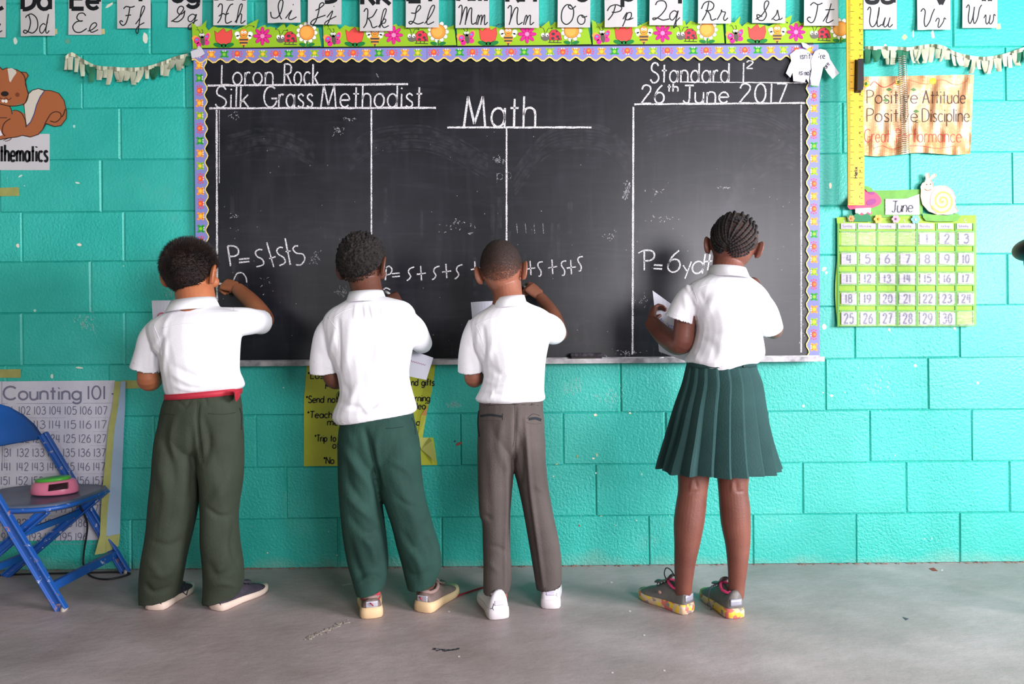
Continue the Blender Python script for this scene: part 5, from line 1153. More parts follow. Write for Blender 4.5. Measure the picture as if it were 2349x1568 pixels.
def skull(d, rx, ry, rz, k=1.0):
    """head surface point for a unit direction (x right, y forward, z up)"""
    x, y, z = d.x*rx, d.y*ry, d.z*rz
    if d.z < 0:
        q = -d.z; x *= 1 - .13*q; y *= (1 - .42*q) if d.y < 0 else (1 - .04*q)
    else: y *= 1 + .03*d.z
    return Vector((x, y, z))*k
class Head:
    def __init__(s, px, py, Y, rx, rz, yaw=0, roll=0, pitch=0, ry=None):
        s.c = P(px, py, Y); s.rx, s.rz = rx, rz; s.ry = ry or rx*1.2
        s.rot = (Matrix.Rotation(math.radians(roll), 3, 'Y') @ Matrix.Rotation(math.radians(-yaw), 3, 'Z') @ Matrix.Rotation(math.radians(-pitch), 3, 'X'))
    def w(s, p): return s.c + s.rot @ Vector(p)
    def surf(s, d, k=1.0): return s.w(skull(Vector(d).normalized(), s.rx, s.ry, s.rz, k))
    def base(s, mb, ears=1.0, eardrop=0, ear_l=1.0, ear_r=1.0):
        n, m = 32, 22; rs = []
        for i in range(1, m):
            a = math.pi*i/m; rs.append([s.surf((math.sin(a)*math.cos(2*math.pi*j/n), math.sin(a)*math.sin(2*math.pi*j/n), -math.cos(a)), .985) for j in range(n)])
        mb.rings(rs)
        rx, ry, rz = s.rx, s.ry, s.rz
        # jaw and chin, nose, lips, brow, lids, cheeks
        mb.ell(s.w((0, ry*.50, -rz*.60)), (rx*.52, ry*.36, rz*.30), 16, 10, rot=s.rot); mb.ell(s.w((0, ry*.72, -rz*.80)), (rx*.22, rx*.18, rx*.17), 12, 8, rot=s.rot)
        mb.tube([s.w((0, ry*.93, rz*.02)), s.w((0, ry*1.03, -rz*.16)), s.w((0, ry*1.12, -rz*.30))], [rx*.09, rx*.10, rx*.15], 10)
        for q in (-1, 1):
            mb.ell(s.w((q*rx*.15, ry*1.02, -rz*.32)), (rx*.10, rx*.11, rx*.08), 10, 6, rot=s.rot); mb.ell(s.w((q*rx*.52, ry*.70, -rz*.28)), (rx*.30, ry*.20, rz*.22), 12, 8, rot=s.rot)
            mb.ell(s.w((q*rx*.38, ry*.86, rz*.12)), (rx*.24, rx*.14, rx*.07), 12, 6, rot=s.rot)
        for z, t in ((-.50, .055), (-.58, .065)): mb.tube([s.w((-rx*.30, ry*.86, rz*z)), s.w((0, ry*.97, rz*(z+.005))), s.w((rx*.30, ry*.86, rz*z))], [rx*t*.6, rx*t*1.7, rx*t*.6], 8)
        for q, sz in ((-1, ear_l), (1, ear_r)):
            if not sz: continue
            er = s.rot @ Matrix.Rotation(math.radians(q*26), 3, 'Z') @ Matrix.Rotation(math.radians(q*8), 3, 'Y')
            o = s.w((q*rx*1.0, -ry*.03, -rz*.16)); h = .029*ears*sz; wd = .0165*ears*sz
            E = lambda x, y, z: o + er @ Vector((q*x, y, z))
            mb.rings([[E(.004 + .002*k, -.004 + wd*kk*math.cos(t) , h*kk*math.sin(t) - .006*(math.sin(t) < 0)*abs(math.sin(t))) for t in [2*math.pi*i/20 for i in range(20)]] for k, kk in ((-3, .55), (-1.5, .95), (0, 1.0), (1.2, .9))])
            rim = [E(.009, -.004 + wd*1.02*math.cos(t), h*1.02*math.sin(t)) for t in [math.radians(a) for a in range(20, 300, 20)]]
            mb.tube(rim, .0042, 8); mb.ell(E(.004, .001, -h*.92), (.005, .007, .008), 10, 8, rot=s.rot)
    def extras(s, parent, iris='#2a1a12'):
        rx, ry, rz = s.rx, s.ry, s.rz; EW = mat('eye_white', '#e8e4dc', .25); EI = mat('eye_iris', iris, .2); BR = mat('brow_hair', '#1a1412', .9)
        e = MB(); 
        for q in (-1, 1): e.ell(s.w((q*rx*.38, ry*.86, rz*.03)), (rx*.16, rx*.12, rx*.09), 14, 8, 0, rot=s.rot); e.ell(s.w((q*rx*.38, ry*.86 + rx*.075, rz*.03)), (rx*.07, rx*.05, rx*.07), 10, 8, 1, rot=s.rot)
        e.build('eyes', [EW, EI], parent, True)
        b = MB()
        for q in (-1, 1): b.tube([s.w((q*rx*.18, ry*.98, rz*.22)), s.w((q*rx*.40, ry*.94, rz*.27)), s.w((q*rx*.62, ry*.80, rz*.22))], [.0018, .003, .0015], 6)
        b.build('eyebrows', BR, parent, True)
    def hairfac(s, d, line_back=-.62, line_side=-.16, line_front=.46):
        """>0 inside the hair region"""
        a = math.atan2(d.x, -d.y); a = abs(a)/math.pi   # 0 back .. 1 front
        if a < .5: t = a/.5; z = line_back + (line_side - line_back)*t**2.2
        else: t = (a-.5)/.5; z = line_side + (line_front - line_side)*min(1, t*1.5)**.7
        if .42 < a < .58: z += .25*(1 - abs(a-.5)/.08)*.6
        return (d.z - z)
    def cap(s, name, m, parent, thick, rough=0, lb=-.62, ls=-.16, lf=.46, n=120, mm=80, seed=0, squash=None, fade=.12, topk=None, sparse=None):
        mb = MB(); rs = []; fac = []
        for i in range(1, mm):
            a = math.pi*i/mm; row = []
            for j in range(n):
                d = Vector((math.sin(a)*math.cos(2*math.pi*j/n), math.sin(a)*math.sin(2*math.pi*j/n), -math.cos(a)))
                f = s.hairfac(d, lb, ls, lf); g = min(1, max(0, f/fade)); g = g*g*(3-2*g)
                k = .955 + (.03 + 0)*g
                p = skull(d, s.rx, s.ry, s.rz, k)
                th = thick*(topk(d) if topk else 1)
                if rough and g > 0:
                    q = d*seed + p*1.0
                    th *= 1 + rough*(noise.noise(p*190 + Vector((seed, 0, 0)))*.9 + noise.noise(p*85)*.6)
                p = p + p.normalized()*th*g; row.append(s.w(p)); fac.append(g)
            rs.append(row)
        mb.rings(rs); me = mb.mesh(name)
        ca = me.color_attributes.new('dens', 'FLOAT_COLOR', 'POINT'); arr = []
        for i in range(len(me.vertices)):
            g = fac[i] if i < len(fac) else (0 if i == len(fac) else 1); arr += [g, g, g, 1]
        ca.data.foreach_set('color', arr)
        o = link(name, me, m, parent, True); return o
    def strands(s, name, m, parent, count, length, rad, dirf, lb, ls, lf, seed=1, keep=None, lenf=None, lift=1.0):
        r = random.Random(seed); v = []; f = []
        c = 0
        while c < count:
            d = Vector((r.gauss(0, 1), r.gauss(0, 1), r.gauss(0, 1))).normalized(); h = s.hairfac(d, lb, ls, lf)
            if h < .0: continue
            if keep and r.random() > keep(d, h): c += .2; continue
            c += 1
            p = skull(d, s.rx, s.ry, s.rz, lift); nn = d; g = (dirf(d, r)).normalized()
            L = length*(lenf(d, h) if lenf else 1)*r.uniform(.7, 1.2)
            pts = [p - nn*.001, p + g*L*.5, p + g*L + Vector((0, 0, -.1*L))]
            u = g.cross(Vector((r.uniform(-1, 1), r.uniform(-1, 1), r.uniform(-1, 1)))).normalized(); w_ = g.cross(u)
            b = len(v)
            for q, rr in zip(pts, (rad, rad*.8, rad*.15)):
                for k in range(3):
                    t = 2.094*k; v.append(tuple(s.w(q + (u*math.cos(t) + w_*math.sin(t))*rr)))
            for k in range(3):
                k2 = (k+1) % 3; f += [(b+k, b+k2, b+3+k2, b+3+k), (b+3+k, b+3+k2, b+6+k2, b+6+k)]
        me = bpy.data.meshes.new(name); me.from_pydata(v, [], f); me.update(); o = link(name, me, m, parent, True); o['kind'] = 'stuff'; return o

def hand(mb, wrist, d, n, side, size=1.0, curl=(40, 50, 30), spread=4, thumb=(.5, .6, .2), tc=30, idx=None):
    """palm, four unequal fingers and a thumb; d: wrist->fingers, n: palm facing, side: +1 thumb towards d x n"""
    d = Vector(d).normalized(); n = Vector(n); n = (n - d*n.dot(d)).normalized(); s_ = d.cross(n)*side; w0 = Vector(wrist); k = size
    rs = []
    for t, hw, ht, so in ((-.012, .018, .0145, 0), (.004, .021, .0140, 0), (.02, .026, .0145, .001), (.04, .029, .0135, 0), (.054, .0285, .0115, -.001), (.061, .0255, .0085, -.001)):
        rs.append([w0 + d*t*k + s_*so*k + (s_*hw*math.copysign(abs(math.cos(a))**.8, math.cos(a)) + n*ht*math.sin(a))*k for a in [2*math.pi*i/20 for i in range(20)]])
    mb.rings(rs)
    for i, (off, L_) in enumerate(((.0205, .95), (.0070, 1.06), (-.0068, .98), (-.0200, .78))):
        c0, c1, c2 = (idx if (idx and i == 0) else curl); c0 += 5*i*(.5 if curl[0] > 20 else 0)
        a = math.radians((1.5-i)*spread); dd = (d*math.cos(a) + s_*math.sin(a)).normalized()
        p = w0 + d*.056*k + s_*off*k; pts = [p - dd*.012*k, p]; rad = [.0072*k, .0072*k]; ang = 0
        for L, cu in ((.026*L_, c0), (.017*L_, c1), (.0145*L_, c2)):
            ang += math.radians(cu); q = dd*math.cos(ang) + n*math.sin(ang); p = p + q*L*k; pts.append(p); rad.append((.0068 if L > .02 else (.0063 if L > .015 else .0055))*k)
        pts.append(p + q*.003*k); rad.append(.0028*k); mb.tube(pts, rad, 10)
    a_, b_, c_ = thumb; td = (d*a_ + s_*b_ + n*c_).normalized(); p = w0 + d*.016*k + s_*.017*k; pts = [p - td*.008*k, p]; rad = [.0105*k, .0102*k]
    ax = td.cross(n + d*.3).normalized(); cur = td.copy()
    for L, cu, r_ in ((.022, 0, .0086), (.018, tc, .0076), (.013, tc*.6, .0062)):
        cur = (Matrix.Rotation(math.radians(cu), 3, s_.cross(d)*0 + (cur.cross(d*.7 + n*.6)).normalized()) @ cur).normalized(); p = p + cur*L*k; pts.append(p); rad.append(r_*k)
    pts.append(p + cur*.003*k); rad.append(.003*k); mb.tube(pts, rad, 10)
    return w0 + d*.066*k + n*.025*k

def on_surface(me): return BVHTree.FromPolygons([v.co[:] for v in me.vertices], [p.vertices[:] for p in me.polygons])
def hit(bvh, px, py, lift=0):
    d = (P(px, py, 0) - CAM).normalized(); h = bvh.ray_cast(CAM, d)
    if h[0] is None: return None
    return h[0] + h[1]*lift, h[1]
def strip(name, bvh, pts, wd, m, parent, lift=.0012, th=.0015, smooth=True, n=14):
    """thin raised band or seam laid on the cloth along px points"""
    if len(pts) > 2 and smooth: pts = crom(pts, 5)
    rs = []
    for i, (x, y) in enumerate(pts):
        a = pts[max(i-1, 0)]; c = pts[min(i+1, len(pts)-1)]; dx, dy = c[0]-a[0], c[1]-a[1]; q = math.hypot(dx, dy) or 1
        nx, ny = -dy/q*wd/2, dx/q*wd/2; A_ = hit(bvh, x+nx, y+ny, 0); B_ = hit(bvh, x-nx, y-ny, 0)
        if not A_ or not B_: continue
        (pa_, na), (pb_, nb) = A_, B_
        if (pa_-pb_).length > .04: continue
        rs.append([pa_ + na*lift*.2 - na*.001, pb_ + nb*lift*.2 - nb*.001, pb_ + nb*(lift+th), pa_ + na*(lift+th)])
    if len(rs) < 2: return None
    return MB().rings(rs).build(name, m, parent, False)
def seam(name, bvh, pts, r, m, parent, lift=.0):
    pts = crom(pts, 5) if len(pts) > 2 else pts; q = []
    for x, y in pts:
        h = hit(bvh, x, y, lift)
        if h: q.append(h[0])
    if len(q) < 2: return None
    return MB().tube(q, r, 6).build(name, m, parent, True)
def shoe(parent, name, heel, yaw, L, W, mats, style, label=None, lace=None):
    """heel: floor point; yaw deg from +Y (positive = toe to the right). Two-part body: sole + upper with collar, tongue, laces"""
    a = math.radians(yaw); f = Vector((math.sin(a), math.cos(a), 0)); r = Vector((math.cos(a), -math.sin(a), 0)); o = Vector((heel.x, heel.y, 0))
    T = lambda u, v, z: o + f*u + r*v + Vector((0, 0, z))
    wprof = lambda u: W/2*np.interp(u, [0, .03, .10, .22, .40, .55, .70, .82, .92, .98, 1], [.36, .76, .88, .87, .80, .90, 1.0, .98, .84, .55, .2])
    root = empty(name, heel); root.parent = parent; root.location = Vector(heel) - Vector(parent.location)
    if label: root['label'] = label
    st = style.get('sole', .022); flare = style.get('flare', 1.06)
    us = [0, .012, .03, .06, .1, .16, .24, .34, .44, .54, .64, .74, .82, .89, .94, .975, .99, 1]
    def outline(k, z, grow=0): return [T((u - .5)*L*(1+grow) + L*.5, wprof(u)*k, z(u)) for u in us] + [T((u - .5)*L*(1+grow) + L*.5, -wprof(u)*k, z(u)) for u in us[::-1]]
    spring = lambda u: .010*max(0, (u-.75)/.25)**2
    hs = lambda u: st*(1.25 - .45*u) + style.get('heelup', 0)*max(0, 1 - u*5)
    s1 = MB(); s1.rings([outline(.96, lambda u: spring(u) + .0005, -.01), outline(flare, lambda u: spring(u) + .004, .015), outline(flare, lambda u: spring(u) + hs(u)*.6, .02), outline(1.01, lambda u: spring(u) + hs(u), .0)])
    s1.build('sole', mats['sole'], root, True)
    hgt = lambda u: np.interp(u, [0, .06, .15, .25, .36, .45, .55, .68, .82, .93, 1], [style.get('hc', .062), style.get('hc', .062)+.004, .060, .066, .076, .070, .058, .046, .038, .028, .018])*style.get('k', 1.0)
    up = MB(); rs = []
    for u in us[1:-1]:
        w_ = wprof(u)*.96; h = hgt(u); zb = spring(u) + hs(u)*.7; tw = np.interp(u, [0, .1, .25, .45, .6, .8, 1], [.86, .84, .70, .46, .5, .7, .8])
        sec = []
        for i in range(24):
            t = math.pi*2*i/24; cx = math.cos(t); sz = math.sin(t)
            if sz >= 0: x = w_*(abs(cx)**.75)*math.copysign(1, cx)*(1 - (1-tw)*sz**1.5*.8); z = zb + (h - zb)*(sz**.85)
            else: x = w_*cx; z = zb + .004*sz
            sec.append(T(u*L, x, z))
        rs.append(sec)
    up.rings(rs); up.build('upper', mats['upper'], root, True)
    # collar ring around the ankle, tongue, heel patch
    ch_ = hgt(.12); cl = MB(); pts = []
    for i in range(24):
        t = 2*math.pi*i/24; u = .235 - .175*math.cos(t)*1.0; v = W*.30*math.sin(t); z = ch_ - .001 + .012*max(0, -math.cos(t)) + .004*(math.cos(t) > .8) ; pts.append(T(u*L, v, z))
    cl.tube(pts, .0065*style.get('ck', 1), 8, closed=True, cap=False); cl.build('collar', mats['collar'], root, True)
    tg = MB(); tg.rings([[T(u*L, x*W*.2, hgt(min(u,.5))*1.0 + dz + .004*(1-x*x)) for x in (-1, -.5, 0, .5, 1)] + [T(u*L, x*W*.2, hgt(min(u,.5)) + dz - .004) for x in (1, .5, 0, -.5, -1)] for u, dz in ((.36, .016), (.44, .004), (.56, -.001), (.66, -.004))])
    tg.build('tongue', mats['upper'], root, True)
    for k in range(4):
        u = .44 + k*.06; z = hgt(u) + .003
        MB().tube([T(u*L, -W*.17, z-.004), T((u+.03)*L, 0, z+.002), T(u*L, W*.17, z-.004)], .0018, 6).build('lace', mats['lace'], root, True)
    if 'patch' in mats:
        pt = MB(); rr = []
        for z in (style.get('pz0', .03), max(.04, style.get('pz0', .03)+.006), .052, max(.056, ch_*.80)):
            t0_ = style.get('pw', .62); rr.append([T(L*(.004 + .03*(1-math.cos(q)) - .001), wprof(.06)*math.sin(q)*1.0, z) for q in np.linspace(-t0_*1.5, t0_*1.5, 9)] + [T(L*(.014 + .03*(1-math.cos(q))), wprof(.06)*math.sin(q)*.9, z) for q in np.linspace(t0_*1.5, -t0_*1.5, 9)])
        pt.rings(rr); pt.build('heel_patch', mats['patch'], root, True)
    return root, T

def sheetpx(name, corners, m, label, n=10, bend=.012, bdir=1, art=None, wave=0):
    """a paper sheet between four (px,py,Y) corners TL,TR,BR,BL with a gentle curl"""
    TL, TR, BR, BL_ = [P(*c) for c in corners]
    nn = (TR-TL).cross(BL_-TL).normalized(); nn = nn if nn.y < 0 else -nn
    def S(u, v, l=0): return TL*(1-u)*(1-v) + TR*u*(1-v) + BR*u*v + BL_*(1-u)*v + nn*(bend*math.sin(math.pi*(u if bdir else v)) + wave*math.sin(v*7+u*3) + l)
    o = surf_sheet(name, lambda u, v, l: S(u, v, l), 0, 0, 1, 1, n, n, m, None, .0004); tag(o, label, 'paper')
    if art:
        A = Art(lambda u, v, l: S(u/100, v/100, l)); art(A); A.build('handwriting', o)
    return o
PAPER = mat('note_paper', '#dcdcea', .6)
SHIRT = mat('shirt_white_cotton', '#e9e9ee', .8, nscale=16, namt=.012, bump=.0006, bscale=400, spec=.2)
SHIRT2 = mat('shirt_seam_white', '#e2e2e8', .8)
def trouser_mat(n, c, c2): return mat(n, c, .82, nscale=7, col2=c2, bump=.0012, bscale=220, spec=.22)
BOT = lambda z: z

def collar(parent, bvh, top, dep, drop, Y, m=SHIRT, thick=.004, tilt=None):
    """shirt collar: top fold line px (left,right) ellipse around the neck, falling outwards"""
    (xl, yl), (xr, yr) = top; rs = []
    for k, (e, ey, dz) in enumerate([(.95, .95, .014), (.98, 1.0, .001), (1.03, 1.07, -.001), (1.12, 1.30, drop*.45), (1.22, 1.60, drop), (1.19, 1.56, drop+.0025), (1.0, 1.15, drop*.6)]):
        q = ring(((xl, yl), (xr, yr), Y, dep), 32, 2.0); c = sum(q, Vector())/32
        rs.append([c + Vector(((p-c).x*e, (p-c).y*(ey if p.y < c.y else e), (p-c).z)) - Vector((0, 0, dz*(1.0 if p.y < c.y else .8))) for p in q])
    rs.append(rs[0]); mb = MB(); mb.rings(rs, cap=False); return mb.build('collar', m, parent, True)
def Fpt(px, py): return G(px, py)
def make_person(name_, heelpx, label):
    g = G(*heelpx); return empty('person', (g.x, g.y, 0), label, 'person', None)
# ================================================================= first boy (left)
p1 = make_person('a', (415, 1398), 'boy with straight black hair, red belt and olive trousers, writing at the left')
SK1 = skin_mat('skin_tan', '#b5704c', '#a05e3e')
H = Head(436, 622, -.415, .0785, .097, yaw=9, roll=-3, pitch=6)
b = MB(); H.base(b, 1.0)
limb(b, [(444, 655, -.405, 42), (450, 690, -.425, 43), (452, 725, -.435, 50)])
loft(b, [R3(725, 375, 530, -.435, .06), R3(770, 360, 535, -.435, .075), R3(850, 388, 530, -.435, .075), R3(920, 395, 535, -.435, .075), R3(1000, 385, 530, -.435, .08), R3(1035, 400, 515, -.43, .05)])
limb(b, [(365, 755, -.43, 22), (348, 800, -.425, 21), (340, 850, -.415, 22), (341, 872, -.405, 24), (352, 868, -.36, 21), (372, 830, -.29, 17), (385, 790, -.23, 14), (390, 765, -.21, 12.5)])
hand(b, P(391, 762, -.205), (.05, .25, 1), (.9, -.5, 0), 1, .92, (30, 40, 25), 3, (.7, .5, .5))
limb(b, [(520, 735, -.43, 24), (560, 737, -.40, 23), (596, 737, -.31, 21), (608, 733, -.235, 20), (597, 715, -.19, 20), (578, 693, -.145, 19), (556, 672, -.105, 16.5), (545, 662, -.088, 15)])
w1 = P(543, 660, -.085)
hand(b, w1, (-1, .25, .32), (-.25, .75, -.55), -1, 1.0, (55, 60, 35), 2, (.75, .35, .75), 25, idx=(40, 45, 20))
for x0, x1 in ((445, 412), (505, 505)):
    pass
limb(b, [(420, 1040, -.43, 38), (412, 1150, -.43, 30), (398, 1250, -.43, 27), (383, 1330, -.39, 20), (376, 1370, -.375, 14), (402, 1368, -.31, 12)])
limb(b, [(505, 1040, -.43, 38), (507, 1150, -.43, 30), (508, 1250, -.43, 27), (506, 1330, -.39, 20), (515, 1370, -.375, 14), (555, 1362, -.325, 12)])
me = remeshed(b, .0026, 2); link('body', me, SK1, p1, True)
H.extras(p1)
HB = mat('hair_black', '#17110f', .5, nscale=30, col2='#2e2018', spec=.5)
h1m = mat('hair_black_cap', '#110c0b', .8, nscale=25, col2='#2a1c16', bump=.002, bscale=220)
H.cap('hair', h1m, p1, .007, .25, lb=-.84, ls=-.20, lf=.42, seed=1, fade=.14, topk=lambda d: .55 + .7*max(0, d.z + .3))
def whorl(d, r):
    c = Vector((-.25, -.8, .35)).normalized(); t = (d - c*d.dot(c)); t = t.normalized() if t.length > .05 else Vector((0, 0, 1)); sw = c.cross(t)
    return d*(.35 + .5*max(0, d.z)) + t*.75 + sw*.3 + Vector((r.uniform(-.2, .2),)*1 + (r.uniform(-.2, .2), r.uniform(-.2, .2)))
H.strands('hair_strand', HB, p1, 11000, .020, .0007, whorl, -.80, -.2, .42, 2, lenf=lambda d, h: .35 + .9*min(1, max(0, d.z+.35)), lift=1.0)
# shirt
s = MB()
loft(s, [((404, 702), (488, 696), -.43, .052), ((383, 717), (510, 705), -.43, .066), ((356, 733), (546, 712), -.43, .078), ((341, 752), (557, 722), -.43, .088), R3(780, 348, 550, -.43, .096), R3(815, 366, 547, -.43, .10), R3(850, 376, 546, -.432, .103), ((380, 880), (553, 868), -.435, .104), ((383, 897), (557, 884), -.435, .100), ((386, 905), (545, 895), -.435, .092)])
limb(s, [(372, 748, -.43, 26), (350, 775, -.427, 29), (342, 810, -.42, 31), (336, 847, -.412, 36)])
limb(s, [(505, 738, -.43, 34), (545, 738, -.41, 34), (575, 737, -.37, 31), (600, 738, -.30, 28)])
me = remeshed(s, .0032, 3)
recess(me, P(335, 851, -.41), np.array(P(334, 852, -.41) - P(343, 806, -.42)), .052, .012)
recess(me, P(602, 738, -.30), np.array(P(602, 738, -.30) - P(575, 737, -.37)), .045, .010)
folds(me, [([(372, 775), (362, 800), (360, 835)], 5, -4), ([(382, 780), (378, 820), (375, 860)], 6, 3), ([(352, 790), (348, 820), (350, 850)], 6, 3), ([(400, 840), (440, 860), (470, 868)], 7, -3), ([(395, 858), (440, 880), (500, 880)], 6, 3), ([(430, 815), (475, 805), (540, 770)], 8, -2.5), ([(470, 875), (520, 855), (548, 830)], 6, -3), ([(400, 885), (450, 895), (530, 880)], 5, 2.5), ([(540, 775), (520, 790), (500, 820)], 7, -3), ([(395, 720), (380, 740), (375, 770)], 6, 2), ([(440, 790), (450, 830)], 10, -2), ([(505, 730), (545, 740)], 8, -2)], .0012)
sh = link('shirt', me, SHIRT, p1, True); bv = on_surface(me)
collar(sh, bv, ((397, 693), (490, 681)), .062, .036, -.43)
seam('yoke_seam', bv, [(372, 752), (420, 742), (480, 738), (515, 728)], .0009, SHIRT2, sh)
seam('sleeve_seam', bv, [(535, 705), (545, 740), (545, 772)], .0009, SHIRT2, sh); seam('sleeve_seam', bv, [(352, 745), (366, 780), (370, 815)], .0009, SHIRT2, sh)
seam('cuff_seam', bv, [(306, 832), (340, 845), (372, 850)], .0008, SHIRT2, sh)
# trousers
OL = trouser_mat('trousers_olive', '#394135', '#30372b')
t = MB()
loft(t, [((388, 908), (546, 900), -.435, .092), R3(930, 378, 549, -.435, .098), R3(970, 370, 552, -.432, .104), R3(1005, 366, 551, -.43, .098), R3(1030, 378, 537, -.43, .080), R3(1045, 395, 520, -.43, .05)])
loft(t, [R3(960, 376, 465, -.43, .088), R3(1005, 364, 468, -.43, .095), R3(1060, 356, 464, -.43, .09), R3(1120, 350, 458, -.43, .082), R3(1180, 344, 446, -.43, .076), R3(1240, 336, 433, -.43, .074), R3(1300, 329, 421, -.425, .076), R3(1345, 325, 412, -.39, .072), ((325, 1379), (405, 1368), -.375, .068)])
loft(t, [R3(960, 450, 548, -.43, .088), R3(1005, 446, 553, -.43, .095), R3(1060, 456, 553, -.43, .09), R3(1110, 465, 550, -.43, .082), R3(1180, 467, 541, -.43, .072), R3(1230, 467, 544, -.43, .070), R3(1290, 471, 553, -.425, .074), R3(1340, 471, 556, -.39, .072), ((469, 1378), (545, 1366), -.375, .070)])
me = remeshed(t, .0034, 9)
for q in ((365, 1374), (507, 1372)): recess(me, P(q[0], q[1], -.375), (0, 0, -1), .075, .03, tol=.01)
folds(me, [([(455, 925), (452, 960), (456, 1010), (462, 1060)], 5, -5), ([(440, 985), (440, 1040), (452, 1075)], 9, -4), ([(468, 960), (480, 1010), (470, 1060)], 9, -5), ([(478, 1015), (500, 1060), (512, 1110)], 14, -3), ([(530, 1080), (505, 1130), (478, 1165)], 12, 4), ([(478, 1165), (500, 1182), (530, 1180)], 7, -4), ([(372, 1000), (392, 1060), (400, 1110)], 12, -5), ([(400, 960), (392, 1010), (400, 1050)], 8, 4), ([(362, 1060), (380, 1130), (372, 1200)], 13, 4), ([(440, 1100), (425, 1180), (412, 1250)], 10, -4), ([(350, 1240), (385, 1250), (418, 1240)], 8, -3), ([(345, 1290), (370, 1320), (400, 1300)], 10, 3), ([(335, 1340), (352, 1358), (392, 1345)], 7, -4), ([(480, 1290), (500, 1320), (535, 1300)], 10, -4), ([(478, 1345), (508, 1335), (545, 1345)], 7, 3), ([(540, 1200), (530, 1250), (552, 1310)], 8, -4), ([(500, 1110), (520, 1200), (515, 1280)], 12, 3), ([(400, 915), (415, 925), (425, 935)], 4, -1.6), ([(470, 912), (476, 930)], 4, -1.6), ([(438, 915), (428, 932)], 4, -1.6)], .0016, 10)
tr = link('trousers', me, OL, p1, True); bv = on_surface(me)
OLD = mat('trousers_olive_seam', '#262c22', .85)
seam('pocket_welt', bv, [(366, 951), (385, 949), (404, 952)], .0012, OLD, tr); seam('pocket_welt', bv, [(478, 948), (510, 950), (540, 946)], .0012, OLD, tr)
seam('centre_seam', bv, [(454, 918), (452, 960), (456, 1010), (460, 1050)], .0009, OLD, tr)
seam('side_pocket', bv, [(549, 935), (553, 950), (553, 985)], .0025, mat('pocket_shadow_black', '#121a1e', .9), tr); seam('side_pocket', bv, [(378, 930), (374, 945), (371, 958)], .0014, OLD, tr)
RB = mat('red_belt', '#b52a3c', .6, nscale=20, namt=.06)
bt = MB(); bt.rings([ring(((384, 915), (550, 903), -.435, .1005), 40), ring(((384, 903), (551, 889), -.435, .1005), 40), ring(((386, 903), (549, 889), -.435, .096), 40)]); bt.build('belt', RB, p1, True)
bt = MB(); q = [P(538, 893, -.52), P(548, 895, -.49), P(551, 905, -.47), P(547, 914, -.48), P(541, 921, -.50), P(538, 908, -.53)]; bt.add(q + [v + Vector((0, .004, 0)) for v in q], [(0,5,4,3,2,1), (6,7,8,9,10,11)] + [(i, (i+1) % 6, 6+(i+1) % 6, 6+i) for i in range(6)]); bt.build('belt_end', RB, p1)
tmp = MB(); tmp.rings([ring(((383, 918), (551, 905), -.435, .102), 40), ring(((383, 898), (552, 886), -.435, .102), 40)]); bvb = on_surface(tmp.mesh())
for pts in ([(449, 905), (450, 921)], [(512, 897), (521, 914)], [(398, 908), (398, 922)]): strip('belt_loop', bvb, pts, 7, OL, tr, .001, .003, False)
NV = mat('shoe_navy_canvas', '#2c2733', .75, nscale=25, col2='#433a48', bump=.0015, bscale=150)
S1 = {'sole': mat('sole_cream', '#d8c3b4', .6, nscale=14, namt=.03), 'upper': NV, 'collar': NV, 'lace': mat('lace_black', '#15141a', .8), 'patch': mat('heel_rubber', '#3b3440', .7)}
stl = {'sole': .021, 'flare': 1.04, 'hc': .052, 'pz0': .004, 'k': .95}
hl = G(352, 1400); hr = G(492, 1400)
r1, T = shoe(p1, 'shoe', Vector((hl.x, hl.y, 0)), 6, .205, .082, S1, stl)
for k in range(3): MB().tube([T(.09, .012, .062), T(.105 + .01*k, .03 + .012*k, .07 - .012*k), T(.12, .045, .05 - .02*k), T(.10, .035, .035)], .0022, 6).build('lace_loop', S1['lace'], r1, True)
shoe(p1, 'shoe', Vector((hr.x, hr.y, 0)), 26, .218, .082, S1, stl)
# ================================================================= second boy
p2 = make_person('b', (900, 1410), 'boy with round curly black hair, untucked white shirt and dark green trousers, second from left')
SK2 = skin_mat('skin_dark', '#6b4232', '#573226')
H = Head(831, 606, -.395, .071, .093, yaw=14, roll=-5, pitch=8)
b = MB(); H.base(b, 1.0, ear_l=.9)
limb(b, [(836, 640, -.395, 36), (842, 672, -.41, 36), (845, 710, -.425, 45)])
loft(b, [R3(712, 775, 915, -.42, .055), R3(770, 760, 925, -.42, .07), R3(850, 792, 922, -.42, .07), R3(950, 795, 930, -.42, .075), R3(1040, 800, 935, -.42, .065), R3(1070, 815, 920, -.42, .04)])
limb(b, [(757, 745, -.42, 22), (750, 800, -.42, 20), (757, 850, -.41, 20), (766, 872, -.395, 19), (785, 872, -.34, 18), (830, 862, -.27, 15), (870, 850, -.22, 12), (885, 845, -.21, 11.5)])
hand(b, P(888, 845, -.208), (1, .05, .1), (0, .5, .8), 1, .88, (25, 40, 25), 3, (.6, .5, .5))
limb(b, [(925, 735, -.42, 24), (950, 765, -.38, 20), (966, 785, -.31, 19), (966, 785, -.25, 18), (950, 760, -.17, 15), (925, 720, -.10, 12), (915, 705, -.085, 11)])
hand(b, P(914, 703, -.083), (-.55, .2, 1), (-.35, .9, -.1), -1, .92, (55, 55, 30), 2, (.75, .3, .7), 25)
limb(b, [(828, 1080, -.42, 38), (835, 1180, -.42, 30), (845, 1280, -.42, 25), (850, 1350, -.42, 21), (853, 1385, -.44, 16), (849, 1388, -.39, 13)])
limb(b, [(905, 1080, -.42, 38), (930, 1180, -.42, 30), (960, 1280, -.42, 25), (975, 1350, -.41, 21), (978, 1376, -.41, 17), (1008, 1370, -.362, 13)])
me = remeshed(b, .0026, 2); link('body', me, SK2, p2, True); H.extras(p2, '#1c120c')
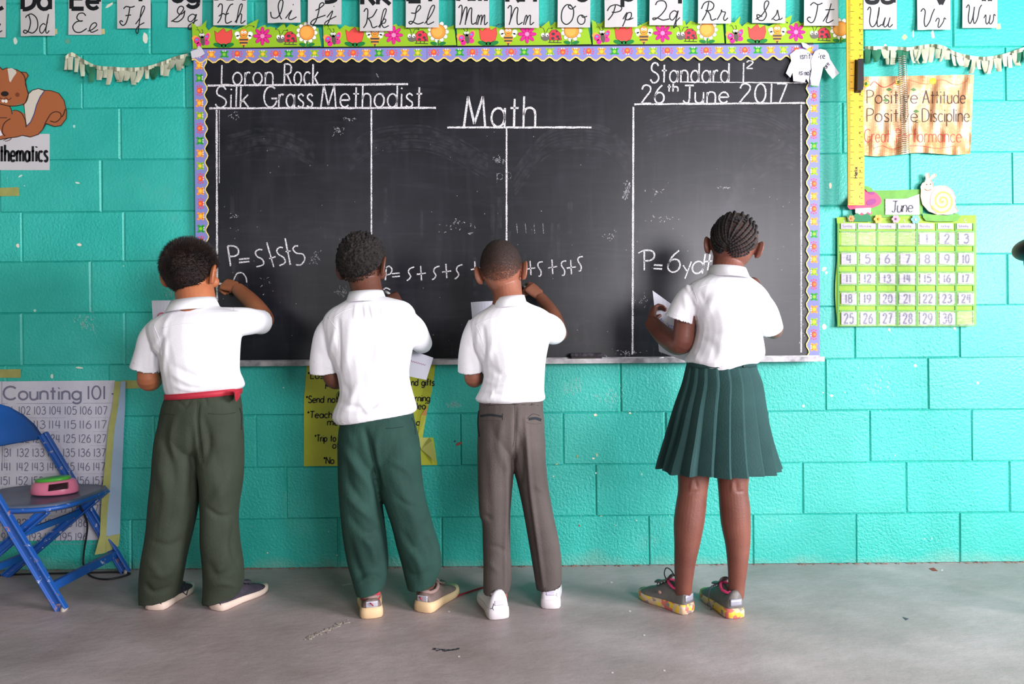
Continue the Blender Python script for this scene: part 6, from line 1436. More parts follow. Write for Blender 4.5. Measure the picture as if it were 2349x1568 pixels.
HC = mat('hair_curly', '#100d0e', .85, nscale=60, col2='#2b2422', bump=.003, bscale=260)
H.cap('hair', HC, p2, .013, .55, lb=-.66, ls=-.12, lf=.45, seed=2, fade=.16, n=200, mm=140, topk=lambda d: .6 + .55*max(0, d.z + .5))
H.strands('curl', HC, p2, 4200, .011, .0011, lambda d, r: d*.5 + Vector((r.uniform(-1, 1), r.uniform(-1, 1), r.uniform(-1, 1))), -.72, -.14, .43, 3, lenf=lambda d, h: min(1, .35 + 2.2*max(0, h)), lift=1.07)
s = MB()
loft(s, [((806, 680), (880, 680), -.415, .050), ((786, 692), (905, 686), -.418, .062), ((755, 712), (938, 696), -.42, .078), ((740, 738), (955, 722), -.42, .09), ((742, 775), (952, 770), -.42, .098), ((760, 815), (945, 812), -.42, .103), ((776, 860), (938, 855), -.42, .106), ((781, 905), (943, 890), -.42, .108), ((769, 940), (952, 922), -.42, .110), ((766, 957), (955, 938), -.42, .112), ((776, 970), (945, 947), -.42, .106)])
limb(s, [(765, 740, -.42, 24), (750, 770, -.42, 30), (744, 815, -.415, 32), (747, 854, -.405, 35)])
limb(s, [(915, 730, -.42, 32), (942, 752, -.40, 32), (958, 775, -.355, 29), (968, 788, -.28, 24)])
me = remeshed(s, .0032, 3)
recess(me, P(747, 858, -.405), np.array(P(747, 858, -.405) - P(744, 810, -.415)), .052, .012)
folds(me, [([(776, 735), (778, 790), (779, 850)], 5, -4), ([(766, 760), (760, 800), (758, 840)], 6, 3), ([(740, 760), (745, 800)], 5, -2.5), ([(800, 740), (798, 800), (790, 850)], 10, 2.5), ([(820, 880), (805, 920), (790, 945)], 9, 3), ([(785, 925), (830, 935), (870, 920)], 7, -4), ([(830, 930), (850, 945), (880, 925)], 6, 3), ([(845, 740), (850, 800), (830, 870)], 14, -2), ([(880, 760), (870, 830)], 12, 2), ([(925, 750), (935, 790), (940, 830)], 6, -3.5), ([(950, 795), (940, 830), (938, 870)], 6, 2), ([(925, 880), (905, 910), (870, 940)], 8, 2.5), ([(790, 880), (800, 900)], 7, -3), ([(955, 760), (950, 785)], 6, -2.5), ([(815, 700), (812, 730)], 3, 1.6), ([(830, 700), (833, 730)], 3, -1.6), ([(850, 700), (856, 730)], 3, 1.6), ([(870, 700), (872, 728)], 3, -1.6)], .0012)
sh = link('shirt', me, SHIRT, p2, True); bv = on_surface(me); collar(sh, bv, ((803, 671), (877, 666)), .055, .034, -.415)
seam('yoke_seam', bv, [(765, 728), (800, 708), (850, 700), (905, 705), (935, 715)], .0009, SHIRT2, sh); seam('sleeve_seam', bv, [(752, 728), (774, 760), (777, 810)], .0009, SHIRT2, sh); seam('sleeve_seam', bv, [(930, 702), (925, 750), (938, 790)], .0009, SHIRT2, sh)
seam('hem_seam', bv, [(780, 966), (820, 980), (870, 978), (920, 958), (948, 938)], .0009, SHIRT2, sh); seam('cuff_seam', bv, [(720, 828), (745, 842), (777, 850)], .0008, SHIRT2, sh)
GR = trouser_mat('trousers_green', '#28483f', '#203b34')
t = MB()
loft(t, [R3(925, 785, 945, -.42, .098), R3(960, 782, 951, -.42, .10), R3(1000, 777, 960, -.42, .104), R3(1035, 779, 961, -.42, .097), R3(1065, 795, 948, -.42, .080), R3(1085, 815, 930, -.42, .05)])
loft(t, [R3(960, 788, 870, -.42, .085), R3(1010, 778, 874, -.42, .094), R3(1070, 777, 876, -.42, .09), R3(1130, 779, 874, -.42, .084), R3(1190, 784, 882, -.42, .078), R3(1240, 790, 888, -.42, .074), R3(1290, 799, 891, -.42, .072), R3(1325, 809, 887, -.44, .074), ((819, 1360), (882, 1347), -.448, .074)])
loft(t, [R3(960, 855, 948, -.42, .085), R3(1010, 848, 962, -.42, .094), R3(1070, 852, 966, -.42, .09), R3(1130, 872, 974, -.42, .084), R3(1180, 889, 988, -.42, .078), R3(1230, 904, 1003, -.42, .076), R3(1270, 916, 1013, -.415, .076), R3(1300, 924, 1013, -.41, .074), ((936, 1347), (1000, 1335), -.408, .072)])
me = remeshed(t, .0034, 9)
for q in ((851, 1354), (967, 1341)): recess(me, P(q[0], q[1], -.41), (0, 0, -1), .06, .025, tol=.012)
folds(me, [([(836, 985), (852, 1040), (870, 1120)], 8, -7), ([(868, 985), (862, 1040), (875, 1110)], 8, 3), ([(790, 1030), (815, 1070), (850, 1120), (862, 1170)], 12, 6), ([(790, 1060), (800, 1110), (830, 1150)], 12, -6), ([(800, 1140), (830, 1170), (868, 1200)], 10, 5), ([(800, 1180), (835, 1225), (868, 1215)], 10, -5), ([(815, 1210), (850, 1250), (862, 1290)], 10, 6), ([(800, 1235), (815, 1290), (835, 1330)], 10, -6), ([(830, 1330), (852, 1320), (875, 1330)], 8, 4), ([(800, 995), (815, 1030)], 9, 3), ([(900, 1060), (930, 1075), (955, 1110)], 8, 3), ([(910, 1140), (940, 1160), (970, 1170)], 7, -3), ([(895, 1080), (925, 1130), (950, 1190), (965, 1250)], 14, 4), ([(925, 1220), (950, 1260), (985, 1240)], 9, -4), ([(935, 1250), (960, 1290), (970, 1330)], 10, 4), ([(975, 1230), (995, 1270), (990, 1320)], 8, -4), ([(925, 1290), (945, 1320), (985, 1310)], 8, -3), ([(885, 1190), (900, 1240)], 7, -4)], .002, 10)
tr = link('trousers', me, GR, p2, True); bv = on_surface(me); GRD = mat('trousers_green_seam', '#122a24', .85)
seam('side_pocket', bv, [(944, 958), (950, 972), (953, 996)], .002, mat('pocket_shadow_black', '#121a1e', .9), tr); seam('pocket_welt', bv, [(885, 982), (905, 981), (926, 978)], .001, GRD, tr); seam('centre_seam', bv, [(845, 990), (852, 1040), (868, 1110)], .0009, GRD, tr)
G2 = {'sole': mat('sole_tan', '#dcbd92', .6, nscale=10, namt=.03), 'upper': mat('shoe_greybrown', '#76635d', .6, nscale=18, col2='#5c4d48', bump=.003, bscale=90), 'collar': mat('shoe_taupe', '#8c736d', .7), 'lace': mat('lace_dark', '#4a3d3a', .8), 'patch': mat('heel_silver', '#b6b4bf', .35, .2)}
st2 = {'sole': .026, 'flare': 1.08, 'hc': .062, 'heelup': .004, 'pw': .45, 'pz0': .036}
hl = G(853, 1419); r1, T = shoe(p2, 'shoe', Vector((hl.x, hl.y, 0)), -14, .205, .078, G2, st2)
hr = G(968, 1405); r2, T2 = shoe(p2, 'shoe', Vector((hr.x, hr.y, 0)), 24, .21, .078, G2, st2)
RS = mat('sock_red', '#c23448', .8, nscale=60, col2='#8a2434')
for root_, T_ in ((r1, T), (r2, T2)):
    if root_ is r1: MB().rings([[T_(.048 + .034*k*math.cos(a), .030*k*math.sin(a), z) for a in [2*math.pi*i/18 for i in range(18)]] for z, k in ((.050, 1), (.066, 1.02), (.085, .98))]).build('sock', RS, root_, True)
    MB().tube([T_(-.006, .004, .044), T_(-.007, .0, .050), T_(-.004, -.006, .053)], .0022, 6).build('heel_mark', mat('mark_red', '#a03040', .6), root_, True)
RL = mat('lace_red', '#8e1d2c', .7); o = MB().tube([Vector(q) for q in crom([G(1012, 1330, .05), G(1011, 1355, .035), G(1016, 1380, .006), G(1022, 1378, .004), G(1060, 1362, .004), G(1112, 1346, .004), G(1160, 1336, .004)], 8)], .0032, 8).build('red_lace', RL, None, True); tag(o, 'loose red lace trailing on the floor between second and third boy', 'lace')
# ================================================================= third boy
p3 = make_person('c', (1200, 1410), 'boy with faded short hair, grey brown trousers and white sneakers, second from right')
SK3 = skin_mat('skin_brown', '#97604a', '#7d4c3a')
H = Head(1150, 615, -.40, .070, .0935, yaw=8, roll=-5, pitch=8)
b = MB(); H.base(b, 1.0)
limb(b, [(1160, 650, -.395, 36), (1165, 680, -.41, 34), (1168, 715, -.425, 44)])
loft(b, [R3(715, 1105, 1235, -.42, .055), R3(770, 1095, 1240, -.42, .07), R3(850, 1118, 1238, -.42, .07), R3(950, 1112, 1232, -.42, .07), R3(1015, 1115, 1230, -.42, .06), R3(1040, 1130, 1215, -.42, .03)])
limb(b, [(1092, 750, -.42, 21), (1084, 800, -.415, 20), (1084, 850, -.405, 20), (1086, 868, -.395, 20), (1095, 862, -.35, 18), (1105, 820, -.28, 15), (1110, 780, -.23, 12.5), (1112, 765, -.21, 12)])
hand(b, P(1112, 762, -.208), (.05, .2, 1), (.9, -.5, 0), 1, .88, (30, 40, 25), 3, (.7, .5, .5))
limb(b, [(1240, 740, -.42, 24), (1268, 755, -.38, 21), (1281, 765, -.30, 19), (1283, 758, -.24, 17), (1272, 725, -.18, 15.5), (1255, 700, -.125, 14), (1240, 682, -.09, 12.5)])
w3 = P(1239, 680, -.087); hand(b, w3, (-.75, .25, .72), (-.35, .85, -.35), -1, .98, (50, 60, 30), 3, (.75, .3, .7), 25, idx=(35, 50, 25))
limb(b, [(1143, 1010, -.42, 30), (1140, 1070, -.42, 29), (1140, 1180, -.42, 28), (1140, 1290, -.43, 24), (1143, 1370, -.455, 21), (1141, 1394, -.455, 17), (1128, 1392, -.41, 13)])
limb(b, [(1203, 1010, -.42, 30), (1214, 1070, -.42, 29), (1230, 1180, -.42, 28), (1250, 1280, -.41, 24), (1260, 1345, -.40, 21), (1262, 1372, -.40, 17), (1264, 1370, -.335, 13)])
me = remeshed(b, .0026, 2); link('body', me, SK3, p3, True); H.extras(p3, '#2a1a10')
def fade_mat():
    m = bpy.data.materials.new('faded_hair'); m.use_nodes = True; nt = m.node_tree; N = nt.nodes; L = nt.links; b_ = N['Principled BSDF']
    a = N.new('ShaderNodeVertexColor'); a.layer_name = 'dens'; tc = N.new('ShaderNodeTexCoord'); n = N.new('ShaderNodeTexNoise'); n.inputs['Scale'].default_value = 420; n.inputs['Detail'].default_value = 2; L.new(tc.outputs['Object'], n.inputs['Vector'])
    sp = N.new('ShaderNodeSeparateXYZ'); L.new(tc.outputs['Object'], sp.inputs[0]); mr = N.new('ShaderNodeMapRange'); mr.inputs[1].default_value = 1.05; mr.inputs[2].default_value = 1.21; mr.inputs[3].default_value = .33; mr.inputs[4].default_value = .72; L.new(sp.outputs[2], mr.inputs[0])
    ml = N.new('ShaderNodeMath'); ml.operation = 'MULTIPLY'; L.new(mr.outputs[0], ml.inputs[0]); L.new(a.outputs[0], ml.inputs[1])
    sb = N.new('ShaderNodeMath'); sb.operation = 'SUBTRACT'; L.new(ml.outputs[0], sb.inputs[0]); L.new(n.outputs['Fac'], sb.inputs[1]); st_ = N.new('ShaderNodeMapRange'); st_.inputs[1].default_value = -.12; st_.inputs[2].default_value = .12; L.new(sb.outputs[0], st_.inputs[0]); L.new(st_.outputs[0], b_.inputs['Alpha'])
    b_.inputs['Base Color'].default_value = lin('#2a1c17'); b_.inputs['Roughness'].default_value = .8; return m
H.cap('hair', fade_mat(), p3, .0045, .15, lb=-.74, ls=-.12, lf=.42, seed=3, fade=.2, topk=lambda d: .5 + .8*max(0, d.z))
H.strands('hair_strand', mat('hair_brownblack', '#1f1613', .8), p3, 6500, .0055, .00042, lambda d, r: d + Vector((r.uniform(-.7, .7), r.uniform(-.7, .7), r.uniform(-.4, .7))), -.55, -.1, .42, 4, keep=lambda d, h: min(1, .12 + max(0, h)*.9), lenf=lambda d, h: .35 + .9*max(0, d.z), lift=1.0)
s = MB()
loft(s, [((1136, 692), (1203, 688), -.41, .048), ((1120, 705), (1220, 697), -.415, .06), ((1090, 724), (1250, 708), -.42, .075), ((1076, 745), (1268, 728), -.42, .088), ((1082, 785), (1262, 775), -.42, .096), ((1104, 830), (1253, 820), -.42, .10), ((1108, 865), (1250, 860), -.42, .102), ((1097, 898), (1248, 895), -.42, .102), ((1090, 914), (1250, 912), -.42, .100), ((1098, 922), (1244, 918), -.42, .088)])
limb(s, [(1098, 742, -.42, 24), (1086, 775, -.42, 28), (1080, 815, -.412, 29), (1081, 852, -.40, 31)])
limb(s, [(1228, 738, -.42, 32), (1252, 748, -.40, 33), (1266, 757, -.36, 32), (1271, 761, -.31, 27)])
me = remeshed(s, .0032, 3); recess(me, P(1081, 856, -.40), np.array(P(1081, 856, -.40) - P(1080, 810, -.412)), .046, .012)
folds(me, [([(1108, 750), (1112, 800), (1110, 845)], 5, -4), ([(1094, 765), (1096, 800), (1105, 825)], 5, 3), ([(1085, 780), (1088, 815)], 5, -2.5), ([(1130, 780), (1118, 830)], 8, 2.5), ([(1125, 840), (1150, 860), (1180, 848)], 8, -3.5), ([(1110, 870), (1140, 880), (1200, 872)], 6, 2.5), ([(1250, 790), (1225, 820), (1190, 850)], 9, -2), ([(1100, 900), (1150, 905), (1240, 898)], 5, -2.5), ([(1130, 895), (1125, 912)], 4, 2.5), ([(1205, 890), (1215, 908)], 5, -2.5), ([(1245, 760), (1250, 790)], 6, -3)], .0012)
sh = link('shirt', me, SHIRT, p3, True); bv = on_surface(me); collar(sh, bv, ((1133, 685), (1202, 677)), .054, .034, -.41)
seam('yoke_seam', bv, [(1090, 745), (1130, 728), (1180, 722), (1240, 722)], .0009, SHIRT2, sh); seam('sleeve_seam', bv, [(1090, 740), (1106, 780), (1110, 815)], .0009, SHIRT2, sh); seam('sleeve_seam', bv, [(1250, 712), (1248, 750), (1255, 785)], .0009, SHIRT2, sh); seam('cuff_seam', bv, [(1057, 838), (1080, 848), (1107, 852)], .0008, SHIRT2, sh)
GB = trouser_mat('trousers_greybrown', '#5b5350', '#4d4643')
t = MB()
loft(t, [R3(912, 1100, 1245, -.42, .088), R3(935, 1099, 1246, -.42, .094), R3(970, 1096, 1248, -.42, .10), R3(1000, 1097, 1249, -.42, .096), R3(1028, 1108, 1240, -.42, .078), R3(1045, 1125, 1226, -.42, .05)])
loft(t, [R3(955, 1104, 1172, -.42, .084), R3(1000, 1096, 1178, -.42, .092), R3(1060, 1096, 1179, -.42, .088), R3(1120, 1097, 1175, -.42, .08), R3(1178, 1100, 1172, -.42, .072), R3(1195, 1106, 1172, -.42, .070), R3(1260, 1107, 1173, -.425, .066), R3(1320, 1107, 1176, -.45, .066), ((1107, 1357), (1172, 1352), -.46, .066)])
loft(t, [R3(955, 1174, 1243, -.42, .084), R3(1000, 1166, 1250, -.42, .092), R3(1060, 1176, 1253, -.42, .088), R3(1120, 1189, 1260, -.42, .08), R3(1180, 1200, 1271, -.42, .072), R3(1240, 1210, 1284, -.41, .066), R3(1300, 1221, 1290, -.40, .064), ((1230, 1350), (1288, 1338), -.395, .064)])
me = remeshed(t, .0034, 9)
for q in ((1140, 1356), (1260, 1346)): recess(me, P(q[0], q[1], -.41), (0, 0, -1), .05, .025, tol=.012)
folds(me, [([(1183, 935), (1181, 1000), (1180, 1060)], 4, -4), ([(1158, 1040), (1161, 1130), (1159, 1250), (1160, 1350)], 5, 5), ([(1205, 960), (1215, 1100), (1228, 1200), (1246, 1345)], 5, 6), ([(1150, 970), (1145, 1030), (1165, 1080)], 9, 4), ([(1115, 1040), (1118, 1120), (1125, 1200)], 10, -3), ([(1190, 990), (1195, 1040), (1195, 1100)], 8, -5), ([(1120, 1250), (1150, 1258), (1165, 1270)], 6, -2.5), ([(1118, 1290), (1145, 1310)], 7, 2.5), ([(1225, 1110), (1250, 1130)], 6, 2), ([(1110, 1180), (1125, 1190)], 6, -3)], .0014, 10)
tr = link('trousers', me, GB, p3, True); bv = on_surface(me); GBD = mat('trousers_brown_seam', '#2c2827', .85); PKT = mat('pocket_lining_dark', '#20252b', .9)
strip('back_pocket', bv, [(1102, 954), (1125, 951), (1152, 955)], 5, PKT, tr, .0004, .0012); seam('pocket_welt', bv, [(1103, 963), (1128, 963), (1153, 964)], .0014, GB, tr); seam('pocket_stitch', bv, [(1153, 948), (1153, 965)], .0009, GBD, tr)
strip('back_pocket', bv, [(1213, 961), (1228, 959), (1241, 963)], 6, PKT, tr, .0004, .0012); seam('pocket_welt', bv, [(1208, 968), (1225, 972), (1242, 970)], .0014, GB, tr); seam('pocket_stitch', bv, [(1209, 960), (1222, 949), (1238, 953)], .0009, GBD, tr)
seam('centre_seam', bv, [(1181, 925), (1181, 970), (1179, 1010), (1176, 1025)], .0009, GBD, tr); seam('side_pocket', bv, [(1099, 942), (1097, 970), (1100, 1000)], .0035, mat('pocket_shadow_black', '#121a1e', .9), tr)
seam('waistband_seam', bv, [(1101, 931), (1170, 927), (1244, 930)], .0009, GBD, tr)
for pts in ([(1181, 913), (1180, 926)], [(1223, 914), (1222, 927)], [(1122, 915), (1124, 928)]): strip('belt_loop', bv, pts, 7, GB, tr, .002, .003, False)
WS = mat('shoe_white_leather', '#e2dfe6', .4, nscale=10, namt=.015)
G3 = {'sole': mat('sole_white', '#d9d3d6', .5, nscale=8, namt=.03), 'upper': WS, 'collar': mat('shoe_lining_white', '#d5d2e0', .7), 'lace': mat('lace_white', '#e8e6ec', .7), 'patch': mat('heel_lilac', '#cfcadd', .4)}
st3 = {'sole': .026, 'flare': 1.03, 'hc': .080, 'pw': .34, 'pz0': .046, 'k': 1.12}
hl = G(1146, 1421); r1, T = shoe(p3, 'shoe', Vector((hl.x, hl.y, 0)), -14, .205, .080, G3, st3, 'white high top sneaker with small black leaping figure emblem')
hr = G(1263, 1397); r2, T2 = shoe(p3, 'shoe', Vector((hr.x, hr.y, 0)), 4, .205, .074, G3, st3)
for (root_, ex, ey, k) in ((r1, 1132, 1394, 1.0), (r2, 1277, 1364, .45)):
    up_ = [c for c in root_.children if c.name.startswith('upper')][0]
    bvs = on_surface(up_.data)
    EM = mat('emblem_black', '#1a191c', .5)
    for pts in ([(0, -11), (-1, -4), (-2, 0)], [(-2, 0), (-5, 1), (-7, 1)], [(-2, 0), (0, 4), (4, 9)], [(-2, -3), (1, -8)]):
        seam('emblem', bvs, [(ex + x*k, ey + y*k) for x, y in pts], .0010*k + .0003, EM, root_, .0004)
# ================================================================= girl
p4 = make_person('d', (1635, 1412), 'girl with cornrow braids, white blouse and pleated dark green skirt, writing at the right')
SK4 = skin_mat('skin_deep', '#7b4a3c', '#65392e')
H = Head(1683, 556, -.46, .0745, .0960, yaw=14, roll=8, pitch=4)
b = MB(); H.base(b, .86)
limb(b, [(1674, 585, -.455, 36), (1670, 612, -.465, 35), (1668, 645, -.48, 40)])
loft(b, [R3(648, 1610, 1720, -.48, .055), R3(700, 1600, 1740, -.48, .07), R3(770, 1610, 1730, -.48, .07), R3(840, 1600, 1715, -.48, .07), R3(920, 1590, 1720, -.48, .075), R3(1000, 1585, 1725, -.48, .075), R3(1035, 1590, 1720, -.48, .06)])
limb(b, [(1590, 670, -.48, 24), (1574, 710, -.475, 24), (1570, 750, -.465, 24), (1565, 785, -.455, 25), (1548, 787, -.42, 25), (1522, 768, -.34, 22), (1500, 745, -.28, 18), (1494, 738, -.265, 16.5)])
w4 = P(1493, 738, -.262); hand(b, w4, (.25, .5, .75), (1, -.1, -.3), 1, .95, (35, 45, 25), 3, (.8, .2, .8), 25)
limb(b, [(1735, 690, -.48, 24), (1755, 725, -.46, 22), (1768, 752, -.43, 20), (1776, 757, -.38, 19), (1772, 740, -.30, 16), (1755, 700, -.22, 13), (1742, 675, -.17, 11.5)])
hand(b, P(1740, 672, -.165), (-.4, .25, 1), (-.4, .85, -.1), -1, .95, (55, 60, 30), 3, (.75, .3, .7), 25)
limb(b, [(1598, 1010, -.48, 40), (1592, 1075, -.48, 37), (1589, 1125, -.485, 33), (1585, 1160, -.485, 34), (1580, 1200, -.487, 34), (1576, 1245, -.49, 29), (1571, 1290, -.49, 24), (1568, 1335, -.485, 20), (1566, 1362, -.47, 18), (1548, 1372, -.44, 16), (1518, 1368, -.40, 13)])
limb(b, [(1680, 1010, -.48, 40), (1681, 1075, -.49, 37), (1682, 1125, -.495, 33), (1685, 1160, -.495, 34), (1688, 1200, -.497, 33), (1692, 1245, -.50, 28), (1692, 1290, -.505, 23), (1690, 1335, -.505, 19), (1686, 1368, -.50, 18), (1670, 1372, -.455, 16), (1645, 1366, -.40, 13)])
me = remeshed(b, .0026, 2)
folds(me, [([(1596, 1100), (1599, 1120)], 4, -2), ([(1588, 1100), (1584, 1125)], 4, 1.6), ([(1690, 1105), (1690, 1125)], 5, -2), ([(1680, 1105), (1679, 1125)], 4, 1.6), ([(1600, 1126), (1585, 1130)], 3, -1.5), ([(1692, 1128), (1704, 1126)], 3, -1.5)], 0)
link('body', me, SK4, p4, True); H.extras(p4, '#1c120c')
SCALP = mat('scalp_hair', '#2c1f1c', .8, nscale=70, col2='#4a342d'); BRD = mat('braid_black', '#130f10', .7, nscale=90, col2='#2c2526', bump=.002, bscale=300)
cp = H.cap('scalp', SCALP, p4, .0025, 0, lb=-.60, ls=-.14, lf=.45, seed=4, fade=.22)
cp.name = 'hair'; bvh = on_surface(cp.data)
def crop(pts): return [(1440 + x/3.92, 470 + y/3.92) for x, y in pts]
br = [[(905,352),(868,290),(858,200),(885,95)], [(893,368),(835,300),(825,200),(845,110)], [(882,385),(812,325),(790,235),(810,140)], [(872,402),(795,355),(768,275),(780,180)], [(862,420),(790,385),(760,320),(758,250)],
      [(905,345),(915,250),(935,170),(960,95)], [(905,350),(950,250),(990,180),(1030,120)], [(900,362),(985,265),(1040,200),(1075,150)], [(896,378),(1010,290),(1075,220),(1105,175)], [(893,396),(1025,320),(1100,250),(1130,205)], [(893,414),(1035,355),(1115,290),(1145,250)], [(900,432),(1045,388),(1120,335),(1148,300)], [(915,450),(1045,420),(1105,385),(1135,350)], [(935,465),(1040,448),(1090,420)]]
br += [[(900,345),(880,250),(885,170),(915,95)], [(886,376),(822,310),(806,215),(828,125)], [(866,412),(786,370),(760,300),(764,215)], [(850,430),(800,410),(775,370),(760,320)]]
for q in br:
    line = crom(crop(q), 9); pts = []
    for x, y in line:
        h = hit(bvh, x, y, .0015)
        if h: pts.append(h[0])
    # carry each braid on over the crown along the head surface
    if len(pts) > 4:
        loc = H.rot.inverted() @ (pts[-1] - H.c); dv = loc.normalized(); dv2 = Vector((dv.x*.9, .55, .75)).normalized()
        if q[-1][1] < 300:
            for k in range(1, 9): pts.append(H.surf(dv.lerp(dv2, k/8).normalized(), 1.0) + (H.surf(dv.lerp(dv2, k/8).normalized(), 1.0) - H.c).normalized()*.004)
    # resample to even bumps
    P2 = [pts[0]]; 
    for a_, c_ in zip(pts, pts[1:]):
        L_ = (c_-a_).length; k = max(1, int(L_/.0022)); P2 += [a_.lerp(c_, i/k) for i in range(1, k+1)]
    rad = [.0040*(1 + .28*math.sin(i*1.9)) * min(1, (i+2)/6) for i in range(len(P2))]
    MB().tube(P2, rad, 7).build('braid', BRD, p4, True)
# small twists lying over the crown
rt = random.Random(12)
for i in range(15):
    a0 = rt.uniform(-1.5, 1.5); z0 = rt.uniform(.35, .95); d0 = Vector((math.sin(a0), -math.cos(a0)*.8, z0)).normalized(); d1 = (d0 + Vector((rt.uniform(.2, .7), rt.uniform(-.3, .4), rt.uniform(-.2, .3)))).normalized()
    pts = [H.surf(d0.lerp(d1, k/14).normalized(), 1.012 + .015*math.sin(k/14*math.pi)) for k in range(15)]
    MB().tube(pts, [.0034*(1+.3*math.sin(k*1.8))*(1 if k < 12 else .6) for k in range(15)], 7).build('braid', BRD, p4, True)
s = MB()
loft(s, [((1632, 622), (1706, 628), -.468, .050), ((1612, 634), (1728, 642), -.472, .062), ((1584, 650), (1752, 662), -.48, .078), ((1572, 672), (1766, 688), -.48, .09), ((1582, 705), (1758, 720), -.48, .098), ((1598, 745), (1743, 752), -.48, .102), ((1592, 785), (1747, 785), -.48, .106), ((1581, 812), (1750, 808), -.48, .108), ((1574, 826), (1745, 822), -.48, .106), ((1584, 836), (1732, 832), -.48, .096)])
limb(s, [(1594, 668, -.48, 25), (1578, 688, -.478, 28), (1567, 710, -.474, 31), (1558, 734, -.468, 34)])
limb(s, [(1740, 690, -.48, 26), (1754, 712, -.47, 27), (1763, 735, -.45, 27), (1769, 755, -.43, 27)])
me = remeshed(s, .0032, 3); recess(me, P(1557, 738, -.467), np.array(P(1557, 738, -.467) - P(1568, 705, -.474)), .050, .010); recess(me, P(1770, 759, -.43), np.array(P(1770, 759, -.43) - P(1762, 730, -.45)), .042, .010)
folds(me, [([(1572, 650), (1590, 680), (1600, 705)], 5, 3), ([(1580, 655), (1596, 690)], 4, -3), ([(1598, 700), (1597, 740)], 5, -4), ([(1605, 670), (1615, 690), (1622, 680)], 7, -3), ([(1570, 680), (1580, 720)], 7, 3), ([(1640, 680), (1620, 720), (1612, 760)], 10, 2.5), ([(1600, 775), (1635, 790), (1640, 815)], 9, -3), ([(1590, 800), (1600, 825)], 8, 3), ([(1610, 765), (1650, 760)], 8, -2), ([(1748, 740), (1738, 770), (1742, 800)], 7, -3), ([(1680, 650), (1690, 700), (1700, 760)], 14, -2), ([(1720, 700), (1715, 760)], 12, 2), ([(1640, 835), (1690, 815), (1735, 818)], 6, -3), ([(1752, 700), (1756, 740)], 6, -2)], .0012)
# pulled-down point of the blouse hem
co = getco(me); pp = proj(co); m_ = np.clip((pp[:, 1]-815)/20, 0, 1)*np.exp(-((pp[:, 0]-1650)/42)**2)*(co[:, 1] < -.48); co[:, 2] -= .018*m_; setco(me, co)
sh = link('blouse', me, SHIRT, p4, True); bv = on_surface(me); collar(sh, bv, ((1631, 609), (1708, 617)), .058, .034, -.468)
seam('sleeve_seam', bv, [(1585, 650), (1600, 690), (1600, 720)], .0009, SHIRT2, sh); seam('sleeve_seam', bv, [(1752, 668), (1745, 710), (1745, 745)], .0009, SHIRT2, sh); seam('cuff_seam', bv, [(1531, 706), (1560, 728), (1592, 738)], .0008, SHIRT2, sh); seam('cuff_seam', bv, [(1745, 757), (1770, 755), (1793, 746)], .0008, SHIRT2, sh); seam('yoke_seam', bv, [(1580, 672), (1630, 650), (1700, 655), (1745, 678)], .0009, SHIRT2, sh)
# pleated skirt
SKM = trouser_mat('skirt_green', '#2b4a49', '#23403f')
rows_ = crom([(826, 1579, 1730, .090), (835, 1577, 1731, .093), (850, 1574, 1735, .098), (880, 1568, 1745, .110), (930, 1553, 1753, .122), (1000, 1535, 1765, .136), (1050, 1520, 1777, .146), (1076, 1513, 1785, .150)], 5); NP = 20; sub_ = 8
def skirt_rings(off):
    out = []
    for y, xl, xr, dp in rows_:
        tt = max(0, min(1, (y-832)/250)); a = P(xl, y, -.48); b_ = P(xr, y, -.48); c = (a+b_)/2; u = (b_-a).length/2; rg_ = []
        for i in range(NP*sub_):
            f = i/sub_; ph = f - math.floor(f); k = int(f) % NP
            # knife pleat: slow rise then sharp step back
            saw = (ph/.82 if ph < .82 else (1-ph)/.18) - .5
            amp = (.004 + .019*tt)*(1 + .35*math.sin(k*2.3)) ; wob = .006*tt*math.sin(k*1.7 + y*.012)
            t = 2*math.pi*(f + .35*tt*math.sin(k*1.1)*.5)/NP
            rr = 1.0; x = u*math.cos(t)*rr; yy = dp*math.sin(t)
            n_ = Vector((math.cos(t)/max(u, .01), math.sin(t)/dp, 0)).normalized()
            rg_.append(c + Vector((x, yy, 0)) + n_*(saw*amp + wob - off) + Vector((0, 0, .003*math.sin(k*2.1)*tt)))
        out.append(rg_)
    return out
o1 = skirt_rings(0); o2 = skirt_rings(.0018); mb = MB(); mb.rings(o1 + o2[::-1], cap=False, closed=True); sk = mb.build('skirt', SKM, p4, False)
wb = MB(); wb.rings([ring(((1576, 842), (1732, 840), -.48, .0965), 40), ring(((1579, 824), (1731, 822), -.48, .0945), 40), ring(((1584, 824), (1726, 822), -.48, .088), 40)]); wb.build('waistband', SKM, sk, True)
MB().ell(P(1706, 840, -.573), (.0035, .002, .0035), 10, 6).build('button', mat('button_dark', '#10201e', .3), sk, True)
# shoes
def speck_mat():
    m = bpy.data.materials.new('sole_speckled'); m.use_nodes = True; nt = m.node_tree; N = nt.nodes; L = nt.links; b_ = N['Principled BSDF']; tc = N.new('ShaderNodeTexCoord'); n = N.new('ShaderNodeTexVoronoi'); n.inputs['Scale'].default_value = 75; L.new(tc.outputs['Object'], n.inputs['Vector'])
    sp = N.new('ShaderNodeSeparateColor'); L.new(n.outputs['Color'], sp.inputs[0]); cr = N.new('ShaderNodeValToRGB'); L.new(sp.outputs[0], cr.inputs[0]); e = cr.color_ramp.elements; cr.color_ramp.interpolation = 'CONSTANT'
    e[0].position = 0; e[0].color = lin('#cbb08c'); e[1].position = .3; e[1].color = lin('#dcb840')
    for p_, c_ in ((.55, '#cf6a60'), (.68, '#c9b7a0'), (.85, '#8a8078'), (.92, '#d9c14a')): x = e.new(p_); x.color = lin(c_)
    L.new(cr.outputs[0], b_.inputs['Base Color']); b_.inputs['Roughness'].default_value = .6; return m
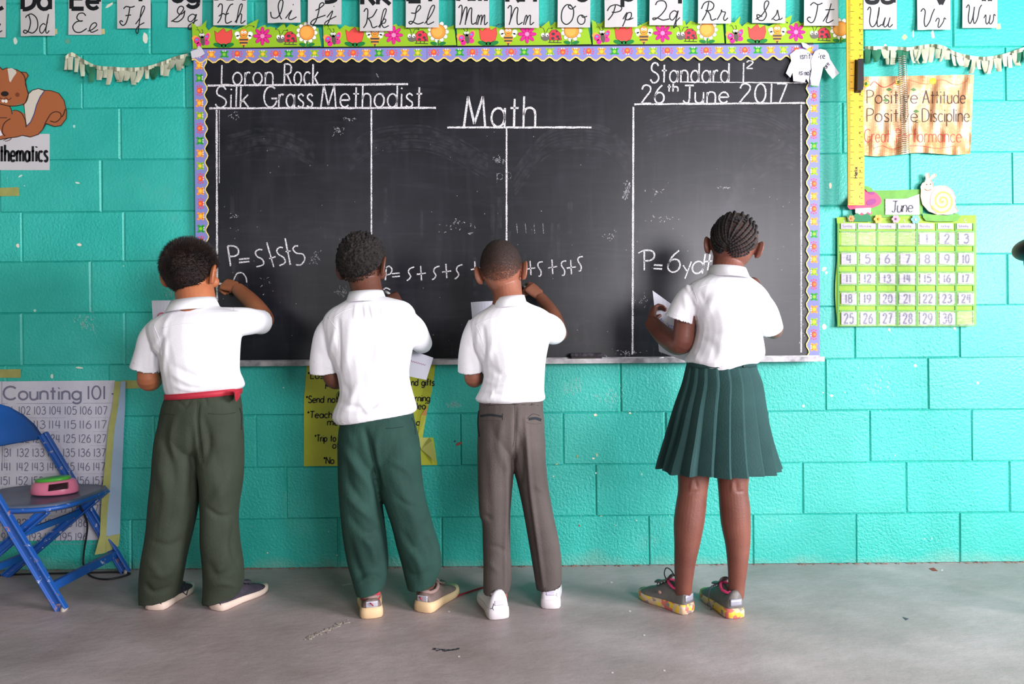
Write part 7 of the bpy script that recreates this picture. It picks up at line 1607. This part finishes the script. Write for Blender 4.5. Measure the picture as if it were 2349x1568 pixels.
G4 = {'sole': speck_mat(), 'upper': mat('shoe_grey_leather', '#6c6966', .5, nscale=14, col2='#5c5955', bump=.0015, bscale=80), 'collar': mat('shoe_pink_lining', '#e2457c', .7), 'lace': mat('lace_slate', '#3a3b44', .8), 'patch': mat('heel_silver_grey', '#a3a3b0', .3, .3)}
st4 = {'sole': .026, 'flare': 1.05, 'hc': .070, 'pw': .5, 'pz0': .040, 'ck': .75, 'k': 1.2}
hl = G(1583, 1407); r1, T = shoe(p4, 'shoe', Vector((hl.x, hl.y, 0)), -38, .205, .075, G4, st4, 'grey sneaker with pink lining and yellow speckled sole')
MB().tube([Vector(q) for q in crom([T(.085, -.01, .085), T(.09, -.018, .11), T(.075, -.026, .135), T(.06, -.02, .13), T(.055, -.01, .11)], 5)], .002, 6).build('lace_loop', G4['lace'], r1, True)
MB().ell(T(.095, -.036, .052), (.006, .002, .006), 10, 6, rot=Matrix.Rotation(math.radians(-40), 3, 'Z')).build('round_badge', mat('badge_peach', '#c09080', .5), r1, True)
hr = G(1690, 1419); r2, T2 = shoe(p4, 'shoe', Vector((hr.x, hr.y, 0)), -12, .205, .075, G4, st4)
MB().tube([Vector(q) for q in crom([T2(.08, -.015, .085), T2(.075, -.05, .08), T2(.07, -.06, .045), T2(.07, -.05, .012), T2(.085, -.045, .003)], 5)], .002, 6).build('lace_loop', G4['lace'], r2, True)

# ---------------------------------------------------------------- notes and chalk in the children's hands
def art1(A): A.stroke(crom([(22,62),(14,48),(20,34),(36,30),(46,42),(40,58),(26,62)],5), 3, '#d8607a', 1); A.stroke([(22,60),(24,84),(36,86)], 3, '#d8607a', 1)
sheetpx('note_paper', [(348, 689, -.19), (432, 690, -.21), (430, 790, -.23), (353, 786, -.20)], PAPER, 'white note with a red pencilled letter held by the boy in the red belt', art=art1)
def art2(A): A.stroke([(10 + k*3, 40 + (3 if k % 2 else -3)) for k in range(27)], 1.6, '#b88aa4', 1)
sheetpx('note_paper', [(905, 790, -.225), (994, 820, -.235), (978, 871, -.24), (885, 852, -.235)], PAPER, 'white note sticking out beside the untucked shirt of the curly haired boy', art=art2, bend=.004)
def art3(A):
    A.text('F u', 30, 62, 26, 2, '#9ac4bc', 1, width=40)
sheetpx('note_paper', [(1080, 693, -.19), (1150, 690, -.21), (1152, 780, -.22), (1087, 778, -.20)], PAPER, 'white note held in front of the boy with faded hair', art=art3)
def art4(A): A.text('6 yd', 12, 47, 8, 1.4, '#8f8fce', 1, width=34); A.text('6 yd2 -', 16, 58, 9, 1.4, '#8f8fce', 1, width=60)
sheetpx('note_paper', [(1497, 666, -.20), (1590, 735, -.30), (1580, 830, -.32), (1512, 806, -.25)], PAPER, 'curled white note in the left hand of the girl with braids', art=art4, bend=-.022)
def chalkbit(a, b_, lab): tag(MB().tube([a, b_], .0052, 10).build('chalk_stick', MATS['white_chalk'], None, True), lab, 'chalk')
chalkbit(P(497, 650, -.034), P(512, 652, -.052), 'white chalk in the raised hand of the boy in the red belt')
chalkbit(P(884, 668, -.028), P(897, 676, -.050), 'white chalk in the hand of the curly haired boy')
chalkbit(P(1203, 657, -.030), P(1214, 664, -.055), 'white chalk in the raised hand of the boy with faded hair')
chalkbit(P(1709, 633, -.105), P(1722, 643, -.125), 'white chalk in the right hand of the girl with braids')
